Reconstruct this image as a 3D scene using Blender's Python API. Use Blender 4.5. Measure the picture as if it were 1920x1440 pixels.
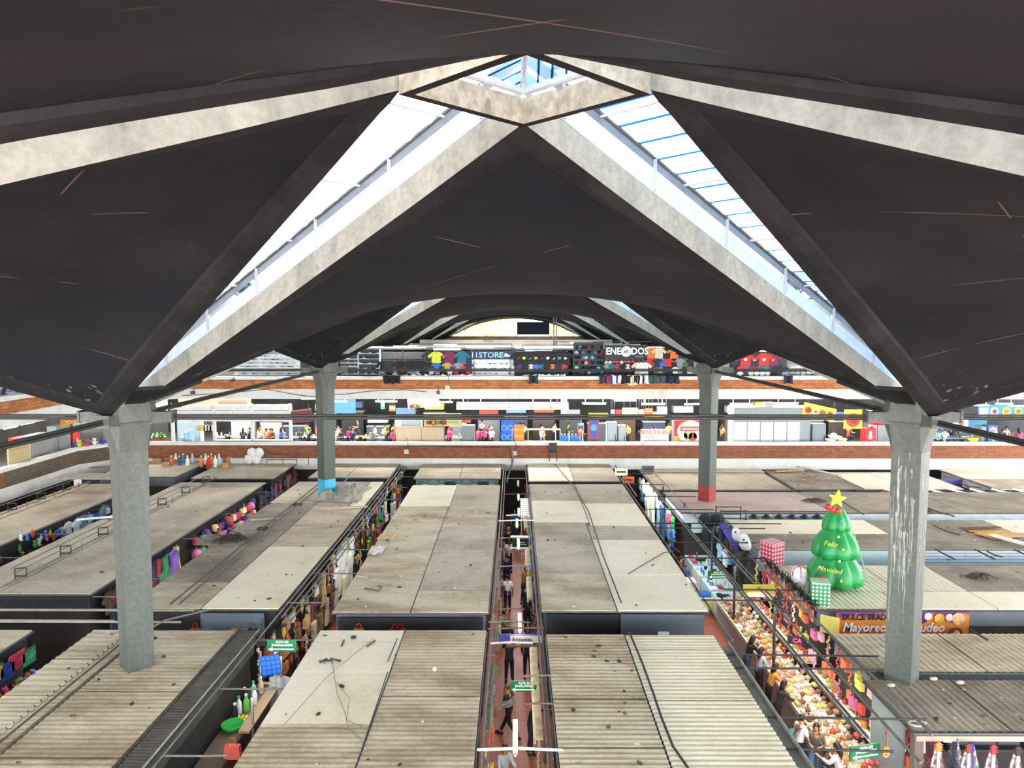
import bpy, math, random
from mathutils import Vector, Matrix
random.seed(7)
for _o in list(bpy.data.objects): bpy.data.objects.remove(_o)
SC=bpy.context.scene; COL=SC.collection
GAL2,GAL3,CANDY,AISLE=700,700,150,110   # lamp powers in watts
# ------------------------------------------------------------------ camera
F_PX=1411.3; CAM=(-0.119,0.945,12.4); PITCH=0.0783; YAW=-0.003368
cd=bpy.data.cameras.new('camera'); cam=bpy.data.objects.new('camera',cd); COL.objects.link(cam)
cd.sensor_width=36; cd.lens=F_PX/1920*36; cd.clip_end=400; cd.clip_start=.05
cam.location=CAM; cam.rotation_euler=(math.pi/2-PITCH,0,-YAW)
SC.camera=cam
# ------------------------------------------------------------------ world, light, exposure
SC.view_settings.view_transform='Standard'; SC.view_settings.look='None'
SC.view_settings.gamma=1; SC.view_settings.use_curve_mapping=False
SC.view_settings.exposure=1.13
W=bpy.data.worlds.new('sky'); SC.world=W; W.use_nodes=True
nt=W.node_tree; nt.nodes.clear()
bg=nt.nodes.new('ShaderNodeBackground'); ow=nt.nodes.new('ShaderNodeOutputWorld')
bg.inputs[0].default_value=(0.93,0.96,1.0,1); bg.inputs[1].default_value=6.0
nt.links.new(bg.outputs[0],ow.inputs[0])
def area(name,loc,size,power,color=(1,.97,.92),rot=(0,0,0)):
    l=bpy.data.lights.new(name,'AREA'); l.shape='RECTANGLE'; l.size=size[0]; l.size_y=size[1]; l.energy=power; l.color=color
    o=bpy.data.objects.new(name,l); o.location=loc; o.rotation_euler=rot; COL.objects.link(o); return o
# fluorescent battens under the gallery slabs, as rectangles of light (they point down), and two fill lights added at the rear
for x in (-22,-11,0,11,22):
    area('gallery_lamp_or_fill',(x,51.5,7.6),(10,.5),GAL2)
    area('gallery_lamp_or_fill',(x,52.5,12.0),(10,.5),GAL3)
area('gallery_lamp_or_fill',(0,59.5,12.2),(26,.6),GAL3*1.3)  # fill added to brighten the wall behind the upper stalls
area('gallery_lamp_or_fill',(0,96,12.0),(16,1),GAL3*1.3,rot=(-.9,0,0))  # tilted fill, added to brighten the dark far end
area('gallery_lamp_or_fill',(-29.5,36,7.55),(.5,20),GAL2)
area('aisle_lamp_light',(8.3,24,3.12),(.5,12),CANDY,(1,.96,.85))
area('aisle_lamp_light',(7.4,39,3.12),(.5,15),CANDY,(.9,1,1))
area('aisle_lamp_light',(0,30,3.3),(.3,26),AISLE,(1,.97,.9))
area('aisle_lamp_light',(-6.5,32,3.3),(.3,28),AISLE,(1,.97,.9))
area('aisle_lamp_light',(-13.2,35,3.3),(.3,26),AISLE,(1,.97,.9))
# ------------------------------------------------------------------ where a photo pixel meets a plane of the place
def ray(px,py):
    u=(px-960)/F_PX; v=(720-py)/F_PX; s,c=math.sin(PITCH),math.cos(PITCH)
    y=c+v*s; z=-s+v*c; a,b=math.cos(YAW),math.sin(YAW)
    return (u*a+y*b,-u*b+y*a,z)
def at(px,py,z):
    d=ray(px,py); t=(z-CAM[2])/d[2]; return Vector((CAM[0]+d[0]*t,CAM[1]+d[1]*t,z))
def atY(px,py,Y):
    d=ray(px,py); t=(Y-CAM[1])/d[1]; return Vector((CAM[0]+d[0]*t,Y,CAM[2]+d[2]*t))
def atX(px,py,X):
    d=ray(px,py); t=(X-CAM[0])/d[0]; return Vector((X,CAM[1]+d[1]*t,CAM[2]+d[2]*t))
# ------------------------------------------------------------------ materials
def lin(c):
    if isinstance(c,str):
        c=c.lstrip('#'); c=c if len(c)==6 else ''.join(q*2 for q in c); c=[int(c[i:i+2],16)/255 for i in (0,2,4)]
    return tuple((v/12.92 if v<=.04045 else ((v+.055)/1.055)**2.4) for v in c)+(1,)
_M={}
def M(col,rough=.75,noise=.12,scale=4,metal=0,emit=0,name=None,bump=0):
    key=(str(col),rough,noise,scale,metal,emit,bump)
    if key in _M: return _M[key]
    m=bpy.data.materials.new(name or 'paint'); m.use_nodes=True; t=m.node_tree; b=t.nodes['Principled BSDF']
    c=lin(col)
    n=t.nodes.new('ShaderNodeTexNoise'); n.inputs['Scale'].default_value=scale; n.inputs['Detail'].default_value=3
    co=t.nodes.new('ShaderNodeTexCoord'); t.links.new(co.outputs['Object'],n.inputs['Vector'])
    r=t.nodes.new('ShaderNodeValToRGB'); r.color_ramp.elements[0].position=.3; r.color_ramp.elements[1].position=.7
    r.color_ramp.elements[0].color=tuple(v*(1-noise) for v in c[:3])+(1,); r.color_ramp.elements[1].color=tuple(min(1,v*(1+noise)) for v in c[:3])+(1,)
    t.links.new(n.outputs[0],r.inputs[0]); t.links.new(r.outputs[0],b.inputs['Base Color'])
    b.inputs['Roughness'].default_value=rough; b.inputs['Metallic'].default_value=metal
    if emit:
        b.inputs['Emission Color'].default_value=c; b.inputs['Emission Strength'].default_value=emit
    if bump:
        bp=t.nodes.new('ShaderNodeBump'); bp.inputs['Strength'].default_value=bump; t.links.new(n.outputs[0],bp.inputs['Height']); t.links.new(bp.outputs[0],b.inputs['Normal'])
    _M[key]=m; return m
def nodes(name):
    m=bpy.data.materials.new(name); m.use_nodes=True; t=m.node_tree; return m,t,t.nodes['Principled BSDF']
def nnoise(t,vec,scale,detail=5,rough=.6):
    n=t.nodes.new('ShaderNodeTexNoise'); n.inputs['Scale'].default_value=scale; n.inputs['Detail'].default_value=detail; n.inputs['Roughness'].default_value=rough
    if vec: t.links.new(vec,n.inputs['Vector'])
    return n.outputs[0]
def nramp(t,fac,stops):
    r=t.nodes.new('ShaderNodeValToRGB'); e=r.color_ramp.elements
    while len(e)<len(stops): e.new(.5)
    for i,(p,c) in enumerate(stops): e[i].position=p; e[i].color=lin(c) if not isinstance(c,(int,float)) else (c,c,c,1)
    t.links.new(fac,r.inputs[0]); return r.outputs[0]
def nmix(t,fac,a,b,mode='MIX'):
    x=t.nodes.new('ShaderNodeMix'); x.data_type='RGBA'; x.blend_type=mode
    for s,v in ((0,fac),(6,a),(7,b)):
        if hasattr(v,'is_output') or hasattr(v,'links'): t.links.new(v,x.inputs[s])
        else: x.inputs[s].default_value=v if s==0 else (lin(v) if isinstance(v,str) else v)
    return x.outputs[2]
def nmath(t,op,a,b=0,c=None):
    x=t.nodes.new('ShaderNodeMath'); x.operation=op
    for s,v in ((0,a),(1,b),(2,c)):
        if v is None: continue
        if hasattr(v,'links'): t.links.new(v,x.inputs[s])
        else: x.inputs[s].default_value=v
    return x.outputs[0]
def coords(t,kind='Object',scale=None):
    co=t.nodes.new('ShaderNodeTexCoord'); o=co.outputs[kind]
    if scale:
        mp=t.nodes.new('ShaderNodeMapping'); mp.inputs['Scale'].default_value=scale; t.links.new(o,mp.inputs['Vector']); o=mp.outputs[0]
    return o
def dirty(name,base,dark,light=None,sc=.6,amt=(.42,.62),streak=(1,1,1),rough=.85,bump=.15,spots=True):
    m,t,b=nodes(name); v=coords(t,'Object',streak)
    a=nnoise(t,v,sc,8,.62); f=nramp(t,a,[(amt[0],dark),(amt[1],base)]+([(min(.95,amt[1]+.16),light)] if light else []))
    g=nnoise(t,coords(t),9,6,.7)
    col=nmix(t,.35,f,nramp(t,g,[(.35,.25),(.6,.75)]),'SOFT_LIGHT')
    if spots:
        s=nnoise(t,coords(t),3.3,2,.4); col=nmix(t,nramp(t,s,[(.68,0.0),(.74,.55)]),col,dark)
    t.links.new(col,b.inputs['Base Color']); b.inputs['Roughness'].default_value=rough
    bp=t.nodes.new('ShaderNodeBump'); bp.inputs['Strength'].default_value=bump; bp.inputs['Distance'].default_value=.03
    t.links.new(g,bp.inputs['Height']); t.links.new(bp.outputs[0],b.inputs['Normal']); return m
def brickmat(name,c1,c2,mortar,sx=1):
    m,t,b=nodes(name); co=coords(t); s=t.nodes.new('ShaderNodeSeparateXYZ'); t.links.new(co,s.inputs[0])
    xy=nmath(t,'ADD',s.outputs[0],s.outputs[1]); cb=t.nodes.new('ShaderNodeCombineXYZ'); t.links.new(xy,cb.inputs[0]); t.links.new(s.outputs[2],cb.inputs[1])
    k=t.nodes.new('ShaderNodeTexBrick'); t.links.new(cb.outputs[0],k.inputs['Vector']); k.inputs['Scale'].default_value=1
    k.inputs['Brick Width'].default_value=.34*sx; k.inputs['Row Height'].default_value=.15; k.inputs['Mortar Size'].default_value=.012; k.inputs['Bias'].default_value=0
    k.inputs['Color1'].default_value=lin(c1); k.inputs['Color2'].default_value=lin(c2); k.inputs['Mortar'].default_value=lin(mortar)
    n=nnoise(t,co,.9,4); col=nmix(t,nramp(t,n,[(.45,0.0),(.7,.5)]),k.outputs[0],'#7a5238')
    t.links.new(col,b.inputs['Base Color']); b.inputs['Roughness'].default_value=.9
    bp=t.nodes.new('ShaderNodeBump'); bp.inputs['Strength'].default_value=.4; bp.inputs['Distance'].default_value=.01; t.links.new(k.outputs[1],bp.inputs['Height']); bp.invert=True; t.links.new(bp.outputs[0],b.inputs['Normal'])
    return m
# ------------------------------------------------------------------ mesh collector
class MB:
    def __init__(s): s.v=[]; s.f=[]; s.mi=[]; s.sm=[]
    def add(s,v,f,mi=0,mat=None,smooth=False):
        k=len(s.v)
        s.v+= [tuple(mat@Vector(p)) for p in v] if mat is not None else [tuple(p) for p in v]
        for q in f: s.f.append([i+k for i in q]); s.mi.append(mi); s.sm.append(smooth)
        return s
    def box(s,c,d,mi=0,mat=None,taper=1):
        x,y,z=[a/2 for a in d]; T=taper
        v=[(c[0]+i*x*(T if k>0 else 1),c[1]+j*y*(T if k>0 else 1),c[2]+k*z) for k in (-1,1) for j in (-1,1) for i in (-1,1)]
        return s.add(v,[(0,2,3,1),(4,5,7,6),(0,1,5,4),(2,6,7,3),(0,4,6,2),(1,3,7,5)],mi,mat)
    def b2(s,a,b,mi=0,mat=None):
        return s.box([(p+q)/2 for p,q in zip(a,b)],[abs(q-p) for p,q in zip(a,b)],mi,mat)
    def tube(s,pts,r,n=6,mi=0,cap=True,mat=None,smooth=True):
        pts=[Vector(p) for p in pts]; R=r if isinstance(r,(list,tuple)) else [r]*len(pts); v=[];f=[]
        up=None
        for i,p in enumerate(pts):
            d=(pts[min(i+1,len(pts)-1)]-pts[max(i-1,0)]); d=d.normalized() if d.length>1e-9 else Vector((0,0,1))
            if up is None: up=Vector((0,0,1)) if abs(d.z)<.9 else Vector((1,0,0))
            a=d.cross(up).normalized(); b=a.cross(d)
            up=b
            for k in range(n):
                t=2*math.pi*k/n; v.append(p+(a*math.cos(t)+b*math.sin(t))*R[i])
        for i in range(len(pts)-1):
            for k in range(n): f.append((i*n+k,i*n+(k+1)%n,(i+1)*n+(k+1)%n,(i+1)*n+k))
        s.add(v,f,mi,mat,smooth)
        if cap: s.add(v[:n],[tuple(range(n))],mi,mat); s.add(v[-n:],[tuple(range(n))[::-1]],mi,mat)
        return s
    def lathe(s,prof,n=12,c=(0,0,0),mi=0,mat=None,lobes=0,lamp=0,smooth=True):
        v=[];f=[]
        for r,z in prof:
            for k in range(n):
                t=2*math.pi*k/n; rr=r*(1+lamp*(abs(math.cos(t*lobes/2))-.6)) if lobes else r
                v.append((c[0]+rr*math.cos(t),c[1]+rr*math.sin(t),c[2]+z))
        for i in range(len(prof)-1):
            for k in range(n): f.append((i*n+k,i*n+(k+1)%n,(i+1)*n+(k+1)%n,(i+1)*n+k))
        s.add(v,f,mi,mat,smooth); 
        s.add(v[:n],[tuple(range(n))[::-1]],mi,mat); s.add(v[-n:],[tuple(range(n))],mi,mat); return s
    def ball(s,c,r,n=8,mi=0,mat=None):
        rr=r if isinstance(r,(list,tuple)) else (r,r,r); m=max(3,n//2); v=[(c[0],c[1],c[2]-rr[2])];f=[]
        for i in range(1,m):
            p=math.pi*i/m
            for k in range(n):
                t=2*math.pi*k/n; v.append((c[0]+rr[0]*math.sin(p)*math.cos(t),c[1]+rr[1]*math.sin(p)*math.sin(t),c[2]-rr[2]*math.cos(p)))
        v.append((c[0],c[1],c[2]+rr[2])); L=len(v)-1
        for k in range(n):
            f.append((0,1+(k+1)%n,1+k)); f.append((L,L-n+k,L-n+(k+1)%n))
        for i in range(m-2):
            for k in range(n): a=1+i*n; f.append((a+k,a+(k+1)%n,a+n+(k+1)%n,a+n+k))
        return s.add(v,f,mi,mat,True)
    def prism(s,poly,y0,y1,mi=0,mat=None,axis='y'):
        n=len(poly)
        def P(p,h): return (p[0],h,p[1]) if axis=='y' else ((h,p[0],p[1]) if axis=='x' else (p[0],p[1],h))
        v=[P(p,y0) for p in poly]+[P(p,y1) for p in poly]
        f=[tuple(range(n)),tuple(range(2*n-1,n-1,-1))]+[(i,i+n,(i+1)%n+n,(i+1)%n) for i in range(n)]
        return s.add(v,f,mi,mat)
    def grid(s,fn,nu,nv,mi=0,smooth=True):
        v=[fn(i/nu,j/nv) for i in range(nu+1) for j in range(nv+1)]
        f=[(i*(nv+1)+j,(i+1)*(nv+1)+j,(i+1)*(nv+1)+j+1,i*(nv+1)+j+1) for i in range(nu) for j in range(nv)]
        return s.add(v,f,mi,None,smooth)
    def mesh(s,name,mats=()):
        me=bpy.data.meshes.new(name); me.from_pydata(s.v,[],s.f)
        for m in mats: me.materials.append(m)
        me.polygons.foreach_set('material_index',s.mi); me.polygons.foreach_set('use_smooth',s.sm)
        me.update()
        return me
    def build(s,name,mats,parent=None,loc=None,rz=0,fix=True):
        if not isinstance(mats,(list,tuple)): mats=[mats]
        me=s.mesh(name,mats)
        if fix: fixn(me)
        return put(name,me,parent,loc,rz)
import bmesh
def fixn(me):
    bm=bmesh.new(); bm.from_mesh(me); bmesh.ops.remove_doubles(bm,verts=bm.verts,dist=1e-5); bmesh.ops.recalc_face_normals(bm,faces=bm.faces); bm.to_mesh(me); bm.free()
def put(name,me,parent=None,loc=None,rz=0):
    o=bpy.data.objects.new(name,me); COL.objects.link(o)
    if parent: o.parent=parent
    if loc is not None: o.location=loc
    if rz: o.rotation_euler=(0,0,rz)
    return o
_L={}
def tag(o,label,cat,group=None,kind=None):
    o['label']=label; o['category']=cat
    if group: o['group']=group
    if kind: o['kind']=kind
    _L.setdefault(label,[]).append((o.name,group)); return o
def struct(o,label=None,cat=None):
    o['kind']='structure'
    if label: o['label']=label
    if cat: o['category']=cat
    return o
def thing(name,label,cat,loc=(0,0,0),rz=0,group=None,kind=None):
    o=bpy.data.objects.new(name,None); COL.objects.link(o); o.location=loc; o.rotation_euler=(0,0,rz); o.empty_display_size=.1
    return tag(o,label,cat,group,kind)
def text(body,size,mat,parent,loc,rot=(math.pi/2,0,0),ext=.01,name='lettering',align='CENTER',shear=0,sx=1,bold=0):
    c=bpy.data.curves.new('t','FONT'); c.body=body; c.size=size; c.extrude=ext; c.align_x=align; c.align_y='CENTER'; c.shear=shear; c.resolution_u=2; c.offset=bold
    o=bpy.data.objects.new('t',c); COL.objects.link(o)
    dg=bpy.context.evaluated_depsgraph_get(); me=bpy.data.meshes.new_from_object(o.evaluated_get(dg)); bpy.data.objects.remove(o)
    me.materials.clear(); me.materials.append(mat)
    t=put(name,me,parent,loc); t.rotation_euler=rot; t.scale=(sx,1,1); return t
PI=math.pi
# ------------------------------------------------------------------ the large structure
ZS,ZA,ZM=10.36,15.15,13.2        # springing, apex, crown of the arches
RL=1.46; EP=.25; ES=.8
def ceilmat():
    m,t,b=nodes('sooted_concrete_soffit'); co=coords(t)
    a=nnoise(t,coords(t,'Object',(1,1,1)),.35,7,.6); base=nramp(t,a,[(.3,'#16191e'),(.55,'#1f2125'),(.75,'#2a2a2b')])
    uv=coords(t,'UV'); s=t.nodes.new('ShaderNodeSeparateXYZ'); t.links.new(uv,s.inputs[0])
    ln=None
    for ax in (0,1):
        w=nmath(t,'ABSOLUTE',nmath(t,'SUBTRACT',nmath(t,'FRACT',nmath(t,'MULTIPLY',s.outputs[ax],4.0)),.5))
        l=nmath(t,'GREATER_THAN',w,.4965); ln=l if ln is None else nmath(t,'MAXIMUM',ln,l)
    br=nramp(t,nnoise(t,co,.8,2,.5),[(.5,0.0),(.56,1.0)]); ln=nmath(t,'MULTIPLY',ln,br)
    st=nramp(t,nnoise(t,coords(t,'Object',(.9,5,2)),1.1,6,.75),[(.64,0.0),(.72,.5)])
    col=nmix(t,st,base,'#4c4640'); col=nmix(t,nmath(t,'MULTIPLY',ln,.6),col,'#766e63')
    U,V=s.outputs[0],s.outputs[1]
    d=nmath(t,'MINIMUM',nmath(t,'ADD',U,nmath(t,'SUBTRACT',1.0,V)),nmath(t,'ADD',V,nmath(t,'SUBTRACT',1.0,U)))
    pk=nnoise(t,coords(t,'Object',(1,2.5,3)),1.6,6,.7); mk=nmath(t,'GREATER_THAN',nmath(t,'SUBTRACT',pk,nmath(t,'MULTIPLY',d,.75)),.50)
    col=nmix(t,nmath(t,'MULTIPLY',mk,.55),col,'#7d766c')
    t.links.new(col,b.inputs['Base Color']); b.inputs['Roughness'].default_value=.7; b.inputs['Specular IOR Level'].default_value=.12
    bp=t.nodes.new('ShaderNodeBump'); bp.inputs['Strength'].default_value=.25; bp.inputs['Distance'].default_value=.03
    t.links.new(nnoise(t,co,7,6,.7),bp.inputs['Height']); t.links.new(bp.outputs[0],b.inputs['Normal']); return m
M_CEIL=ceilmat()
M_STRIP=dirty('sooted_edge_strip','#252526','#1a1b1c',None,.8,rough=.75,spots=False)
M_STRIP.node_tree.nodes['Principled BSDF'].inputs['Specular IOR Level'].default_value=.15
M_FASC=dirty('pale_painted_concrete','#7e7a6d','#656157','#898577',1.3,amt=(.3,.5),streak=(1,1,.35),rough=.9)
M_RING=dirty('flaking_painted_concrete','#9c927e','#625b4f','#aca38f',6,amt=(.1,.5),rough=.95,bump=.6)
M_COL=dirty('grey_green_column_paint','#51564e','#434841','#5e645b',.8,amt=(.3,.6),streak=(2,2,.4),rough=.6)
M_WHITE=M('#e9ebe8',.5,.05); M_METW=M('#c8cdd0',.4,.06,metal=.3)
M_DARK=M('#141414',.7,.2); M_STEEL=M('#5b5d5b',.5,.15,metal=.4); M_ROD=M('#2c2b29',.6,.25)
def sheetmat(name,tint,line,transp,fr):
    m=bpy.data.materials.new(name); m.use_nodes=True; t=m.node_tree; t.nodes.clear(); o=t.nodes.new('ShaderNodeOutputMaterial')
    tr=t.nodes.new('ShaderNodeBsdfTransparent'); tl=t.nodes.new('ShaderNodeBsdfTranslucent'); mx=t.nodes.new('ShaderNodeMixShader'); mx.inputs[0].default_value=1-transp
    s=t.nodes.new('ShaderNodeSeparateXYZ'); t.links.new(coords(t,'UV'),s.inputs[0])
    w=nmath(t,'FRACT',nmath(t,'MULTIPLY',s.outputs[0],fr)); l=nramp(t,w,[(0.0,line),(.14,line),(.22,tint),(.9,tint)])
    n=nramp(t,nnoise(t,coords(t),.7,4),[(.35,.75),(.6,1.0)])
    c=nmix(t,1.0,l,n,'MULTIPLY'); t.links.new(c,tr.inputs[0]); t.links.new(c,tl.inputs[0])
    t.links.new(tr.outputs[0],mx.inputs[1]); t.links.new(tl.outputs[0],mx.inputs[2]); t.links.new(mx.outputs[0],o.inputs[0]); return m
M_SHL=sheetmat('milky_corrugated_sheet','#a9adb2','#a0a6ac',.6,30); M_SHR=sheetmat('blue_tinted_corrugated_sheet','#8fa6b4','#0c3350',.72,26)
def rhombus_mesh(name,EP,ZS):
    # four corners: A (apex, y ends) and P (column, x ends)
    Am=Vector((0,-(10-RL),ZA)); Ap=Vector((0,10-RL,ZA)); Pp=Vector((10-EP,0,ZS)); Pm=Vector((-(10-EP),0,ZS))
    bump=ZM-(ZS+ZA)/2
    def S(u,v,dz=0):
        p=Am*(1-u)*(1-v)+Pp*u*(1-v)+Ap*u*v+Pm*(1-u)*v
        p.z+=bump*max(0,16*u*(1-u)*v*(1-v))**.5+dz; return p
    mb=MB(); N=28
    mb.grid(lambda u,v:S(u,v),N,N,0); nv=(N+1)**2
    mb.grid(lambda u,v:S(u,v,.14),N,N,0)
    # edge beams: a strip under the rim and the upstand round it
    e=.034
    for k in range(4):
        def E_(t,w,dz,k=k):
            u,v=((t,w),(1-w,t),(1-t,1-w),(w,1-t))[k]; return S(u,v,dz)
        # inner lip, underside, outer face, top, back
        prof=[(e,0),(e*.93,-.07),(e*.5,-.13),(0,-.03)]
        for (w0,d0),(w1,d1) in zip(prof,prof[1:]):
            mb.grid(lambda a,b:E_(a,w0+(w1-w0)*b,(d0+(d1-d0)*b)*min(1,.2+5*min(a,1-a))),N,1,1,False)
        mb.grid(lambda a,b:E_(a,0,-.03*min(1,.2+5*min(a,1-a))+.47*b),N,1,2,False)
        mb.grid(lambda a,b:E_(a,.02*b,.44),N,1,2,False)
        mb.grid(lambda a,b:E_(a,.02,.44-.30*b),N,1,2,False)
    me=mb.mesh(name,[M_CEIL,M_STRIP,M_FASC])
    uvl=me.uv_layers.new(name='UVMap'); 
    vals=[((i//(N+1))/N,(i%(N+1))/N) for i in range(nv)]*2
    for l in me.loops:
        uvl.data[l.index].uv=vals[l.vertex_index] if l.vertex_index<2*nv else (.06,.06)
    return me
RM=rhombus_mesh('hypar_shell',EP,ZS); RM2=rhombus_mesh('hypar_shell_across',ES,ZS-.2)
for k in range(0,6):
    for i in (-2,-1,0,1,2):
        if k==0 and abs(i)==2: continue
        struct(put('ceiling',RM,loc=(20*i,20*k,0)))
for k in range(-1,5):
    for i in (-2,-1,0,1):
        o=struct(put('ceiling',RM2,loc=(20*i+10,20*k+10,0),rz=PI/2))
# ------------------------------------------------------------------ skylights and lanterns (one of each per bay)
def skylight(cx,cy,sx,sy,sheet,label,grp):
    th=thing('skylight',label,'skylight',(cx,cy,0),0,grp)
    # runs from the lantern side to the column at (sx*10, sy*10)
    A1=Vector((0,sy*RL,0)); A2=Vector((sx*RL,0,0)); P1=Vector((sx*(10-EP),sy*10,0)); P2=Vector((sx*10,sy*(10-ES),0))
    def L(a,p,t,dz): q=a.lerp(p,t); q.z=ZA+(ZS-ZA)*t+dz; return q
    mb=MB(); n=26
    def fn(u,v):
        p=L(A1,P1,u*.97,1.0).lerp(L(A2,P2,u*.97,1.0),v*1.16-.08); p.z+=.0; return p
    mb.grid(fn,n*4,2,0,False)
    for k,vx in enumerate(mb.v): mb.v[k]=(vx[0],vx[1],vx[2]+.03*math.sin((k//3)*PI/2))
    me=mb.mesh('glazing_sheet',[sheet]); uvl=me.uv_layers.new(name='UVMap')
    for l in me.loops: i=l.vertex_index; uvl.data[l.index].uv=((i//3)/(n*4),(i%3)/2)
    put('glazing_sheet',me,th)
    for (a,p) in ((A1,P1),(A2,P2)):
        f=MB(); out=(A1+A2).normalized()*0
        f.grid(lambda t,b:L(a,p,t*.96,.44+.28*b),12,1,0,False)
        f.grid(lambda t,b:L(a,p,t*.96,.44+.28*b)+Vector((.012*(1 if a is A1 else -1)*-sx,.012*sy*(1 if a is A1 else -1),0)),12,1,0,False)
        f.build('flashing',M('#a3adb6',.5,.08),th,fix=False)
        g=MB(); g.grid(lambda t,b:L(a,p,t*.96,.80+.16*b),12,1,0,False); g.build('dark_gap_strip',M('#5d6268',.5,.1),th,fix=False)  # dark strip: its colour stands in for the shaded gap under the sheet
        r=MB(); r.tube([L(a,p,.0,.98),L(a,p,.97,.98)],.035,5); r.build('edge_rail',M_STEEL,th,fix=False)
        for t in (.06,.22,.38,.54,.7,.86):
            q=L(a,p,t,.5); s=MB(); s.box((q.x,q.y,q.z+.25),(.06,.06,.55)); s.build('post',M('#8d9092'),th)
    # purlins across the opening
    for t in (.12,.28,.44,.6,.78): MB().tube([L(A1,P1,t,.93),L(A2,P2,t,.93)],.022,4).build('purlin',M_METW,th,fix=False)
def lantern(cx,cy,label,grp,near):
    th=thing('roof_lantern',label,'roof lantern',(cx,cy,0),0,grp)
    mb=MB(); R=RL+.02; r=RL-.17; z0,z1=ZA-.06,ZA+.27
    c=lambda q:[(0,q),(q,0),(0,-q),(-q,0)]
    o,i_=c(R),c(r)
    for k in range(4):
        a,b=o[k],o[(k+1)%4]; d,e=i_[k],i_[(k+1)%4]
        V=[(*a,z0),(*b,z0),(*e,z0),(*d,z0),(*a,z1),(*b,z1),(*e,z1),(*d,z1)]
        mb.add(V,[(0,1,2,3)],1); mb.add(V,[(4,5,6,7),(0,1,5,4),(3,2,6,7)],0)
    mb.build('ring_beam',[M_RING,M_STRIP],th,fix=False)
    f=MB(); q=c(RL-.1)
    for k in range(4):
        f.tube([(*q[k],z1+.12),(*q[(k+1)%4],z1+.12)],.06,4); f.tube([(*q[k],z1+.12),(0,0,z1+.75)],.04,4); f.tube([(*q[k],z1),(*q[k],z1+.12)],.04,4)
    f.tube([(0,0,z1+.2),(0,0,z1+.8)],.04,5); f.tube([(q[0][0],q[0][1],z1+.2),(q[2][0],q[2][1],z1+.2)],.04,4); f.tube([(q[1][0],q[1][1],z1+.2),(q[3][0],q[3][1],z1+.2)],.04,4)
    f.build('frame',M_METW,th,fix=False)
    g=MB()
    for k in range(4): g.add([(*q[k],z1+.16),(*q[(k+1)%4],z1+.16),(0,0,z1+.8)],[(0,1,2)])
    me=g.mesh('glazing',[M_SHR]); uvl=me.uv_layers.new(name='UVMap')
    for l in me.loops: uvl.data[l.index].uv=((0,0),(.3,0),(0,.3))[l.index%3]
    put('glazing',me,th)
ordn=['first','second','third','fourth','fifth']
for k in range(0,5):
    for i in (-1,0,1):
        near='first' if k==0 else ordn[k]
        side={-1:'left bays',0:'middle bays',1:'right bays'}[i]
        if i==0 or k<3:
            lantern(20*i,20*k+10,f'square roof lantern on a flaking concrete ring, {near} over the {side}',None,k==0)
        else: continue
        for sx in (-1,1):
            for sy in (-1,1):
                if sy<0 and k==0 and i: continue
                d=('far' if sy>0 else 'near')+(' left' if sx<0 else ' right')
                skylight(20*i,20*k+10,sx,sy,M_SHL if sx<0 else M_SHR,f'long triangular corrugated skylight {d} of the {near} lantern over the {side}',None)
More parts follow.
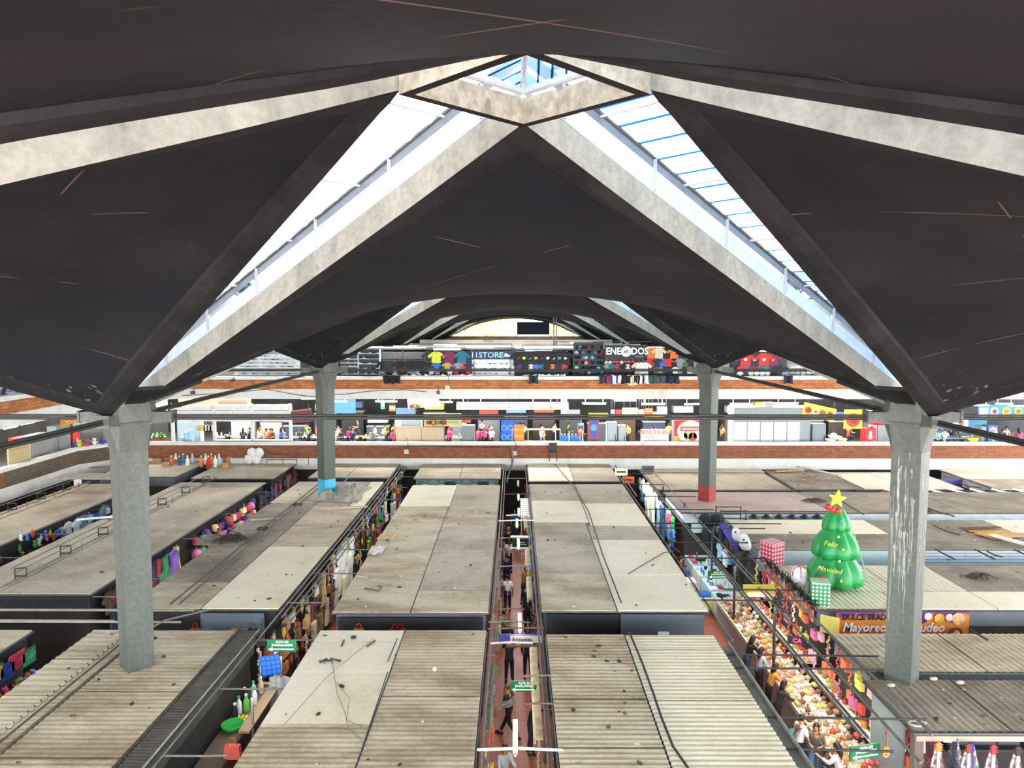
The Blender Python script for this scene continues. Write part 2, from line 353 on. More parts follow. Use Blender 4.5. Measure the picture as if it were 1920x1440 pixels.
# ------------------------------------------------------------------ columns and tie rods
def column(cx,cy,label,z0,band=None,stains=False):
    th=thing('concrete_column',label,'column',(cx,cy,z0))
    def ring(h,z): return [(0,-h,z),(h,0,z),(0,h,z),(-h,0,z)]
    def oct_(h,k,z):
        return [(-k,-h+k*0,z)] 
    m=MB(); lv=[(.43,z0),(.50,9.25)]
    H=[]
    for h,z in lv: H+=ring(h,z-z0)
    m.add(H,[(i,(i+1)%4,4+(i+1)%4,4+i) for i in range(4)]+[(3,2,1,0),(4,5,6,7)])
    m.build('shaft',M_COL,th)
    c=MB(); V=[]
    # chamfered flare
    def R8(h,cf,z):
        pts=[]
        for (x,y),(x2,y2) in (((0,-h),(h,0)),((h,0),(0,h)),((0,h),(-h,0)),((-h,0),(0,-h))):
            pts+= [(x+(x2-x)*cf,y+(y2-y)*cf,z),(x2+(x-x2)*cf,y2+(y-y2)*cf,z)]
        return pts
    for h,cf,z in ((.505,.02,9.2),(.60,.10,9.5),(.80,.17,9.95),(.86,.18,10.0),(.86,.18,10.2),(.8,.2,10.45),(.62,.2,10.62)): V+=R8(h,cf,z-z0)
    n=8; f=[(i*n+k,i*n+(k+1)%n,(i+1)*n+(k+1)%n,(i+1)*n+k) for i in range(6) for k in range(n)]+[tuple(range(n))[::-1],tuple(range(6*n,7*n))]
    c.add(V,f); c.build('capital',M_COL,th)
    for dx,dy in ((1,0),(-1,0),(0,1),(0,-1)):
        b=MB(); 
        if dx: b.add([(dx*.5,-.15,9.88-z0),(dx*.5,.15,9.88-z0),(dx*1.15,.15,9.96-z0),(dx*1.15,-.15,9.96-z0),(dx*.5,-.15,10.22-z0),(dx*.5,.15,10.22-z0),(dx*1.15,.15,10.2-z0),(dx*1.15,-.15,10.2-z0)],[(0,1,2,3),(4,5,6,7),(0,1,5,4),(2,3,7,6),(1,2,6,5),(0,3,7,4)])
        else: b.add([(-.15,dy*.5,9.88-z0),(.15,dy*.5,9.88-z0),(.15,dy*1.15,9.96-z0),(-.15,dy*1.15,9.96-z0),(-.15,dy*.5,10.22-z0),(.15,dy*.5,10.22-z0),(.15,dy*1.15,10.2-z0),(-.15,dy*1.15,10.2-z0)],[(0,1,2,3),(4,5,6,7),(0,1,5,4),(2,3,7,6),(1,2,6,5),(0,3,7,4)])
        b.box((dx*1.17,dy*1.17,10.08-z0),(.06 if dx else .34,.06 if dy else .34,.3))
        b.build('tie_bracket',M_COL,th)
    # haunches that take the eight shell edges
    for sx in (-1,1):
        for sy in (-1,1):
            h=MB(); h.add([(0,sy*.25,10.3-z0),(sx*.25,0,10.3-z0),(sx*(EP+1.3),sy*.95,10.86-z0),(sx*.95,sy*(EP+1.3),10.86-z0),
                 (0,sy*.25,10.75-z0),(sx*.25,0,10.75-z0),(sx*(EP+1.3),sy*.95,10.95-z0),(sx*.95,sy*(EP+1.3),10.95-z0)],[(0,1,2,3),(4,5,6,7),(0,1,5,4),(2,3,7,6),(1,2,6,5),(0,3,7,4)])
            h.build('haunch',M_STRIP,th)
    if band:
        b=MB(); V=[]
        for z in (band[0],band[1]): V+=ring(.437+.07*z/9.25,z-z0)
        b.add(V,[(i,(i+1)%4,4+(i+1)%4,4+i) for i in range(4)]); bb=b.build('painted_band',band[2],th,fix=False); bb['label']=band[3]
    if stains:
        random.seed(5)
        for k in range(46):
            t=random.betavariate(2,2); side=random.random()<.45; L=random.uniform(.15,1.5)*(1+t); zt=random.uniform(6.6,9.35); s=MB(); n=9; w=random.uniform(.008,.028); P=[]
            for j in range(n+1):
                z=zt-L*j/n; hh=.43+.07*z/9.25+.006; tt=min(.97,max(.03,t+random.uniform(-.012,.012)+.01*math.sin(j)))
                x,y=((hh*tt,-hh*(1-tt)) if side else (-hh*tt,-hh*(1-tt)))
                ww=w*(1-.7*j/n)*random.uniform(.3,1.5); dx,dy=(ww*.7,ww*.7) if side else (-ww*.7,ww*.7)
                P+=[(x-dx,y-dy,z-z0),(x+dx,y+dy,z-z0)]
            s.add(P,[(2*j,2*j+1,2*j+3,2*j+2) for j in range(n)]); s.build('limescale_streak',M(('#8f9488','#a3a79a','#7d8277')[k%3],.9,.25,9),th,fix=False)
M_BLUEP=M('#3fa9cf',.6,.15,2); M_REDP=M('#93302a',.6,.15,2)
column(-10,20,'grey octagonal-headed concrete column standing left of the middle, near','' or 0)
column(10,20,'grey concrete column with white limescale streaks, near and to the right',0,stains=True)
column(-10,40,'grey concrete column with a sky-blue painted band at the stall roof, far left',0,(3.45,4.35,M_BLUEP,'sky-blue painted band'))
column(10,40,'grey concrete column with a red painted band on the pinkish stall roof, far right',0,(3.15,4.0,M_REDP,'brick-red painted band'))
for x in (-30,30):
    for y in (20,40): column(x,y,f"grey concrete column beyond the {'left' if x<0 else 'right'} edge of the hall, {'near' if y==20 else 'far'}",0)
for x in (-10,10):
    for y in (60,80,100): column(x,y,f"dark concrete column on the top gallery, {['','','','first','second','third'][y//20]} behind the clothes stalls on the {'left' if x<0 else 'right'}",8.0)
def rod(a,b,label,r=.045):
    m=MB(); m.tube([a,b],r,6); a,b=Vector(a),Vector(b); up=Vector((0,0,.075)); m.tube([a+up,b+up],r*.7,6)
    tag(m.build('tie_rod',M_ROD,fix=False),label,'tie rod')
for k,n in ((1,'near'),(2,'far')):
    y=20*k
    rod((-8.8,y,10.03),(8.8,y,10.03),f'long dark steel tie rod pair across the middle bay between the {n} columns')
    rod((-28.8,y,10.03),(-11.2,y,10.03),f'dark steel tie rod pair running left from the {n} left column')
    rod((11.2,y,10.03),(28.8,y,10.03),f'dark steel tie rod pair running right from the {n} right column')
for s,n in ((-1,'left'),(1,'right')):
    rod((10*s,21.2,10.03),(10*s,38.8,10.03),f'dark steel tie rod pair running back from the near {n} column to the far one')
    rod((10*s,1.2,10.03),(10*s,18.8,10.03),f'dark steel tie rod pair running forward from the near {n} column over the camera side')
# ------------------------------------------------------------------ floor, galleries, walls
def tilemat():
    m,t,b=nodes('red_floor_tiles'); k=t.nodes.new('ShaderNodeTexBrick'); t.links.new(coords(t),k.inputs['Vector']); k.offset=0; k.inputs['Scale'].default_value=1
    k.inputs['Brick Width'].default_value=.3; k.inputs['Row Height'].default_value=.3; k.inputs['Mortar Size'].default_value=.006
    k.inputs['Color1'].default_value=lin('#a4553c'); k.inputs['Color2'].default_value=lin('#ad5e45'); k.inputs['Mortar'].default_value=lin('#7d3a28')
    t.links.new(k.outputs[0],b.inputs['Base Color']); b.inputs['Roughness'].default_value=.42; return m
m=MB(); m.b2((-60,-12,-.3),(60,110,0)); struct(m.build('floor',tilemat()))
M_BRICK=brickmat('orange_brick','#c4824c','#a8602f','#6b5442'); M_BRICKD=brickmat('red_brown_brick','#9a5c3c','#7f4a30','#5a473a'); 
M_BRICKG=brickmat('grey_brown_brick','#6d6250','#5d5546','#34302a')
M_BAND=dirty('white_slab_edge','#cfcdc4','#b3b1a8','#d6d5cd',.7,amt=(.15,.4),rough=.8,spots=False)
M_CAP=dirty('white_parapet_cap','#d3d0c7','#aaa69b','#dcdad2',.8,amt=(.2,.4),rough=.7,spots=False)
XR=44
def gallery(z0,bandh,brickh,caph,mat_back,names,XL=-27):
    # plan of the front edge: left side, chamfer, back
    pl=[(XL,14),(XL,46.6),(XL+1.6,48.9),(XR,48.9)]
    def run(zA,zB,off,mat,name):
        mb=MB()
        for (a,b) in zip(pl,pl[1:]):
            d=Vector((b[0]-a[0],b[1]-a[1],0)).normalized(); n=Vector((d.y,-d.x,0))   # towards the hall
            t=.3; A=Vector((*a,0));B=Vector((*b,0)); o=n*off; i=-n*t
            ex=d*.0
            V=[A+o-ex,B+o+ex,B+i+ex,A+i-ex]; mb.add([(v.x,v.y,zA) for v in V]+[(v.x,v.y,zB) for v in V],[(0,1,2,3),(4,5,6,7),(0,1,5,4),(1,2,6,5),(2,3,7,6),(3,0,4,7)])
        return struct(mb.build(name,mat))
    run(z0,z0+bandh,.06,M_BAND,names[0]); run(z0+bandh,z0+bandh+brickh,0,mat_back,names[1]); run(z0+bandh+brickh,z0+bandh+brickh+caph,.1,M_CAP,names[2])
gallery(3.12,.72,.85,.2,M_BRICKD,('trim_1','wall_back','trim_2'))
gallery(7.68,.62,.62,.2,M_BRICK,('trim_3','wall_back_upper','trim_4'),-23.5)
m=MB(); m.b2((-28,49.2,3.2),(XR,75,3.8)); m.b2((-45,14,3.2),(-27.2,46.6,3.8)); m.b2((-45,46.6,3.2),(-28,75,3.8)); struct(m.build('floor_gallery_lower',M('#8d8a82',.8)))
m=MB(); m.b2((-28,49.2,7.75),(XR,112,8.3)); m.b2((-45,14,7.75),(-23.7,46.6,8.3)); m.b2((-45,46.6,7.75),(-28,112,8.3)); m.b2((-28,46.6,7.75),(-23.5,49.2,8.3)); struct(m.build('floor_gallery_upper',M('#77736c',.8)))
m=MB(); m.b2((-28,61,3.8),(XR,61.3,7.75)); struct(m.build('wall_gallery_back',M('#4a4b4c',.8,.4,.6)))
m=MB(); m.b2((-36,14,3.8),(-35.7,61,7.75)); struct(m.build('wall_left',M('#6b6862',.8,.3,.6)))
m=MB(); m.b2((-45,62,8.3),(-7.8,62.3,10.9)); m.b2((7.8,62,8.3),(XR,62.3,10.9)); m.b2((-7.8,62,8.3),(7.8,62.3,11.2)); struct(m.build('wall_upper_gallery',M('#a8a398',.85,.2,.5)))
m=MB(); m.b2((-42,14,8.3),(-41.7,62,11)); struct(m.build('wall_left_upper',M('#6b6862',.8,.3,.6)))
m=MB(); m.b2((-29,14,0),(-28.7,49,3.1)); m.b2((-29,50.4,0),(XR,50.7,3.1)); struct(m.build('wall_ground_floor',M('#4b4a47',.85,.4,.4)))
# brick patches of the left parapet that read greyer
m=MB(); m.add([(-27.0,40,3.86),(-27,46.6,3.86),(-25.4,48.9,3.86),(-25.4,48.9,4.67),(-27,46.6,4.67),(-27,40,4.67)],[(0,1,4,5),(1,2,3,4)])
for i,v in enumerate(m.v): m.v[i]=(v[0]+.012,v[1]-.008,v[2])
struct(m.build('trim_5',M_BRICKG,fix=False))
# end window far behind, under the last arch
M_YEL=M('#f6e9a6',.5,.2,.3)
m=MB(); m.b2((-45,101,8.3),(45,101.3,10.9)); m.b2((-45,101,10.9),(-8.5,101.3,13.2)); m.b2((8.5,101,10.9),(45,101.3,13.2)); struct(m.build('wall_end',M('#a5a196',.8,.3,.5)))
w=thing('window_1','','window',(0,101,0)); del w['label']; del w['category']; w['kind']='structure'
def glassy(name,col,tr=.8):
    m=bpy.data.materials.new(name); m.use_nodes=True; t=m.node_tree; t.nodes.clear(); o=t.nodes.new('ShaderNodeOutputMaterial'); a=t.nodes.new('ShaderNodeBsdfTransparent'); a.inputs[0].default_value=lin(col)
    g=t.nodes.new('ShaderNodeBsdfGlossy'); g.inputs[1].default_value=.1; x=t.nodes.new('ShaderNodeMixShader'); x.inputs[0].default_value=1-tr; n=nnoise(t,coords(t),.5); 
    t.links.new(nmix(t,.3,col,nramp(t,n,[(.3,.6),(.6,1.0)]),'MULTIPLY'),a.inputs[0])
    t.links.new(a.outputs[0],x.inputs[1]); t.links.new(g.outputs[0],x.inputs[2]); t.links.new(x.outputs[0],o.inputs[0]); return m
m=MB(); m.b2((-8.5,0,10.9),(.2,.05,13.2)); m.b2((4.5,0,10.9),(8.5,.05,13.2)); m.build('window_pane',glassy('yellowed_glass','#f3e2a0'),w)
m=MB()
for x in range(-8,9): m.b2((x*.95-.03,-.05,10.9),(x*.95+.03,0,13.2))
for z in (10.95,11.7,12.4): m.b2((-8.5,-.05,z-.03),(8.5,0,z+.03))
m.build('window_frame',M('#b3a878'),w)
m=MB(); m.b2((.2,-.3,11.1),(4.5,-.1,12.8)); 
for k in range(6): m.b2((.2+.72*k,-.33,11.1),(.24+.72*k,-.3,12.8))
m.build('shutter',M('#2a3350',.6,.2),w)
# ------------------------------------------------------------------ stall roofs
def corr(mb,x0,x1,y0,y1,z,per,along,amp=.022,mi=0):
    # sheet with its ridges running along x (along='x') or along y
    L=(y1-y0) if along=='x' else (x1-x0); n=max(2,int(L/per*4))
    def fn(u,v):
        h=z+amp*math.sin(2*PI*u*L/per)
        return (x0+(x1-x0)*v,y0+L*u,h) if along=='x' else (x0+L*u,y0+(y1-y0)*v,h)
    mb.grid(fn,n,1,mi,True)
R_TAN=dirty('dusty_tan_roof_sheet','#c2b194','#998669','#cfbfa3',.35,amt=(.36,.56),streak=(1,2.4,1))
R_GRY=dirty('dusty_grey_roof_sheet','#b6a78f','#938570','#c2b49c',.3,amt=(.35,.55))
R_BRN=dirty('brown_dusty_roof_sheet','#948672','#736653','#a39681',.5,amt=(.38,.58))
R_CRM=dirty('cream_roof_sheet','#e0d2b2','#c6b794','#e9dcc0',.3,amt=(.25,.45),rough=.7,spots=False)
R_PNK=dirty('pinkish_roof_sheet','#b09688','#988274','#baa496',.3,amt=(.3,.5))
RS={'t':R_TAN,'g':R_GRY,'b':R_BRN,'c':R_CRM,'p':R_PNK}
M_FASD=M('#2a2b2b',.6,.3,2); M_FASG=M('#6b7178',.5,.15,2); M_WALL=M('#35332f',.8,.3,1.5)
def block(label,x0,x1,y0,y1,z,panels,fascia=M_FASD,along='x',body=True,amp0=.022,inset=.12,fh=.62):
    th=thing('market_stall',label,'market stall',(0,0,0))
    for (a,b,c,d,r,co) in panels:
        mb=MB(); g=.022
        if co: corr(mb,a+g,b-g,c+g,d-g,z,co,along,amp0); corr(mb,a+g,b-g,c+g,d-g,z-.03,co,along,amp0)
        else: mb.b2((a+g,c+g,z-.035),(b-g,d-g,z+random.uniform(0,.012)))
        p=mb.build('roof_sheet',RS[r],th,fix=not co)
        if r=='c': p['label']='pale cream roof sheet'
    f=MB()
    i=inset
    f.b2((x0+i,y0+i,z-fh),(x1-i,y1-i,z-.045)); f.build('fascia',fascia,th)
    if body:
        b=MB(); i=inset+.1; b.b2((x0+i,y0+i,0),(x1-i,y1-i,z-.62)); b.build('stall_walls',M_WALL,th)
    # edge angle irons
    e=MB(); 
    for (p,q) in (((x0,y0),(x1,y0)),((x1,y0),(x1,y1)),((x1,y1),(x0,y1)),((x0,y1),(x0,y0))): e.tube([(*p,z-.06),(*q,z-.06)],.03,4)
    e.build('edge_angle',M_STEEL,th,fix=False)
    return th
def halves(x0,xm,x1,rows,z=0):
    out=[]
    for (y0,y1,a,b,ca,cb) in rows: out+=[(x0,xm,y0,y1,a,ca),(xm,x1,y0,y1,b,cb)]
    return out
ZL=3.5; ZR=3.2
block('stall block, cream and tan corrugated roof, left of the middle aisle, nearest the camera',-5.8,-.92,13,22.3,ZL,
  [(-5.8,-3.32,13,15.3,'t',.19),(-5.8,-3.32,15.3,17.1,'t',.19),(-5.8,-3.32,17.1,19.6,'c',0),(-5.8,-3.32,19.6,21.5,'c',0),(-5.8,-3.32,21.5,22.3,'c',0),(-3.32,-.92,13,15.2,'t',.19),(-3.32,-.92,15.2,18.4,'t',.19),(-3.32,-.92,18.4,22.3,'t',.19)],M_FASG,amp0=.012)
block('long flat tan-roofed stall block left of the middle aisle, behind the nearest',-5.8,-.92,23.7,42.3,ZL,
  [(-5.8,-3.35,23.7,27.3,'t',0),(-5.8,-3.35,27.3,31,'t',0),(-5.8,-3.35,31,37.4,'t',0),(-5.8,-3.3,37.4,42.3,'c',0),(-3.35,-.92,23.7,25.6,'t',0),(-3.35,-.92,25.6,29.8,'g',0),(-3.35,-.92,29.8,33.6,'g',0),(-3.35,-.92,33.6,35.8,'t',0),(-3.3,-.92,35.8,37.7,'g',0),(-3.3,-.92,37.7,42.3,'g',0)],M_FASG)
block('small grey-roofed stall block left of the middle aisle, against the back gallery',-6.0,-.95,44.2,48.85,ZL,
  [(-6,-3.35,44.2,46,'g',0),(-6,-3.35,46,48.8,'g',0),(-3.35,-.95,44.2,46,'g',0),(-3.35,-.95,46,48.8,'g',0)],M('#7d8785',.2,.3,3))
block('stall block, half tan half bright cream corrugated roof, right of the middle aisle, nearest',.78,5.62,13,22.0,ZL,
  [(.78,3.05,13,16.2,'t',.19),(.78,3.05,16.2,18.3,'t',.19),(.78,3.05,18.3,22,'t',.19),(3.05,5.62,13,15.4,'c',.19),(3.05,5.62,15.4,18.2,'c',.19),(3.05,5.62,18.2,21,'c',.19),(3.05,5.62,21,22,'c',.19)],M_FASD,amp0=.02)
block('long stall block with cream and tan flat roof sheets right of the middle aisle',.72,5.95,23.85,42.6,ZL,
  [(.72,3.1,23.85,27.4,'t',0),(.72,3.1,27.4,31,'g',0),(.72,3.1,31,34.4,'g',0),(.72,3.25,34.4,38.6,'c',0),(.72,3.25,38.6,42.6,'g',0),(3.1,5.95,23.85,27.2,'c',0),(3.1,5.95,27.2,31.6,'c',0),(3.1,5.95,31.6,33.8,'g',0),(3.25,5.95,33.8,38.0,'c',0),(3.25,5.95,38.0,42.6,'g',0)],M('#3f474d',.5,.2,2))
block('small grey-roofed stall block right of the middle aisle, against the back gallery',.7,5.95,43.5,48.85,ZL,
  [(.7,3.3,43.5,48.8,'c',0),(3.3,5.95,43.5,48.8,'g',0)],M_FASD)
block('wide corrugated tan-roofed stall block round the foot of the near left column',-12.45,-7.58,12,22.3,ZL,
  [(-12.45,-10.8,12,16,'t',.19),(-12.45,-10.8,16,18.4,'t',.19),(-12.45,-10.8,18.4,20.4,'t',.3),(-12.45,-10.8,20.4,22.3,'t',.3),(-10.8,-8.15,12,15.8,'t',.19),(-10.8,-8.15,15.8,18.6,'t',.19),(-10.8,-8.15,18.6,20.6,'t',.19),(-10.8,-8.15,20.6,22.3,'t',.3)],M('#55544e',.8,.3,2),amp0=.012)
block('long dirty-roofed stall block behind the near left column, with one clean cream sheet',-12.4,-7.55,24,43.2,ZL,
  [(-12.4,-10,24,26.4,'t',0),(-12.4,-10,26.4,30.6,'b',0),(-12.4,-10,30.6,33,'b',0),(-12.4,-10,33,38,'b',0),(-12.4,-10,38,43.2,'t',0),(-10,-7.55,24,26.9,'c',0),(-10,-7.55,26.9,30.6,'c',0),(-10,-7.55,30.6,37.4,'t',0),(-10,-8.3,37.4,43.2,'g',0),(-8.3,-7.55,37.4,43.2,'c',0)],M_FASD)
block('grey-roofed stall block left of the far left column, against the back gallery',-12.2,-7.5,44.4,48.85,ZL,[(-12.2,-10,44.4,48.8,'g',0),(-10,-7.5,44.4,48.8,'g',0)],M('#3c4350'))
block('grey-roofed stall block carrying a double pipe railing, second block from the left wall',-19.1,-14.2,12,22.3,ZL,[(-19.1,-14.2,12,22.3,'t',0)],M_FASD)
block('long grey-tan stall block with a pipe railing, left of the near left column',-19.1,-14.2,25.3,43,ZL,[(-19.1,-17.35,25.3,43,'g',0),(-17.35,-14.2,25.3,33,'g',0),(-17.35,-14.2,33,43,'g',0)],M_FASD)
block('grey-roofed stall block with cartons and bottles on top, against the back gallery on the left',-19,-14.2,44.2,48.85,ZL,[(-19,-14.2,44.2,48.8,'g',0)],M_FASD)
block('narrow grey stall block along the left wall, carrying a pipe railing',-24.6,-21.0,14,42.6,ZL,[(-24.6,-21,14,42.6,'g',0)],M_FASD)
block('low grey stall roof piled with old boards in the far left corner',-24.4,-19.8,44.0,48.7,ZL+.15,[(-24.4,-19.8,44,48.7,'g',0)],M('#5b6062'))
block('brown corrugated stall roof over the guitar stall, nearest on the right',8.95,24,17.4,19.9,ZR,[(8.95,11.2,17.4,19.9,'b',.19),(11.2,16,17.4,19.9,'b',.19),(16,24,17.4,19.9,'b',.19)],M('#6d737a'),along='y',body=False,amp0=.014,fh=.14)
block('tan corrugated stall roof in front of the orange sweets banner',9.3,25,20.35,22.85,ZR,[(9.3,12.5,20.35,22.85,'t',.19),(12.5,25,20.35,22.85,'t',.19)],M('#6d737a'),along='y',amp0=.014)
block('cream corrugated stall roof the inflatable tree stands on',9.65,26,24.8,29.25,ZR,[(9.65,12.6,24.8,26.4,'c',.19),(9.65,13.2,26.4,29.25,'c',.19),(12.6,15.6,24.8,26.4,'c',0),(13.2,15.6,26.4,29.25,'c',.19),(15.6,18,24.8,26.4,'c',0),(18,26,24.8,26.4,'c',0),(15.6,26,26.4,29.25,'b',0)],M('#6d737a'),along='y',amp0=.014)
block('stall roof half cream half brown, next row behind the inflatable tree',9.9,30,31.3,36.0,ZR,[(9.9,16.4,33.6,36,'c',0),(9.9,16.4,31.3,33.6,'b',0),(16.4,22,31.3,36,'b',0),(22,30,31.3,33.8,'g',0),(22,30,33.8,36,'c',0)],M('#8a9499'))
block('pinkish-brown stall roof round the foot of the far right column',8.1,30,37.5,42.0,ZR,[(8.1,15.5,37.5,42,'p',0),(15.5,22,37.5,42,'b',0),(22,30,37.5,42,'b',0)],M('#dfe8ea',.5,.1))
block('grey corrugated stall roof against the back gallery behind the far right column',7.9,15.6,42.5,48.4,ZR,[(7.9,11,42.5,47.6,'g',.25),(11,15.4,42.5,47.6,'g',.25),(7.9,15.6,47.6,48.4,'c',0)],M_FASD,along='y',amp0=.014)
block('debris-strewn brown stall roof against the back gallery on the right',15.7,19.5,42.8,48.2,ZR,[(15.7,19.5,42.8,48.2,'b',0)],M_FASG)
block('cream stall roof sheets behind the near right column, against the back gallery',19.6,25.2,42.8,47.6,ZR,[(19.6,22,45,47.6,'c',0),(22,25.2,45,47.6,'c',0),(19.6,25.2,42.8,45,'c',0)],M_FASD)
block('cream stall roof at the right edge against the back gallery',27,38,42.8,48.6,ZR,[(27,38,45.6,48.6,'c',0),(27,38,42.8,45.6,'g',0)],M('#e6e8e4'))
ORD=['first','second','third','fourth','fifth','sixth','seventh','eighth','ninth','tenth','eleventh','twelfth','thirteenth','fourteenth','fifteenth','sixteenth','seventeenth','eighteenth','nineteenth','twentieth','twenty-first','twenty-second','twenty-third','twenty-fourth','twenty-fifth','twenty-sixth','twenty-seventh','twenty-eighth']
# ------------------------------------------------------------------ kinds of goods: cached meshes, colours set per object
_K={}
def reg(name,parts):      # parts: [(part name, MB, role)], first one is the body
    _K[name]=[(pn,(lambda me:(fixn(me),me)[1])(mb.mesh(pn,[None])),role) for pn,mb,role in parts]
def item(kind,name,label,cat,loc,rz,cols,group=None,s=1,sz=None,rx=0,ry=0):
    P=_K[kind]; sc=(s,s,s) if sz is None else sz
    def mat(role): 
        c=cols.get(role) if isinstance(cols,dict) else cols
        c=c if c is not None else cols.get('body')
        return M(c,.7,.12,6) if isinstance(c,str) else c
    def mk(pn,me,role,par):
        o=bpy.data.objects.new(pn,me); COL.objects.link(o); o.material_slots[0].link='OBJECT'; o.material_slots[0].material=mat(role)
        if par: o.parent=par
        return o
    if len(P)==1:
        r=mk(name,P[0][1],P[0][2],None); tag(r,label,cat,group)
    else:
        r=thing(name,label,cat,loc,rz,group)
        for p in P: mk(*p,r)
    r.location=loc; r.rotation_euler=(rx,ry,rz); r.scale=sc; return r
# --- shirt on a hanger, faces -y, hangs down from z=0
def shirt_mb(l=.72,w=.27,sl=.22,n=.07):
    poly=[(-n,0),(-w+.02,-.06),(-w-sl,-.06-sl*.9),(-w-sl*.45,-.2-sl*.8),(-w+.03,-.24),(-w+.02,-l),(w-.02,-l),(w-.03,-.24),(w+sl*.45,-.2-sl*.8),(w+sl,-.06-sl*.9),(w-.02,-.06),(n,0),(0,-.07)]
    m=MB(); m.prism(poly,-.035,.035); 
    for k,v in enumerate(m.v): m.v[k]=(v[0],v[1]*(1+.5*math.sin(v[0]*14)),v[2])
    return m
h=MB(); h.tube([(-.2,0,-.05),(0,0,.03),(.2,0,-.05)],.008,4); h.tube([(0,0,.03),(0,0,.1),(.03,0,.13)],.006,4)
reg('tshirt',[('shirt_cloth',shirt_mb(),'body'),('hanger',h,'trim')])
lg=MB(); lg.prism([(-.09,-.26),(.09,-.26),(.07,-.36),(-.05,-.4)],-.045,-.037)
reg('motif_shirt',[('shirt_cloth',shirt_mb(),'body'),('printed_motif',lg,'trim')])
def dress_mb():
    poly=[(-.06,0),(-.2,-.05),(-.17,-.3),(-.14,-.48),(-.33,-1.15),(.33,-1.15),(.14,-.48),(.17,-.3),(.2,-.05),(.06,0),(0,-.08)]
    m=MB(); m.prism(poly,-.05,.05); return m
reg('dress',[('dress_cloth',dress_mb(),'body'),('hanger',h,'trim')])
def trousers_mb():
    m=MB(); m.prism([(-.2,0),(.2,0),(.23,-1),(.06,-1),(0,-.3),(-.06,-1),(-.23,-1)],-.04,.04); return m
reg('trousers',[('trouser_cloth',trousers_mb(),'body')])
# folded garment
m=MB(); m.box((0,0,.03),(.3,.24,.06),taper=.92); reg('folded',[('folded',m,'body')])
# bag hanging by a handle, hangs from z=0
b=MB(); b.prism([(-.17,-.2),(-.2,-.52),(.2,-.52),(.17,-.2)],-.07,.07); hd=MB(); hd.tube([(-.1,0,-.2),(-.06,0,-.05),(0,0,0),(.06,0,-.05),(.1,0,-.2)],.012,4)
reg('bag',[('bag_body',b,'body'),('handle',hd,'trim')])
b=MB(); b.lathe([(.1,-.52),(.2,-.46),(.22,-.3),(.16,-.14),(.05,-.1)],10); f=MB(); f.box((0,-.2,-.38),(.2,.06,.14))
reg('backpack',[('pack_body',b,'body'),('front_pocket',f,'trim'),('strap',hd,'trim')])
c=MB(); c.lathe([(.1,0),(.1,.04),(.085,.09),(.04,.12),(.005,.125)],10); v=MB(); v.prism([(-.08,-.09),(.08,-.09),(.06,-.17),(-.06,-.17)],0.0,.012,axis='z')
reg('cap',[('crown',c,'body'),('brim',v,'trim')])
c=MB(); c.lathe([(.19,.0),(.185,.015),(.1,.02),(.095,.1),(.06,.13),(.005,.13)],12); reg('hat',[('hat',c,'body')])
u=MB(); u.prism([(-.14,.02),(-.14,.1),(-.07,.1),(-.02,.06),(.1,.045),(.14,.02)],-.045,.045); so=MB(); so.prism([(-.145,0),(-.145,.02),(.15,.02),(.14,0)],-.05,.05)
reg('shoe',[('shoe_upper',u,'body'),('sole',so,'trim')])
b=MB(); b.lathe([(.04,0),(.045,.02),(.045,.17),(.02,.22),(.02,.25)],9); k=MB(); k.lathe([(.024,.25),(.024,.28)],8)
reg('bottle',[('bottle_body',b,'body'),('cap',k,'trim')])
b=MB(); b.lathe([(.14,0),(.15,.03),(.15,.33),(.12,.4),(.05,.44),(.05,.48)],12); k=MB(); k.lathe([(.055,.48),(.055,.53)],10)
reg('water_jug',[('jug_body',b,'body'),('cap',k,'trim')])
b=MB(); b.lathe([(.05,0),(.06,.01),(.06,.12),(.05,.13)],8); k=MB(); k.lathe([(.055,.13),(.055,.155)],8); reg('jar',[('jar_body',b,'body'),('lid',k,'trim')])
b=MB(); b.ball((0,0,.05),(.075,.055,.05),7); b.add([(0,0,.09),(-.03,0,.14),(.03,0,.14),(0,.02,.14)],[(0,1,2),(0,2,3),(0,3,1),(1,3,2)]); reg('sweetbag',[('sweetbag',b,'body')])
b=MB(); b.ball((0,0,.11),(.09,.08,.11),8); b.ball((0,-.01,.27),(.075,.07,.07),8); b.ball((-.06,0,.33),.025,5); b.ball((.06,0,.33),.025,5); b.ball((-.1,-.02,.15),(.03,.03,.06),5); b.ball((.1,-.02,.15),(.03,.03,.06),5); b.ball((-.05,-.06,.03),.035,5); b.ball((.05,-.06,.03),.035,5)
reg('plush',[('plush',b,'body')])
b=MB(); b.lathe([(.12,0),(.2,.08),(.22,.14),(.2,.14),(.12,.02)],12); reg('bowl',[('bowl',b,'body')])
b=MB(); b.lathe([(.13,0),(.16,.1),(.17,.22),(.155,.22),(.12,.02)],12); hh=MB(); hh.tube([(-.165,0,.2),(-.12,0,.36),(0,0,.42),(.12,0,.36),(.165,0,.2)],.012,5); reg('basket',[('basket_bowl',b,'body'),('handle',hh,'trim')])
b=MB(); b.box((0,0,.15),(.4,.3,.3)); b.box((0,0,.302),(.06,.3,.006)); f=MB(); f.box((0,0,.305),(.09,.305,.008)); reg('carton',[('carton_body',b,'body'),('tape',f,'trim')])
# long beads / sausages of wrapped sweets, hangs
b=MB()
for i in range(9): b.ball((.03*math.sin(i*2.1),0.03*math.cos(i*1.7),-.08-.1*i),(.055,.05,.06),6)
b.tube([(0,0,0),(0,0,-.95)],.008,4); reg('string',[('string',b,'body')])
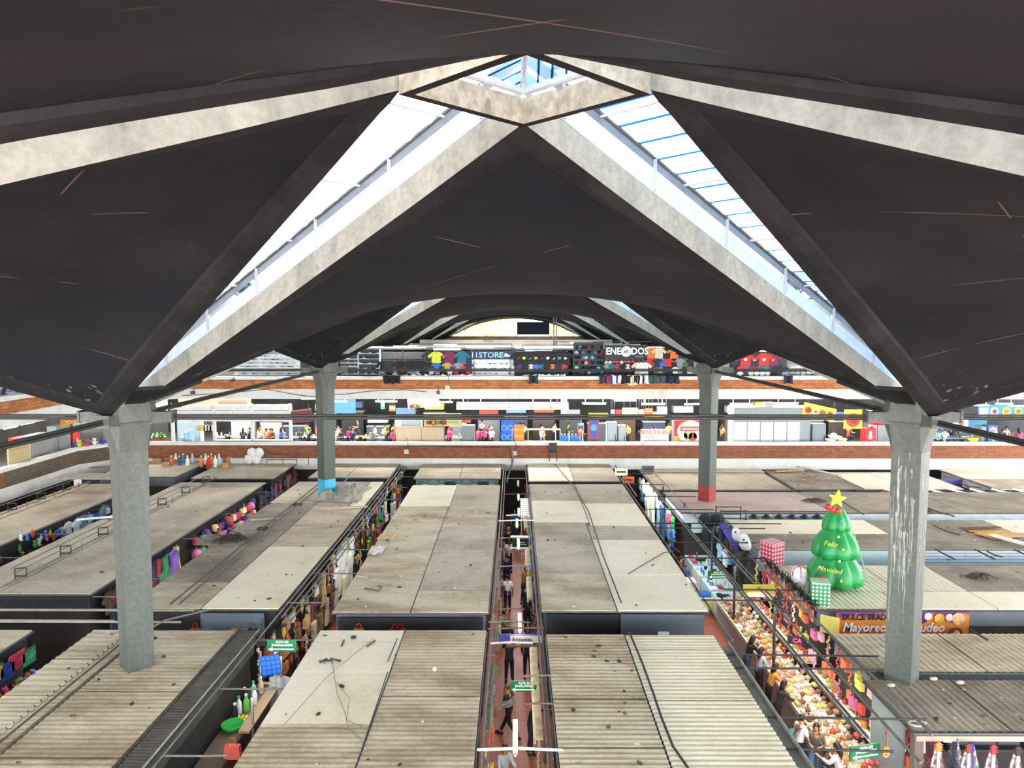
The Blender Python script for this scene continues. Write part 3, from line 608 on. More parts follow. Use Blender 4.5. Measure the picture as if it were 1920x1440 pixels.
# puppet/toy on a string, hangs
b=MB(); b.ball((0,0,-.1),.055,7); b.prism([(-.06,-.15),(.06,-.15),(.1,-.36),(-.1,-.36)],-.03,.03); b.tube([(-.05,0,-.17),(-.15,0,-.27)],.018,4); b.tube([(.05,0,-.17),(.15,0,-.27)],.018,4); b.tube([(-.04,0,-.35),(-.05,0,-.48)],.02,4); b.tube([(.04,0,-.35),(.05,0,-.48)],.02,4); hd2=MB(); hd2.tube([(0,0,-.05),(0,0,0)],.006,4); hd2.lathe([(.11,-.06),(.06,-.05),(.05,0),(.005,.02)],9)
reg('puppet',[('puppet_body',b,'body'),('hat',hd2,'trim')])
b=MB(); b.box((0,0,.0),(.5,.03,.36)); f=MB(); f.box((0,-.02,0),(.42,.012,.28)); reg('picture',[('board',b,'body'),('picture',f,'trim')])
# plastic stool
b=MB(); b.box((0,0,.46),(.32,.32,.04)); b.box((0,0,.42),(.34,.34,.04)); L=[('seat',b,'body')]
for i in (-1,1):
    for j in (-1,1):
        g=MB(); g.tube([(i*.13,j*.13,.42),(i*.2,j*.2,0)],[.04,.03],4); L.append(('leg',g,'body'))
reg('stool',L)
# a battery of fluorescent light: batten and tube
b=MB(); b.box((0,0,.04),(1.25,.1,.04)); t_=MB(); t_.tube([(-.6,0,0),(.6,0,0)],.03,6); reg('tube',[('batten',b,'trim'),('lit_tube',t_,'body')])
w_=MB(); w_.tube([(-.45,0,.06),(-.45,0,.95)],.008,4); w2=MB(); w2.tube([(.45,0,.06),(.45,0,.95)],.008,4)
reg('tube_hung',[('batten',b,'trim'),('lit_tube',t_,'body'),('hanger_wire',w_,'wire'),('hanger_wire',w2,'wire')])
# fridge
b=MB(); b.box((0,0,.9),(.75,.65,1.8)); d=MB(); d.box((0,-.34,.92),(.7,.04,1.7)); hn=MB(); hn.tube([(.28,-.38,.8),(.28,-.38,1.2)],.015,5); reg('fridge',[('cabinet',b,'body'),('door',d,'trim'),('handle',hn,'dark')])
# guitar seen from the front: body low, neck up; hangs from z=0
def gpoly(s=1):
    P=[]
    for k in range(28):
        t=2*PI*k/28; r=.165+.035*math.cos(2*t)*-1; x=math.sin(t)*(.16+.03*(-math.cos(t))); z=-.75+.25*math.cos(t); x*=1-.22*math.exp(-((math.cos(t)-.15)/.22)**2); P.append((x,z))
    return P
b=MB(); b.prism(gpoly(),-.04,.05); nk=MB(); nk.box((0,-.05,-.32),(.055,.03,.46)); hs=MB(); hs.prism([(-.04,-.1),(-.05,.08),(-.03,.1),(.03,.1),(.05,.08),(.04,-.1)],-.06,-.03)
for i in (-1,1):
    for j in range(3): hs.tube([(i*.05,-.045,-.05+.05*j),(i*.08,-.045,-.05+.05*j)],.012,5)
ho=MB(); ho.lathe([(.05,-.0),(.05,.006)],14,mat=Matrix.Translation((0,-.041,-.68))@Matrix.Rotation(PI/2,4,'X')); br=MB(); br.box((0,-.046,-.87),(.12,.012,.025)); 
reg('guitar',[('soundbox',b,'body'),('neck',nk,'neck'),('headstock',hs,'trim'),('sound_hole',ho,'dark'),('bridge',br,'dark')])
# plastic cover (cone shaped film) for a guitar
b=MB(); b.lathe([(.25,-1.05),(.24,-.7),(.17,-.45),(.08,-.12),(.03,.02)],10); 
for k,v in enumerate(b.v): b.v[k]=(v[0],v[1]*.35,v[2])
reg('cover',[('cover',b,'body')])
def film(name='clear_film'):
    m=bpy.data.materials.new(name); m.use_nodes=True; t=m.node_tree; t.nodes.clear(); o=t.nodes.new('ShaderNodeOutputMaterial'); a=t.nodes.new('ShaderNodeBsdfTransparent'); g=t.nodes.new('ShaderNodeBsdfGlossy'); g.inputs[1].default_value=.25
    x=t.nodes.new('ShaderNodeMixShader'); t.links.new(nramp(t,nnoise(t,coords(t),14,3),[(.45,.06),(.62,.45)]),x.inputs[0]); t.links.new(a.outputs[0],x.inputs[1]); t.links.new(g.outputs[0],x.inputs[2]); t.links.new(x.outputs[0],o.inputs[0]); return m
M_FILM=film()
M_TUBE=M('#f4faff',.5,0,1,0,5.0,name='lit_fluorescent_tube')
# ------------------------------------------------------------------ people
SKIN=['#c68f68','#a8714c','#b67f5a','#8d5c3e']
def _skin(name,verts,edges,rad,sub=1):
    me=bpy.data.meshes.new(name); me.from_pydata([tuple(v) for v in verts],edges,[]); o=bpy.data.objects.new(name,me); COL.objects.link(o)
    md=o.modifiers.new('s','SKIN'); md.use_smooth_shade=True
    sk=me.skin_vertices[0].data
    for i,r in enumerate(rad): sk[i].radius=r if isinstance(r,tuple) else (r,r)
    sk[0].use_root=True
    s2=o.modifiers.new('u','SUBSURF'); s2.levels=sub; s2.render_levels=sub
    dg=bpy.context.evaluated_depsgraph_get(); out=bpy.data.meshes.new_from_object(o.evaluated_get(dg)); bpy.data.objects.remove(o); bpy.data.meshes.remove(me); out.name=name; out.materials.clear(); out.materials.append(None); return out
# pose: elbow/hand offsets from the shoulder, knee/foot positions, lean
POSES={
 'stand':dict(el=((-.05,.02,-.29),(.05,.02,-.29)),ha=((-.03,-.05,-.55),(.03,-.05,-.55)),kn=((-.1,-.02,.49),(.1,-.02,.49)),ft=((-.11,0,.08),(.11,0,.08)),lean=0,hip=.93),
 'walk':dict(el=((-.07,.1,-.27),(.07,-.08,-.27)),ha=((-.06,.05,-.52),(.06,-.24,-.46)),kn=((-.09,-.14,.5),(.09,.04,.5)),ft=((-.1,-.32,.09),(.1,.36,.14)),lean=-.04,hip=.9),
 'reach':dict(el=((-.06,-.08,-.27),(.05,-.14,-.22)),ha=((-.04,-.3,-.36),(.0,-.42,-.14)),kn=((-.1,-.02,.49),(.1,-.02,.49)),ft=((-.12,0,.08),(.12,.05,.08)),lean=-.08,hip=.93),
 'bend':dict(el=((-.05,-.16,-.2),(.05,-.16,-.2)),ha=((-.03,-.4,-.3),(.03,-.4,-.3)),kn=((-.1,0,.49),(.1,0,.49)),ft=((-.12,.02,.08),(.12,-.04,.08)),lean=-.22,hip=.9),
 'phone':dict(el=((-.06,.0,-.28),(.06,-.02,-.28)),ha=((.06,-.25,-.22),(-.02,-.25,-.22)),kn=((-.1,-.02,.49),(.1,-.02,.49)),ft=((-.11,0,.08),(.11,0,.08)),lean=-.02,hip=.93),
 'sit':dict(el=((-.06,-.1,-.26),(.06,-.1,-.26)),ha=((-.04,-.34,-.26),(.04,-.34,-.26)),kn=((-.12,-.42,.5),(.12,-.42,.5)),ft=((-.12,-.42,.08),(.12,-.42,.08)),lean=-.06,hip=.52),
}
_P={}
def _pose(pose,fingers):
    k=(pose,fingers)
    if k in _P: return _P[k]
    p=POSES[pose]; hz=p['hip']; ln=p['lean']; V=Vector
    pel=V((0,0,hz)); sp=V((0,ln*.35,hz+.2)); ch=V((0,ln*.8,hz+.4)); nk=V((0,ln,hz+.54)); hb=V((0,ln-.015,hz+.62)); hd=V((0,ln-.035,hz+.70)); ht=V((0,ln-.02,hz+.765)); nose=V((0,ln-.115,hz+.66))
    verts=[pel,sp,ch,nk,hb,hd,ht,nose]; rad=[(.13,.1),(.12,.085),(.14,.09),(.05,.05),(.065,.075),(.076,.09),(.05,.062),(.014,.016)]; ed=[(0,1),(1,2),(2,3),(3,4),(4,5),(5,6),(5,7)]
    sv=[pel+V((0,0,-.13)),sp,ch,nk+V((0,0,-.05))]; sr=[(.168,.135),(.142,.1),(.158,.105),(.07,.07)]; se=[(0,1),(1,2),(2,3)]
    tv=[pel+V((0,ln*.2,.2)),pel]; tr_=[(.138,.108),(.15,.118)]; te=[(0,1)]; feet=[]
    for i,s in enumerate((-1,1)):
        sh=ch+V((s*.165,0,.075)); el=sh+V(p['el'][i]); ha=sh+V(p['ha'][i]); wr=el.lerp(ha,.93)
        n=len(verts); verts+=[sh,el,wr]; rad+=[.055,.04,.027]; ed+=[(2,n),(n,n+1),(n+1,n+2)]
        d=(ha-el).normalized(); side=d.cross(V((0,0,1))); side=side.normalized() if side.length>.2 else V((1,0,0)); up=side.cross(d)
        pal=wr+d*.075; verts.append(pal); rad.append((.034,.02)); ed.append((n+2,n+3))
        if fingers:
            for j,(o_,L) in enumerate(((-.03,.065),(-.01,.078),(.01,.073),(.03,.058))):
                q=pal+d*.025+side*o_; m1=q+d*L*.55-up*.006; m2=q+d*L*.95-up*.03; a=len(verts); verts+=[q,m1,m2]; rad+=[.0095,.0085,.007]; ed+=[(n+3,a),(a,a+1),(a+1,a+2)]
            q=wr+d*.03-side*.035*s; a=len(verts); verts+=[q,q+d*.035-side*.02*s]; rad+=[.011,.009]; ed+=[(n+2,a),(a,a+1)]
        k2=len(sv); sv+=[sh,sh.lerp(el,.95),el.lerp(ha,.75)]; sr+=[.075,.058,.042]; se+=[(2,k2),(k2,k2+1)]+([(k2+1,k2+2)])
        hp=pel+V((s*.09,0,-.05)); kn=V(p['kn'][i]); ft=V(p['ft'][i])
        n=len(verts); verts+=[hp,kn,ft,ft+V((0,-.1,-.035))]; rad+=[.085,.055,.038,.03]; ed+=[(0,n),(n,n+1),(n+1,n+2),(n+2,n+3)]
        k3=len(tv); tv+=[hp,kn,ft+V((0,0,.03))]; tr_+=[.102,.07,.058]; te+=[(1,k3),(k3,k3+1),(k3+1,k3+2)]
        feet.append(ft)
    body=_skin('body',verts,ed,rad); shirt=_skin('shirt',sv,se,sr); leg=_skin('trousers',tv,te,tr_)
    short=_skin('tee',sv[:4]+[sv[4],sv[4].lerp(sv[5],.8),sv[7],sv[7].lerp(sv[8],.8)],[(0,1),(1,2),(2,3),(2,4),(4,5),(2,6),(6,7)],sr[:4]+[.08,.066,.08,.066])
    shoes=[]
    for ft in feet:
        m=MB(); m.ball((ft.x,ft.y-.055,ft.z-.035),(.052,.14,.05),8); m.box((ft.x,ft.y-.055,ft.z-.07),(.095,.27,.02)); shoes.append(m.mesh('shoe',[None]))
    hr=MB(); hr.ball((hd.x,hd.y+.018,hd.z+.022),(.088,.1,.098),10)
    me=hr.mesh('hair',[None]); bm=bmesh.new(); bm.from_mesh(me)
    cut=[f for f in bm.faces if f.calc_center_median().y<hd.y-.035 and f.calc_center_median().z<hd.z+.045]; bmesh.ops.delete(bm,geom=cut,context='FACES'); bm.to_mesh(me); bm.free()
    lh=MB(); lh.tube([hd+V((0,.04,.05)),hd+V((0,.085,-.05)),hd+V((0,.11,-.2)),hd+V((0,.11,-.36))],[.075,.085,.08,.03],8)
    ey=[]
    for s in (-1,1):
        e=MB(); e.ball((s*.032,hd.y-.088,hd.z-.012),(.012,.007,.007),6); ey.append(e.mesh('eye',[None]))
    mo=MB(); mo.ball((0,hd.y-.088,hd.z-.078),(.024,.008,.008),6)
    er=[]
    for s in (-1,1):
        e=MB(); e.ball((s*.079,hd.y+.005,hd.z-.02),(.012,.02,.03),6); er.append(e.mesh('ear',[None]))
    cp=MB(); cp.lathe([(.1,.03),(.098,.07),(.07,.115),(.01,.13)],12,c=(hd.x,hd.y+.01,hd.z-.01)); cp.prism([(-.07,hd.y-.07),(.07,hd.y-.07),(.05,hd.y-.18),(-.05,hd.y-.18)],hd.z+.03,hd.z+.045,axis='z')
    _P[k]=dict(body=body,shirt=shirt,tee=short,trousers=leg,shoes=shoes,hair=me,long=lh.mesh('long_hair',[None]),eyes=ey,mouth=mo.mesh('mouth',[None]),ears=er,cap=cp.mesh('cap',[None]),hd=hd)
    return _P[k]
def person(label,loc,rz,pose='stand',top='#333333',low='#20242c',hair='#1a1512',skin=0,tee=False,longhair=False,cap=None,fine=False,s=.97,group=None):
    P=_pose(pose,fine); th=thing('person',label,'person',loc,rz,group); th.scale=(s,s,s)
    def ad(n,me,c,rough=.8):
        o=put(n,me,th); o.material_slots[0].link='OBJECT'; o.material_slots[0].material=M(c,rough,.1,8) if isinstance(c,str) else c; return o
    ad('body',P['body'],SKIN[skin],.55); ad('shirt',P['tee' if tee else 'shirt'],top); ad('trousers',P['trousers'],low)
    for m in P['shoes']: ad('shoe',m,'#26262a')
    h=ad('hair',P['hair'],hair,.5)
    if longhair: ad('long_hair',P['long'],hair,.5)
    if cap: ad('cap',P['cap'],cap)
    if fine:
        for m in P['eyes']: ad('eye',m,'#1c1410')
        for m in P['ears']: ad('ear',m,SKIN[skin])
        ad('mouth',P['mouth'],'#8a4a40')
    return th
# ------------------------------------------------------------------ lower gallery: the food hall behind the parapet
def span(x0,x1,y0,y1,Y): a=atY(x0,y1,Y); b=atY(x1,y0,Y); return a.x,b.x,a.z,b.z      # left, right, bottom, top
def board(name,label,cat,px,Y,parts,rz=0,group=None,th_=.05):
    """a flat board standing in the place, seen face on; parts(MB-free callback) adds its face"""
    x0,x1,z0,z1=span(*px,Y); w,h=x1-x0,z1-z0
    t=thing(name,label,cat,((x0+x1)/2,Y,z0),rz,group); parts(t,w,h)
    if z0>9 and z1<12:
        for q in (-.44,.4): pbox(t,'post',(q*w,.08,ZU-z0),(q*w+.05,.13,h*.9),M_STEEL)
    elif 4.9<z0 and z1<7.7 and Y>49:
        for q in (-.4,.4): pbox(t,'hanger_cord',(q*w-.01,.01,h*.9),(q*w+.01,.03,7.76-z0),'#444444')
    return t
def pbox(t,n,a,b,c,lab=None):
    m=MB(); m.b2(a,b); o=m.build(n,M(c,.5,.06,3) if isinstance(c,str) else c,t)
    if lab: o['label']=lab
    return o
def disc(t,n,x,y,z,r,c,d=.02,seg=14):
    m=MB(); m.lathe([(r,0),(r,d)],seg,mat=Matrix.Translation((x,y,z))@Matrix.Rotation(PI/2,4,'X')); return m.build(n,M(c,.6,.25,9) if isinstance(c,str) else c,t)
def dishes(t,n,x0,x1,y,z,r,cols):
    for i in range(n):
        x=x0+(x1-x0)*(i+.5)/n; disc(t,'dish_picture',x,y,z,r,cols[i%len(cols)]); disc(t,'dish_picture',x+r*.1,y-.02,z,r*.55,['#7a3a1c','#c8742c','#5c7a2c'][i%3])
Y2=50.2; ZG=3.8; ZU=8.3
def gy(px,pytop,Y=Y2): return atY(px,pytop,Y)
# --- white food kiosk at the left
x0,x1,z0,z1=span(322,548,757,828,50.4)
t=thing('food_kiosk','long white food kiosk with tall panels at the left of the lower gallery','kiosk',(0,50.4,0))
for i,px in enumerate((324,402,473,545)):
    x=gy(px,800,50.4).x; pbox(t,'post',(x-.09,-.09,ZG),(x+.09,.09,z1),'#dfe0dc')
for a,b in ((324,402),(402,473),(473,545)):
    xa,xb=gy(a,800,50.4).x+.1,gy(b,800,50.4).x-.1; zb,zt=gy(a,790,50.4).z,gy(a,760,50.4).z
    for k in range(2): pbox(t,'panel',(xa+(xb-xa)*k/2+.01,-.04,zb),(xa+(xb-xa)*(k+1)/2-.01,.04,zt-.35),'#dcdedb')
    pbox(t,'canopy_board',(xa,-.25,zt-.3),(xb,.6,zt),'#e8e9e6')
    if a!=324: pbox(t,'counter',(xa,-.3,ZG+.9),(xb,.3,ZG+1.0),'#b9bdbd'); pbox(t,'counter_front',(xa,-.25,ZG),(xb,-.2,ZG+.9),'#8d9498')
xa,xb=gy(332,800,50.9).x,gy(375,800,50.9).x; t2=thing('cold_cabinet','pale grey-blue cold cabinet inside the white kiosk, behind the barrels','cabinet',((xa+xb)/2,50.9,ZG)); pbox(t2,'cabinet_body',(-(xb-xa)/2,0,0),((xb-xa)/2,.6,2.2),'#a9bcc0'); pbox(t2,'door',(-(xb-xa)/2+.1,-.04,.1),((xb-xa)/2-.1,0,2.1),'#b5c6c9')
for i,(px,h) in enumerate(((341,.8),(350,1.15),(357,1.3))):
    x=gy(px,810).x; m=MB(); m.lathe([(.17,0),(.19,.05),(.19,h-.1),(.15,h)],12); b=thing('water_barrel',f"pale blue plastic barrel in the white kiosk, {['shortest','middle','tallest'][i]} of three",'barrel',(x,50.25,ZG+.35),0); m.build('barrel_body',M('#a8d8ea',.4,.05),b); l=MB(); l.lathe([(.16,h),(.16,h+.05)],12); l.build('lid',M('#d5eef6'),b)
hang=[(372,'#c9b8a8'),(380,'#f2d63a'),(386,'#e8e4dc'),(392,'#ded8d2'),(397,'#e5e0d4')]
for i,(px,c) in enumerate(hang):
    x=gy(px,790,50.35).x; item('bag','carrier_bag',f"{'yellow' if c=='#f2d63a' else 'white'} carrier bag hung in the white kiosk"+('' if c=='#f2d63a' else ', '+('left of the yellow' if px<380 else ['','','first','second','third'][hang.index((px,c))]+' right of the yellow')),'bag',(x,50.35,gy(px,790,50.35).z),0,{'body':c,'trim':'#dddddd'},'carrier bags hung in the white kiosk',s=.8,sz=(.8,.8,1.2))
for i,px in enumerate((377,384,391)): item('carton','wooden_crate',f'small brown wooden crate under the bags in the white kiosk, {["left","middle","right"][i]} one','crate',(gy(px,810).x,50.1,ZG+.55),0,{'body':'#8d6236','trim':'#6e4a28'},'brown crates in the white kiosk',s=.75)
# seated and standing eaters
folk=[(455,'#2b3350','sit',0,None,'navy shirt at the white kiosk counter'),(466,'#1d1f27','stand',0,None,'black shirt behind the white kiosk counter'),(484,'#c9ccd0','sit',0,'#c03a34','pale grey shirt and red cap at the kiosk'),(497,'#c8a98a','sit',0,'#b03030','tan shirt and red cap at the kiosk'),(505,'#b8392e','sit',0,None,'red shirt at the kiosk'),(512,'#30303a','sit',0,None,'dark shirt beside the red one at the kiosk'),(526,'#4a67b5','stand',0,None,'bright blue shirt standing at the right end of the kiosk'),
 (563,'#3a3d34','sit',0,None,'olive shirt near the burgundy cloth'),(578,'#24262c','sit',0,None,'black jacket near the burgundy cloth'),
 (641,'#26282c','sit',0,None,'black shirt seated right of the far left column'),(629,'#e9e9e9','sit',0,None,'white shirt seated right of the far left column'),(656,'#d83a78','stand',0,None,'bright pink shirt among the tables'),(662,'#2f3d6a','sit',0,None,'navy striped shirt among the tables'),(699,'#8b939b','sit',0,'#3a4aa0','grey shirt and blue cap'),(724,'#2a2c33','sit',0,None,'black and white shirt by the beige panels'),(737,'#e4406e','sit',0,None,'pink and orange shirt by the beige panels'),(722,'#c7d94a','stand',1,None,'yellow-green vest carrying a tray'),
 (843,'#e8428a','stand',0,None,'pink uniform right of the beige panels'),(898,'#ee4f96','stand',0,None,'pink uniform, left one of the pair by the fridge'),(909,'#ee4f96','stand',0,None,'pink uniform, right one of the pair by the fridge'),(903,'#22242c','stand',1,None,'black shirt behind the pink uniforms'),(917,'#7a2435','stand',1,None,'maroon shirt behind the pink uniforms'),(922,'#e8e8e6','stand',0,'#e8e8e6','white coat and white cap'),(976,'#7fc13a','stand',2,None,'lime green shirt behind the blue cooler'),(1016,'#9aa19c','stand',0,'#c8ccc4','grey shirt and pale cap behind the yellow counter'),(1088,'#8b4a35','sit',1,None,'brown shirt by the water jugs'),(1065,'#25482e','stand',2,None,'dark green shirt behind the water jugs'),
 (1760,'#7fc4bd','sit',0,None,'turquoise shirt right of the near right column'),(1772,'#e3e3e6','sit',0,None,'white shirt leaning at the bench'),(1784,'#22242f','sit',1,None,'black shirt on the bench'),(1793,'#2a3350','sit',1,None,'navy shirt on the bench'),(1880,'#3a3e60','sit',0,None,'dark blue shirt right of the blue cooler'),(1886,'#cfcfd2','sit',1,None,'pale grey shirt right of the blue cooler'),(1912,'#d9447a','sit',0,None,'pink shirt at the right edge')]
random.seed(3)
for i,(px,c,po,dp,cap,lb) in enumerate(folk):
    Y=50.9+dp*1.2; x=gy(px,800,Y).x
    z=ZG+(.42 if po=='sit' else .1)
    person(f'person in {lb}'[:120],(x,Y,z),random.choice((0,PI,.6,-.7,2.4)),'sit' if po=='sit' else random.choice(('reach','phone','stand')),top=c,low=random.choice(('#22283a','#1c1c20','#3a4660')),skin=i%4,cap=cap,tee=True,longhair=(i%3==0 and not cap))
# plinth the front tables and seats stand on (tables)
M_TBL=M('#b9bcbb',.35,.1)
for i,px in enumerate((292,420,440,560,585,640,665,690,712,850,1745,1780,1810,1895)):
    Y=51.4; x=gy(px,810,Y).x; t=thing('food_table',f'steel-topped food table on the lower gallery, {ORD[i]} from the left','table',(x,Y,ZG)); pbox(t,'tabletop',(-.55,-.35,.98),(.55,.35,1.04),M_TBL)
    for a in (-1,1):
        for b in (-1,1): m=MB(); m.tube([(a*.5,b*.3,0),(a*.5,b*.3,.98)],.025,4); m.build('leg',M_STEEL,t,fix=False)
    for j in range(4):
        c=random.choice(['#e8e6e0','#c23b2c','#3f7ac0','#e6a23a','#8fb84a','#7a4a30']); nm=random.choice(['jar','bottle','bowl'])
        item(nm,{'jar':'sauce_jar','bottle':'sauce_bottle','bowl':'mixing_bowl'}[nm],f"{ORD[j]} pot from the left on the table by the {['plants','kiosk','kiosk middle','burgundy cloth','far left column','pink cook','tray carrier','grey shirt','beige panels','pink uniform','near right column','bench','yellow sheet','right edge'][i]}",'pot' if nm!='bowl' else 'bowl',(x-.42+.28*j,Y-.1,ZG+1.04),0,{'body':c,'trim':'#ddd'},f'table things on the lower gallery, table {i}',s=1.2 if nm!='bowl' else .7)
# stools / chairs rows are small; potted plants left
for i,px in enumerate((291,299,306)):
    p=thing('potted_plant',f"bright green plant on the parapet side left of the kiosk, {['left','middle','right'][i]} one",'plant',(gy(px,810).x,50.1,ZG+1.0)); q=MB(); q.lathe([(.1,0),(.14,.2)],9); q.build('pot',M('#b0482e'),p); f=MB()
    for k in range(26): a=random.random()*6.3; e=random.uniform(.1,1.2); d=Vector((math.cos(a)*math.cos(e),math.sin(a)*math.cos(e),math.sin(e)))*random.uniform(.2,.38); s_=Vector((-d.y,d.x,0)).normalized()*.05; o=Vector((0,0,.2)); f.add([o,o+d*.5+s_,o+d,o+d*.5-s_],[(0,1,2,3)])
    f.build('leaves',M('#4fae2f',.6,.3),p,fix=False)
# boards, cabinets and signs along the gallery front
def cab(name,label,cat,px,Y,c,dc=None,depth=.7,grp=None,handle=True):
    x0,x1,z0,z1=span(*px,Y); w=x1-x0; h=z1-ZG; t=thing(name,label,cat,((x0+x1)/2,Y,ZG),0,grp); pbox(t,'cabinet_body',(-w/2,0,0),(w/2,depth,h),c)
    pbox(t,'door',(-w/2+.04,-.04,.06),(w/2-.04,0,h-.06),dc or c)
    if handle: pbox(t,'handle',(w/2-.12,-.09,h*.45),(w/2-.08,-.04,h*.65),'#40464a')
    return t,w,h
Yf=50.0
t,w,h=cab('screen_board','wide beige board closing a stall, left of the pink uniforms','panel',(742,790,800,826),Yf,'#c9b596','#cdb999',.1,handle=False)
t,w,h=cab('screen_board','second beige board, right beside the first one','panel',(790,832,801,826),Yf,'#bfa986','#c6b190',.1,handle=False)
t,w,h=cab('chest_freezer','pale grey-blue chest freezer behind the beige boards','freezer',(752,790,787,812),51.2,'#a7b8c4')
def menu(t,w,h):
    pbox(t,'board',(-w/2,0,0),(w/2,.06,h),'#c8bd86'); dishes(t,4,-w/2+.1,w*.1,-.01,h*.3,.22,['#b99a5e','#8c6a3a'])
    pbox(t,'text_line',(w*.15,-.02,h*.24),(w*.43,0,h*.36),'#a39d62')
board('menu_board','pale yellow menu board with round dish pictures over the beige boards','sign',(795,865,775,799),50.3,menu)
t,w,h=cab('steel_counter','plain grey steel counter end left of the pink uniforms','counter',(866,890,798,826),Yf,'#7e8381')
t,w,h=cab('drink_cooler','bright blue drinks cooler with six round emblems','cooler',(939,963,786,826),49.95,'#1a55b8','#1f5fc8',handle=False)
for i in (-1,1):
    for j in range(3): disc(t,'emblem',i*w*.23,-.05,h*(.25+.26*j),.2,'#5f9ae0'); disc(t,'emblem',i*w*.23,-.07,h*(.25+.26*j),.11,'#1f5fc8')
t,w,h=cab('screen_board','orange panel with yellow stripes beside the blue cooler','panel',(963,983,797,817),Yf,'#e07a24','#e78a2e',.1,handle=False); pbox(t,'stripe',(-w*.4,-.06,h*.45),(w*.4,-.045,h*.52),'#f0c23a'); pbox(t,'stripe',(-w*.4,-.06,h*.62),(w*.4,-.045,h*.66),'#f0c23a')
t=thing('display_counter','low pale yellow display counter in front of the grey-shirted cook','counter',(gy(1005,815).x,49.9,ZG)); pbox(t,'counter_body',(-1.6,0,0),(1.6,.5,.95),'#e2c98f')
for k in range(4): pbox(t,'post',(-1.6+1.05*k,0,.95),(-1.54+1.05*k,.05,1.75),'#d9b45c')
pbox(t,'shelf',(-1.6,0,1.72),(1.6,.4,1.78),'#e8d39a')
for i,(px) in enumerate((1053,1059,1065,1072,1079)): item('water_jug','water_jug','large blue water jug on the white rack of the lower gallery','water jug',(gy(px,815).x,49.95,ZG+.95-(.0)),0,{'body':'#3f86c4','trim':'#dfe8ee'},'blue water jugs',s=1.0)
t=thing('jug_rack','white rack holding the blue water jugs','rack',(gy(1066,815).x,49.95,ZG)); pbox(t,'shelf',(-.9,-.3,.86),(.9,.3,.94),'#e4e7e8')
for a in (-.88,.0,.88): pbox(t,'post',(a-.03,-.3,0),(a+.03,-.25,1.7),'#e4e7e8')
item('water_jug','water_jug','single blue water jug right of the white rack','water jug',(gy(1087,815).x,49.95,ZG+.7),0,{'body':'#3f86c4','trim':'#dfe8ee'}); pbox(thing('low_shelf','low shelf under the single blue jug','shelf',(gy(1090,815).x,49.95,ZG)),'shelf_box',(-.6,-.25,0),(.6,.25,.69),'#ccb98a')
def pill(t,w,h):
    pbox(t,'board',(-w/2,0,0),(w/2,.12,h),'#b5433c'); pbox(t,'board_field',(-w*.35,-.02,.1),(w*.35,0,h*.95),'#4a55a8'); disc(t,'emblem',0,-.03,h*.55,.22,'#5fa0dc')
board('pillar_sign','red and violet-blue upright sign with a round emblem','sign',(1104,1123,783,824),50.1,pill)
cab('fridge','tall pale grey fridge, the taller of two left of the white tripe sign','fridge',(1138,1157,792,829),Yf,'#9fa9a9','#aab4b4'); cab('fridge','pale grey fridge, the shorter of two left of the white tripe sign','fridge',(1159,1174,798,829),Yf,'#9aa5a8','#a5b0b3')
def menud(t,w,h):
    pbox(t,'board',(-w/2,0,0),(w/2,.06,h),'#e8e7e0'); text('MENUDERIA',.42,M('#c9736a'),t,(0,-.02,h*.78),sx=.95); pbox(t,'olive_mark',(-w*.35,-.02,h*.42),(0,0,h*.48),'#a9a34a'); pbox(t,'text_line',(-w*.42,-.02,h*.16),(w*.42,0,h*.2),'#8a8c90'); pbox(t,'text_line',(-w*.25,-.02,h*.26),(w*.42,0,h*.29),'#a0a2a6')
board('shop_sign','white sign reading MENUDERIA in pale red letters on the parapet','sign',(1201,1254,805,831),49.9,menud)
def bigsign(t,w,h):
    pbox(t,'board',(-w/2,0,0),(w/2,.08,h),'#c8262a'); pbox(t,'corner_field',(-w/2,-.01,0),(-w*.2,0,h*.3),'#e2b23c')
    m=MB(); m.lathe([(h*.49,0),(h*.49,.02)],28,mat=Matrix.Translation((w*.06,-.01,h*.5))@Matrix.Scale(1.25,4,(1,0,0))@Matrix.Rotation(PI/2,4,'X')); m.build('plate',M('#ded9c6'),t)
    pbox(t,'meat_picture',(-w*.3,-.06,h*.52),(w*.38,-.04,h*.72),'#a8605a'); pbox(t,'bun_picture',(-w*.25,-.08,h*.58),(w*.32,-.06,h*.66),'#e0a8a4')
    for k in range(4): disc(t,'taco_picture',-w*.2+w*.16*k,-.06,h*.28+.1*(k%2),.28,['#e6dcc6','#9db87a','#c9453a','#efe8d8'][k])
board('food_sign','big red sign with a round plate of food, left of the far right column','sign',(1264,1320,788,830),49.95,bigsign)
# steel kiosk with five white panels
x0,x1,z0,z1=span(1375,1521,764,832,50.1); t=thing('steel_kiosk','closed grey steel kiosk with five white shutter panels right of the far right column','kiosk',((x0+x1)/2,50.1,ZG)); w=x1-x0; h=z1-ZG
pbox(t,'kiosk_body',(-w/2,0,0),(w/2,1.4,h),'#8f9797'); pbox(t,'upper_band',(-w/2,-.06,h*.78),(w/2,0,h),'#8a9394')
for k in range(5): pbox(t,'shutter_panel',(-w/2+.02+w*.172*k,-.07,.3),(-w/2-.03+w*.172*(k+1),-.01,h*.7),'#d5dbd8')
pbox(t,'vent_hood',(-w*.1,-.02,h),(0,.4,h+.35),'#a8adac')
cab('fridge','grey steel fridge with two stickers, right of the white-panelled kiosk','fridge',(1522,1549,795,832),Yf,'#6f7a7c','#7a8688')
def yb(n):
    def f(t,w,h):
        pbox(t,'board',(-w/2,0,0),(w/2,.05,h),'#ecc23c'); dishes(t,n,-w*.45,w*.45,-.01,h*.45,min(h*.36,w/n*.4),['#c8452a','#e8d9b8','#a8662c'])
    return f
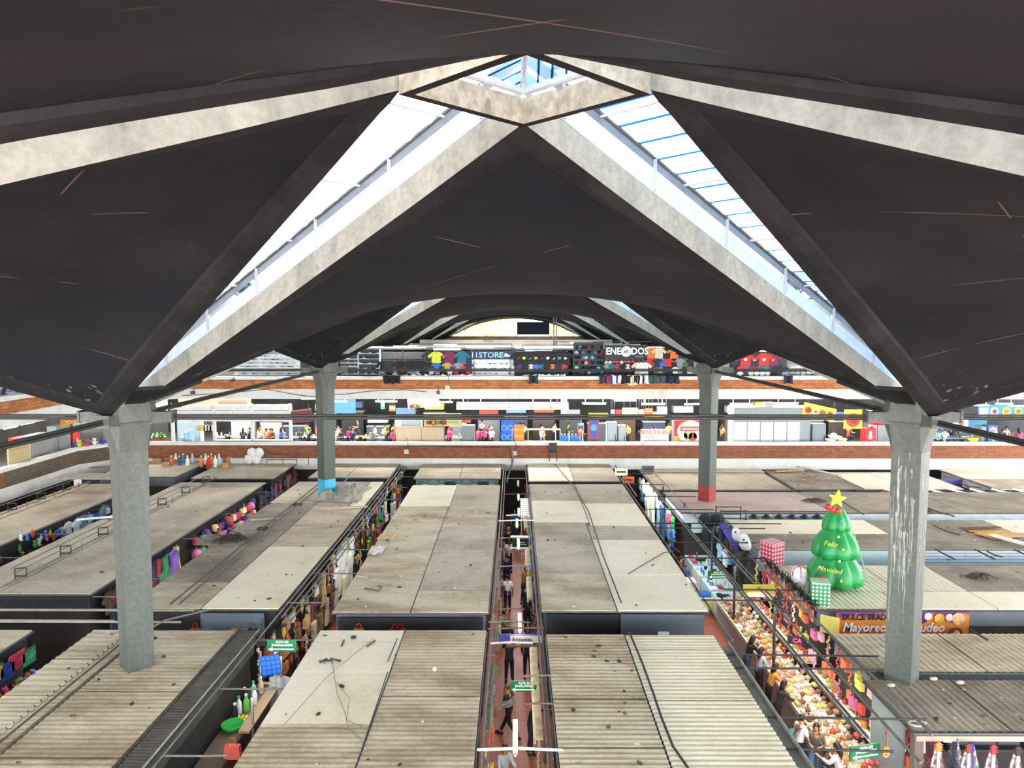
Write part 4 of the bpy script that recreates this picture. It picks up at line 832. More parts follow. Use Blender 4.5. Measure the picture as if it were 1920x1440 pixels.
o=board('food_banner','long yellow food banner with shellfish pictures, slanting down','banner',(1502,1565,760,784),50.0,yb(4)); o.rotation_euler=(0,.22,0)
board('food_banner','upright yellow food banner with a lobster picture','banner',(1582,1618,768,804),50.0,yb(1))
def coke(t,w,h):
    pbox(t,'cooler_body',(-w/2,0,0),(w/2,.55,h),'#c81e1e'); pbox(t,'door',(-w/2+.04,-.03,.05),(w/2-.04,0,h-.05),'#d6262a')
    m=MB(); m.prism([(-.1,0),(-.12,.3),(-.07,.55),(-.1,.75),(-.03,1),(.03,1),(.1,.75),(.07,.55),(.12,.3),(.1,0)],-.05,-.035); b=m.build('bottle_emblem',M('#f2e6e2'),t); b.location=(0,0,h*.35); b.scale=(1,1,.55); text('Coca-Cola',.17,M('#f6eeee'),t,(0,-.05,h*.2),shear=.3)
board('drink_cooler','red drinks cooler with a white bottle emblem, left of the near right column','cooler',(1620,1643,803,834),49.95,coke)
for i,(px,c,n) in enumerate(((1560,'#eef0ec','white'),(1568,'#e6e8e2','white'),(1575,'#d7e0a0','pale green'),(1556,'#f1f2ee','white'))): item('bowl','plastic_tub',f'{n} plastic tub stacked by the steel fridge'+(', front right' if i==2 else ''),'tub',(gy(px,810).x,49.95+.2*(i%2),ZG+1.15-.1*i),0,{'body':c},'white tubs by the steel fridge',s=1.6)
t=thing('parasol','small folded-down red parasol left of the near right column','parasol',(gy(1646,800).x,50.2,ZG)); m=MB(); m.lathe([(.7,2.1),(.45,2.35),(.03,2.5)],8); m.build('canopy',M('#c3263a'),t); m=MB(); m.tube([(0,0,0),(0,0,2.5)],.03,5); m.build('pole',M_STEEL,t)
# right of the near right column
def bluefood(t,w,h):
    pbox(t,'board',(-w/2,0,0),(w/2,.05,h),'#2a86b4'); dishes(t,3,-w*.3,w*.45,-.01,h*.5,h*.32,['#efe8dc','#e8b84a','#d9a05a']); pbox(t,'text_field',(-w*.48,-.02,h*.1),(-w*.3,0,h*.75),'#dfe9ec')
    for k in range(3): pbox(t,'caption',(-w*.25+w*.25*k,-.02,h*.05),(-w*.1+w*.25*k,0,h*.18),'#e8c23a')
board('food_banner','blue food banner with burgers and plates at the upper right edge','banner',(1834,1925,759,784),51,bluefood)
def pepsi(t,w,h):
    pbox(t,'cooler_body',(-w/2,0,0),(w/2,.6,h),'#1b58a8'); pbox(t,'door',(-w/2+.03,-.03,.05),(w/2-.03,0,h-.05),'#2166bd'); m=MB(); m.lathe([(.27,0),(.27,.02)],16,mat=Matrix.Translation((0,-.04,h*.72))@Matrix.Rotation(PI/2,4,'X')); m.build('emblem',M('#e9eef3'),t); pbox(t,'emblem_band',(-.22,-.075,h*.71),(.1,-.06,h*.79),'#c33a3c')
    x=text('pepsi',.5,M('#eef2f6'),t,(0,-.05,h*.32)); x.rotation_euler=(PI/2,-PI/2,0)
board('drink_cooler','blue drinks cooler with a round white and red emblem, right side','cooler',(1850,1871,798,836),49.95,pepsi)
cab('fridge','grey fridge left of the blue cooler with the round emblem','fridge',(1838,1850,800,836),Yf,'#7f8a8c')
t=thing('food_poster','white poster with a lobster drawing right of the near column','poster',(gy(1800,790,50.2).x,50.2,gy(1800,802,50.2).z)); pbox(t,'sheet',(-.55,0,0),(.55,.03,.62),'#e6e2d6'); disc(t,'picture',.1,-.01,.3,.16,'#c2543a')
t=thing('bench_box','yellow triangular cloth over a low box right of the near column','box',(gy(1820,820).x,50.0,ZG)); pbox(t,'box_body',(-.7,0,0),(.7,.4,.8),'#c6c7c3'); m=MB(); m.prism([(-.4,1.2),(.4,1.2),(.15,.75)],-.03,0); m.build('cloth',M('#d9d53a'),t)
for i,(px,c,n) in enumerate(((1783,'#cfd2cf','pale grey'),(1830,'#8d6a4a','brown'))): t=thing('seat_box',f'{n} low seat box behind the parapet, right of the near column','box',(gy(px,830).x,49.9,ZG)); pbox(t,'box_body',(-.5,0,0),(.5,.35,.85),c)
t=thing('backdrop_screen','blue-green slanting panel behind the people right of the near column','panel',(gy(1790,810,53).x,53,ZG)); pbox(t,'panel_sheet',(-2.2,0,1.0),(2.2,.05,2.4),'#2f87a3')
# upper signs and lamp battens of the food hall
def longmenu(t,w,h):
    pbox(t,'board',(-w/2,0,0),(w/2,.08,h),'#b7ab7e'); dishes(t,7,-w*.42,0,-.01,h*.5,h*.32,['#8b5c34','#6c4428','#a87a45']); dishes(t,6,w*.14,w*.48,-.01,h*.5,h*.32,['#6c4428','#8b5c34','#a87a45'])
    pbox(t,'light_strip',(-w/2,-.02,h),(w/2,.06,h+.16),M('#3a2fd0',.5,0,1,0,1.6))
board('menu_board','very long menu board with round dishes under a violet light strip','sign',(856,1066,758,768),52,longmenu)
def awn(t,w,h): pbox(t,'board',(-w/2,0,0),(w/2,.05,h),'#d8d5cc'); dishes(t,3,-w*.45,-w*.1,-.01,h*.25,.16,['#8b5c34']) ; pbox(t,'column_mark',(-w*.35,-.02,h*.35),(-w*.32,0,h*.95),'#b0473a')
o=board('menu_board','tilted white menu board with small dishes over the food hall','sign',(765,824,747,764),51.5,awn); o.rotation_euler=(0,-.08,0)
for (px,c,n) in (((730,741,761,771),'#e2622c','orange'),((714,721,754,767),'#3f9a4a','green'),((1209,1224,766,777),'#d9552c','orange'),((1167,1196,765,780),'#d9dccc','pale green-white'),((1197,1208,768,778),'#a9a474','khaki'),((1232,1251,763,778),'#d6d2c8','white leaning'),((1052,1063,745,775),'#e0a48c','pale orange upright'),((1145,1153,768,780),'#7a76a0','violet')):
    def f(t,w,h,c=c): pbox(t,'board',(-w/2,0,0),(w/2,.04,h),c); pbox(t,'hanger_cord',(-.01,.01,h),(.01,.03,7.76-t.location.z),'#444444'); pbox(t,'lettering_band',(-w*.35,-.02,h*.4),(w*.35,0,h*.55),'#efece2' if c!='#d9dccc' else '#8a9a5a')
    board('small_sign',f"small {n} sign hung in the food hall, {'left' if px[0]<760 else 'centre' if px[0]<1150 else 'right'} part",'sign',px,51.6,f)
def redmenu(t,w,h):
    pbox(t,'board',(-w/2,0,0),(w/2,.06,h),'#c98a3a'); pbox(t,'red_field',(w*.05,-.02,h*.1),(w*.45,0,h*.8),'#b8352a'); pbox(t,'yellow_field',(-w*.45,-.02,h*.2),(-w*.05,0,h*.7),'#e0a83a')
board('food_banner','orange and red food banner above the white kiosk','banner',(335,470,745,760),51.5,redmenu)
def burg(t,w,h): pbox(t,'cloth',(-w/2,0,0),(w/2,.04,h),'#7a2c38'); pbox(t,'hem',(-w/2,-.01,h*.9),(w/2,0,h),'#a85a62')
o=board('hanging_cloth','burgundy patterned cloth hung left of the far left column','cloth',(548,586,768,792),50.3,burg); o.rotation_euler=(0,-.12,0)
t=thing('food_banner','blue banner above the tables, right of the far left column','banner',(gy(632,775,53).x,53,gy(632,775,53).z)); pbox(t,'cloth',(-1.2,0,0),(1.3,.04,1.2),'#1e4f8a')
TU=[(257,748,.6),(372,742,1),(418,744,1.3),(537,747,.9),(580,748,.9),(634,753,1),(724,753,1.2),(830,754,1.1),(885,757,1.3),(1016,757,1.3),(1114,757,1.3),(1172,751,1.2),(1225,758,1.3),(1300,758,1),(1390,758,1.2),(1475,757,1.3),(1832,760,1.3),(1883,757,1),(1908,761,1)]
for i,(px,py,s) in enumerate(TU):
    p=atY(px,py,51.0); item('tube_hung','fluorescent_lamp',f'lit white fluorescent batten hanging in the food hall, {ORD[i]} from the left','lamp',p,random.uniform(-.1,.1),{'body':M_TUBE,'trim':'#d8dcdc'},'fluorescent battens of the food hall',s=s)
# cluttered shelves at the back of the food hall
random.seed(11)
for i in range(26):
    x=-20+i*2.0; h=random.uniform(1.2,2.3); c=random.choice(['#4c5258','#7a8084','#33363c','#5d4a3c','#2f4256','#8f958f','#3b2f2c','#b5b9b6'])
    t=thing('kitchen_cabinet',f'{ {"#4c5258":"slate","#7a8084":"grey","#33363c":"black","#5d4a3c":"brown","#2f4256":"navy","#8f958f":"pale grey","#3b2f2c":"dark brown","#b5b9b6":"steel"}[c]} kitchen cabinet at the back of the food hall, {ORD[i]} from the left','cabinet',(x,random.uniform(54.5,56.5),ZG),0,'kitchen cabinets at the back of the food hall'); pbox(t,'cabinet_body',(-.8,0,0),(.8,.7,h),c); pbox(t,'hood',(-.7,-.1,h+.3),(.7,.6,h+.75),random.choice(['#9aa0a0','#c8cbc8','#a03a30','#d9c25a','#5878a0'])); pbox(t,'worktop',(-.82,-.05,h),(.82,.72,h+.06),'#b5b8b5')
cl=['#d83a78','#e8e6e0','#2b3350','#c7a33a','#5f8a4a','#8b3a34','#20222a','#5a7ab0','#c98a5a']
cn=['pink','white','navy','mustard','green','dark red','black','light blue','tan']
for i in range(34):
    x=-17.5+i*1.28+random.uniform(-.3,.3); k=random.randrange(9); Y=random.uniform(52.6,54.2)
    person(f'{cn[k]} shirted person in the crowd at the back of the food hall',(x,Y,ZG+random.choice((0,.0,.35))),random.choice((0,PI,1,-1,2)),random.choice(('stand','sit','reach','phone')),top=cl[k],skin=i%4,tee=True,longhair=i%4==1,group=f'{cn[k]} shirted people at the back of the food hall')
# ------------------------------------------------------------------ upper gallery: clothes and shoe stalls behind the brick parapet
Y3=50.0; ZU=8.3
CN={'#15161a':'black','#1f2a44':'navy','#c8322e':'red','#e9e9e6':'white','#d7e23c':'neon yellow','#7d2640':'burgundy','#1f6f80':'teal','#8c9096':'grey','#3a6fc0':'blue','#e07a2c':'orange','#dcd3b0':'cream','#3f6a45':'green','#4c2a6e':'purple','#e070a0':'pink','#2c3138':'charcoal','#caa23c':'mustard'}
def wallp(name,label,cat,px,Y,c,d=.08,group=None):
    x0,x1,z0,z1=span(*px,Y); t=thing(name,label,cat,((x0+x1)/2,Y,z0),0,group); pbox(t,'backing',(-(x1-x0)/2,0,0),((x1-x0)/2,d,z1-z0),c)
    if z0>8.4:
        for q in (-.46,.43): pbox(t,'post',(q*(x1-x0),d,ZU-z0),(q*(x1-x0)+.05,d+.05,(z1-z0)*.9),M_STEEL)
    return t,x1-x0,z1-z0
def shelves(t,w,h,n,c='#e6e8e6'):
    for k in range(n): pbox(t,'shelf',(-w/2,-.28,h*(k+.1)/n),(w/2,0,h*(k+.1)/n+.03),c)
def shoes_on(px,Y,rows,per,where,cols,s=.9,extra=0):
    x0,x1,z0,z1=span(*px,Y); h=z1-z0
    for r in range(rows):
        for k in range(per):
            c=random.choice(cols); nm=CN[c]
            item('shoe','shoe',f'{nm} shoe on the {where}, {["lowest","second","third","fourth","fifth","sixth"][r]} shelf from below','shoe',(x0+(x1-x0)*(k+.5)/per,Y-.16,z0+h*(r+.1)/rows+.035),random.choice((0,PI))+random.uniform(-.2,.2),{'body':c,'trim':'#e8e8e6'},f'{nm} shoes on the {where}, shelf {r+1}',s=s)
random.seed(21)
# white shoe wall at the far left, behind the far left column
t,w,h=wallp('shoe_rack','wide white wall of shoe shelves left of the far left column','shoe rack',(440,562,664,703),50.6,'#c3c8ca'); shelves(t,w,h,6)
shoes_on((440,562,664,703),50.6,6,11,'wide white shoe wall',['#e9e9e6','#8c9096','#2c3138'])
t,w,h=wallp('shoe_rack','dark rack of pale shoes just right of the far left column','shoe rack',(640,672,668,703),50.6,'#2b2e31'); shelves(t,w,h,5,'#8c9096'); shoes_on((640,672,668,703),50.6,5,4,'dark rack by the far left column',['#e9e9e6','#8c9096'])
t,w,h=wallp('shoe_rack','black-backed shoe rack with white frame left of the black clothes','shoe rack',(674,712,655,703),50.5,'#1b1c20'); shelves(t,w,h,5,'#9fb4c4'); shoes_on((674,712,655,703),50.5,5,5,'white-framed rack',['#e9e9e6','#3a6fc0','#15161a']); pbox(t,'frame_side',(-w/2-.05,-.3,0),(-w/2,.1,h),'#d9dbd9'); pbox(t,'frame_side',(w/2,-.3,0),(w/2+.05,.1,h),'#d9dbd9')
# grey concrete lintel wall + dark clothes
t,w,h=wallp('rolled_shutter','grey rolled-down shutter above the black clothes','shutter',(714,802,660,674),51.2,'#7d817f',.1)
for k in range(4): pbox(t,'slat',(-w/2,-.02,h*k/4+.02),(w/2,0,h*k/4+.05),'#6d716f')
def rowshirts(x0,x1,py,n,cols,where,Y,kind='tshirt',s=1,logo=None,cat='t-shirt'):
    for k in range(n):
        px=x0+(x1-x0)*(k+.5)/n; c=cols[k%len(cols)]; p=atY(px,py,Y); nm=CN[c]
        item(kind,{'dress':'dress','trousers':'trousers'}.get(kind,'hanging_shirt'),f'{nm} {cat} hanging {where}'+(f', {ORD[k]} from left' if n<=12 else ''),cat,(p.x,Y-.02*(k%2),p.z),0,{'body':c,'trim':(logo[k%len(logo)] if logo else '#9aa0a0')},f'{cat}s hanging {where}',s=s)
rowshirts(716,802,676,9,['#15161a','#2c3138','#c8322e','#15161a','#7d2640','#15161a','#1f2a44','#15161a','#2c3138'],'below the grey shutter',50.2,s=1.15,cat='jacket')
rowshirts(714,800,693,8,['#8c9096','#15161a','#e9e9e6','#2c3138','#15161a','#8c9096','#e9e9e6','#15161a'],'in the low row under the black jackets',50.0,s=.7,cat='top')
rowshirts(800,872,659,6,['#2c3138','#d7e23c','#1f2a44','#7d2640','#15161a','#1f6f80'],'in the top row left of the store sign',50.2,s=1.2)
rowshirts(803,884,680,8,['#15161a','#3a6fc0','#1f2a44','#caa23c','#4c2a6e','#8c9096','#c8322e','#1f2a44'],'in the second row left of the store sign',50.15,s=.7)
rowshirts(803,884,691,7,['#e9e9e6','#8c9096','#15161a','#e9e9e6','#c8322e','#15161a','#c8322e'],'in the third row left of the store sign',50.1,s=.6)
t,w,h=wallp('display_wall','dark slatted backing behind the coloured t-shirts','backing',(803,884,658,704),50.6,'#1c2028')
# store sign and white shoe wall
def store(t,w,h):
    pbox(t,'board',(-w/2,0,0),(w/2,.1,h),'#16233d'); text('11STORE',.5,M('#8fc4f2',.4,0,1,0,.7),t,(-w*.13,-.02,h*.5),sx=1.08); text('11STORE',.5,M('#16233d'),t,(-w*.13,-.045,h*.5),sx=1.08,bold=-.02)
    for k in range(3): pbox(t,'stripe',(w*.13,-.02,h*(.3+.2*k)),(w*.27,0,h*(.34+.2*k)),'#8fc4f2')
    m=MB(); m.prism([(-.3,-.1),(-.3,.12),(-.15,.12),(0,-.0),(.3,-.04),(.33,-.1)],-.03,-.01); s=m.build('shoe_emblem',M('#cfe2f2'),t); s.location=(w*.38,0,h*.5)
board('shop_sign','navy sign with pale blue outlined 11STORE letters and a shoe','sign',(883,964,658,674),50.2,store)
t,w,h=wallp('shoe_rack','bright white shoe display under the navy store sign','shoe rack',(885,964,674,705),50.5,'#e6ebe9'); shelves(t,w,h,3,'#f0f2f0')
shoes_on((888,962,676,703),50.5,3,8,'bright white display',['#15161a','#8c9096','#e9e9e6','#2c3138'],s=.85)
# black t-shirts with small motifs
t,w,h=wallp('display_wall','dark backing of the black t-shirt stall, right of the white display','backing',(966,1066,659,705),50.6,'#15161a')
rowshirts(966,1066,660,9,['#15161a']*9,'in the stall right of the white shoe display',50.2,'motif_shirt',1.25,['#c8322e','#d7e23c','#8c9096','#d7c93c','#6a4a80','#e9e9e6','#c9cdd0','#8c9096','#e9e9e6'])
rowshirts(970,1062,683,9,['#4c2a6e','#15161a','#dcd3b0','#3a6fc0','#1f6f80','#15161a','#e07a2c','#1f2a44','#c8322e'],'in the low row of the black t-shirt stall',50.05,s=.6)
def caps_wall(px,Y,nx,nz,where,cols):
    x0,x1,z0,z1=span(*px,Y)
    for i in range(nx):
        for j in range(nz):
            c=random.choice(cols); nm=CN[c]
            item('cap','cap',f'{nm} cap on the {where}, {["lowest","second","third","fourth","fifth","sixth"][j]} row','cap',(x0+(x1-x0)*(i+.5)/nx,Y-.08,z0+(z1-z0)*(j+.25)/nz),random.uniform(-.4,.4),{'body':c,'trim':c},f'{nm} caps on the {where}, row {j+1}',s=1.25,rx=-.5)
t,w,h=wallp('cap_display','dark display wall full of caps left of the black sign','display',(1075,1132,642,705),50.6,'#22302f'); caps_wall((1078,1131,645,703),50.5,9,6,'cap display left of the black sign',['#15161a','#2c3138','#c8322e','#e9e9e6','#1f2a44','#8c9096','#1f6f80'])
def ene(t,w,h):
    pbox(t,'board',(-w/2,0,0),(w/2,.12,h),'#14181b'); text('ENE',.62,M('#e6efec',.5,0,1,0,.4),t,(-w*.29,-.02,h*.52),sx=.9,bold=.012); text('DOS',.62,M('#e6efec',.5,0,1,0,.4),t,(w*.32,-.02,h*.52),sx=.9,bold=.012)
    m=MB(); m.lathe([(h*.4,0),(h*.4,.02)],24,mat=Matrix.Translation((0.02,0,h*.52))@Matrix.Rotation(PI/2,4,'X')); m.build('round_emblem',M('#e0e6e2'),t); text('n2',.3,M('#14181b'),t,(.02,-.05,h*.52)); pbox(t,'small_caption',(w*.22,-.02,h*.1),(w*.4,0,h*.15),'#9aa')
board('shop_sign','large black sign with white ENE DOS letters and round emblem','sign',(1133,1214,647,672),50.1,ene)
t,w,h=wallp('cap_display','dark stall wall under the black sign, hung with caps and shirts','display',(1133,1214,672,705),50.6,'#1a1d20'); caps_wall((1133,1190,673,684),50.3,8,1,'strip just under the black sign',['#8c9096','#e9e9e6','#c8322e','#3f6a45'])
rowshirts(1134,1192,683,6,['#8c9096','#1f6f80','#c8322e','#15161a','#e9e9e6','#2c3138'],'under the caps of the black sign',50.1,s=.6)
rowshirts(1194,1212,679,2,['#dcd3b0','#e9e9e6'],'at the right end under the black sign',49.95,s=1.1,cat='jacket')
t,w,h=wallp('display_wall','dark backing right of the black sign','backing',(1215,1312,652,705),50.6,'#171920')
rowshirts(1214,1300,652,6,['#e07a2c','#dcd3b0','#15161a','#e07a2c','#1f2a44','#15161a'],'in the top row right of the black sign',50.2,s=1.05)
rowshirts(1216,1312,672,9,['#c8322e','#1f2a44','#3a6fc0','#c8322e','#15161a','#8c9096','#3f6a45','#15161a','#8c9096'],'in the second row right of the black sign',50.1,s=.75)
rowshirts(1216,1316,688,11,['#15161a','#3f6a45','#8c9096','#2c3138','#15161a','#e9e9e6','#8c9096','#15161a','#e9e9e6','#e070a0','#c8322e'],'in the low row right of the black sign',50.0,s=.6)
# right of the far right column
t,w,h=wallp('display_wall','dark backing of the red jersey stall, right of the far right column','backing',(1368,1476,660,707),50.6,'#1a1c28')
rowshirts(1372,1458,662,5,['#1f2a44','#c8322e','#2c3138','#c8322e','#7d2640'],'big, right of the far right column',50.2,'motif_shirt',1.35,['#8c9096','#e9e9e6','#c9cdd0','#f0e0d0','#b090a0'],'jersey')
rowshirts(1372,1476,686,9,['#15161a','#c8322e','#3a6fc0','#7d2640','#3f6a45','#1f6f80','#1f2a44','#15161a','#1f2a44'],'in the low row under the red jerseys',50.1,s=.65)
rowshirts(1372,1476,697,10,['#1f2a44','#e9e9e6','#2c3138','#dcd3b0','#e9e9e6','#e9e9e6','#dcd3b0','#15161a','#2c3138','#8c9096'],'just above the parapet under the red jerseys',50.0,s=.5)
t,w,h=wallp('shoe_rack','grey and white shoe shelves right of the red jerseys','shoe rack',(1478,1540,685,710),50.6,'#9aa2a0'); shelves(t,w,h,5,'#d9dcda'); shoes_on((1478,1540,685,710),50.6,5,6,'grey shoe shelves right of the jerseys',['#e9e9e6','#8c9096','#2c3138'])
# clothes and shoes lying over the parapet
def drape(px,c,label,l=.45,w=.55,Y=48.72,zt=9.17):
    x=atY(px,705,Y).x; m=MB(); n=6
    def fn(u,v):
        X=(v-.5)*w*(1+.1*math.sin(u*5+px)); s=u*(l+.42)
        if s<.42: return (X,.42-s,.03+.02*math.sin(v*9))
        return (X,-.05-.03*math.sin(v*9+px),.03-(s-.42)*(1+.07*math.sin(v*7+px)))
    m.grid(fn,8,n); m.grid(lambda u,v:(fn(u,v)[0],fn(u,v)[1]-.0,fn(u,v)[2]-.012),8,n)
    o=m.build('draped_garment',M(c,.85,.15,6),loc=(x,Y,zt),fix=False); tag(o,label,'garment','garments draped over the upper parapet'); return o
for px,c,n in ((1132,'#1f2a44','navy'),(1141,'#c8322e','red'),(1148,'#2f4aa0','royal blue'),(1155,'#e9e9e6','white'),(1166,'#15161a','black, leftmost of the black'),(1176,'#1b1d24','black, beside the cream'),(1186,'#dcd3b0','cream'),(1198,'#1b1c1f','black and white'),(1208,'#e6e4e2','off-white'),(1224,'#2f5a45','green'),(1238,'#4a4d52','dark grey'),(1252,'#1b2233','dark navy'),(1265,'#1d2436','dark navy, rightmost'),(1478,'#151a28','black, hanging under the jersey stall'),(1000,'#23252b','charcoal, under the black t-shirt stall'),(728,'#17181d','black, at the left under the black jackets'),(742,'#17181d','black, second from the left under the jackets')):
    drape(px,c,f'{n} garment draped over the upper parapet',.5 if c not in ('#dcd3b0',) else .62,.62)
for k,px in enumerate(list(range(752,884,8))+list(range(984,1062,6))):
    p=atY(px,703,48.8); c=random.choice(['#e9e9e6','#15161a','#8c9096']); item('shoe','shoe',f'{CN[c]} shoe standing on the upper parapet {"left" if px<900 else "right"} of the white shoe display','shoe',(p.x,48.85,9.17),random.choice((0.3,PI-.2)),{'body':c,'trim':'#e8e8e6'},f'{CN[c]} shoes on the upper parapet, {"left" if px<900 else "right"} stretch')
# lamps and pipe frames over the clothes stalls
for i,(px,py,s) in enumerate(((500,657,1.3),(700,651,1),(760,650,1.3),(835,646,1.3),(838,655,1.5),(900,651,1.5),(930,649,1),(985,660,1),(1010,656,1.5),(1040,650,1),(1090,643,1.2),(1172,648,1.6),(1420,658,1))):
    p=atY(px,py,50.9); item('tube','fluorescent_lamp',f'lit fluorescent batten over the upper clothes stalls, {ORD[i]} from the left','lamp',p,0,{'body':M('#dffaf2',.5,0,1,0,4.0),'trim':'#c8d0cc'},'fluorescent battens over the clothes stalls',s=s)
for i,(x0,x1,py,Y) in enumerate(((755,960,645,50.7),(800,965,652,50.9),(980,1130,647,50.9),(965,1075,656,50.4),(1040,1300,641,51.2))):
    a=atY(x0,py,Y); b=atY(x1,py,Y); f=thing('pipe_rack',f'grey pipe frame over the upper stalls, {ORD[i]} from the left','pipe frame',(0,0,0)); m=MB(); m.tube([a,b],.03,5); m.build('rail',M_STEEL,f,fix=False)
    for q in (a,b): m=MB(); m.tube([q,(q.x,q.y,ZU)],.03,5); m.build('post',M_STEEL,f,fix=False)
for px in (1038,1043): p=atY(px,640,52); m=MB(); m.tube([(p.x,52,ZU),(p.x,52,12.9)],.05,6); tag(m.build('vertical_pipe',M('#5b4a44',.6),fix=False),f'thin dark vertical pipe below the far arches, {"left" if px==1038 else "right"} of two','pipe')
pc=atY(915,636,55); t=thing('stool_stack','upturned black iron chair legs standing on the upper stall roof','chair',(pc.x,55,pc.z-.2)); 
for k in range(5): m=MB(); m.tube([(-.3+.15*k,0,0),(-.3+.15*k,0,.65)],.025,4); m.build('leg',M_ROD,t,fix=False)
m=MB(); m.tube([(-.45,0,.2),(.5,0,.2)],.025,4); m.build('crossbar',M_ROD,t,fix=False)
# roof deck over the upper stalls
t=thing('upper_stall_deck','low grey deck roofing the upper clothes stalls','stall roof',(0,0,0)); pbox(t,'deck_sheet',(-17,51.5,10.75),(13.5,57,10.85),'#8a8780'); 
for x in (-16.8,-9,-3,3,9,13.3): pbox(t,'post',(x-.05,51.5,ZU),(x+.05,51.6,10.75),'#5b5d5b')
pbox(t,'back_wall',(-17,56.5,ZU),(13.5,56.6,10.75),'#34383c')
# cameras and junction boxes on the two parapets
for i,(px,py,zz) in enumerate(((437,712,0),(362,735,0),(822,735,0),(839,727,1),(762,847,1),(965,850,1))):
    Y=48.7; p=atY(px,py,Y); t=thing('wall_box' if zz else 'security_camera',f"{'pale junction box with cables' if zz else 'small dark security camera'} on the gallery front, {ORD[i]} from the left",'box' if zz else 'camera',p)
    if zz: pbox(t,'box_body',(-.14,0,-.14),(.14,.12,.14),'#c9bfa8'); m=MB(); m.tube([(0,.05,.14),(.1,.05,.4),(.0,.1,.9)],.015,4); m.build('cable',M_ROD,t,fix=False)
    else: pbox(t,'camera_body',(-.09,-.2,-.12),(.09,.1,.06),'#3b3936'); m=MB(); m.tube([(0,.0,0),(0,.15,.2)],.02,4); m.build('arm',M_ROD,t,fix=False)
m=MB(); P=[atY(x,y,48.6) for x,y in ((760,838),(780,836),(850,838),(930,839),(955,838),(960,850),(958,868))]; m.tube(P,.02,4); tag(m.build('wall_cable',M_ROD,fix=False),'black cable looping along the lower brick parapet in the middle','cable')
m=MB(); P=[atY(x,y,48.6) for x,y in ((600,738),(640,740),(700,733),(760,731),(800,735)) ]; m.tube(P,.018,4); tag(m.build('wall_cable',M_ROD,fix=False),'thin cable sagging across the upper slab edge','cable')
m=MB(); P=[atY(x,y,48.6) for x,y in ((340,742),(420,738),(500,730),(560,741),(590,744)) ]; m.tube(P,.018,4); tag(m.build('wall_cable',M_ROD,fix=False),'thin cable zigzagging on the upper slab edge at the left','cable')
# ------------------------------------------------------------------ left gallery (runs towards the camera)
def leftbox(px0,px1,pyt,c,X=-28.0,label='',name='fridge',cat='fridge',d=.6,base=ZG,door=None):
    a=atX(px0,pyt,X); b=atX(px1,pyt,X); y0,y1=sorted((a.y,b.y)); y0=max(y0,16); zt=max(a.z,base+.5)
    t=thing(name,label,cat,(X,(y0+y1)/2,base),PI/2); w=(y1-y0)/2; pbox(t,'cabinet_body',(-w,0,0),(w,d,zt-base),c); pbox(t,'door',(-w+.05,-.05,.08),(w-.05,0,zt-base-.1),door or c); return t,w*2,zt-base
leftbox(57,92,818,'#8a8f8c',label='grey steel fridge near the left edge of the lower gallery')
leftbox(106,131,800,'#7c8381',label='second grey steel fridge, left of the red cooler',)
t,w,h=leftbox(134,148,803,'#c92a22',label='red drinks cooler with a pale bottle emblem on the left gallery',name='drink_cooler',cat='cooler',door='#d0342a'); m=MB(); m.prism([(-.1,0),(-.12,.3),(-.07,.55),(-.03,1),(.03,1),(.07,.55),(.12,.3),(.1,0)],-.1,-.07); b=m.build('bottle_emblem',M('#eadfd8'),t); b.location=(0,0,h*.3); b.scale=(1.6,1,.8)
leftbox(16,55,842,'#b5a67c',label='beige cloth hung over the left gallery parapet',name='hanging_cloth',cat='cloth',d=.1,X=-27.5)
leftbox(35,57,822,'#b3352c',label='red chest behind the beige cloth on the left gallery',name='chest',cat='chest',X=-28.6)
t=thing('food_banner','orange banner with three dishes on the left gallery','banner',(0,0,0)); 
a=atY(113,790,44); b=atY(165,783,47.2)
m=MB(); za,zb=a.z-.25,a.z+.55; m.add([(a.x,44,za-.1),(b.x,47.2,zb-.8),(b.x,47.2,zb-.1),(a.x,44,zb)],[(0,1,2,3)]); t.location=(0,0,0); m.build('banner_cloth',M('#d9902f'),t,fix=False)
d=(Vector((b.x,47.2,0))-Vector((a.x,44,0))); ang=math.atan2(d.y,d.x)
for k in range(3):
    q=Vector((a.x,44,(za+zb)/2-.03)).lerp(Vector((b.x,47.2,(za+zb)/2-.03)),.2+.3*k); mm=Matrix.Translation(q)@Matrix.Rotation(ang,4,'Z')@Matrix.Rotation(PI/2,4,'X')
    m=MB(); m.lathe([(.27,.02),(.27,.04)],14,mat=mm); m.build('dish_picture',M('#e9dcc0'),t); m=MB(); m.lathe([(.17,.04),(.17,.06)],12,mat=mm); m.build('dish_picture',M('#8a3a22',.6,.3,9),t)
random.seed(9)
for k in range(3): 
    p=at(165+10*k,830,ZG+1.1); t=thing('crate','','crate',(-27.45+1.6*(.12+.3*k),46.95+2.3*(.12+.3*k),ZG),.96); tag(t,f'blue plastic crate pile at the gallery corner, {["left","middle","right"][k]}','crate'); 
    for j in range(3): pbox(t,'crate_body',(-.25,-.2,.1+.42*j),(.25,.2,.48+.42*j),['#2f6fb8','#3a86d0','#2a5fa5'][j])
for k,(c,n) in enumerate((('#e0b02c','yellow'),('#c23b30','red'),('#e9e3d6','cream'),('#4a3a8a','violet'),('#e07ab0','pink'),('#3f8a50','green'))): item('plush','soft_toy',f'{n} soft toy on the parapet corner left of the near column','toy',(-27.05+1.6*(.08+.16*k),46.63+2.3*(.08+.16*k),4.89),.4,{'body':c},None,s=1.3)
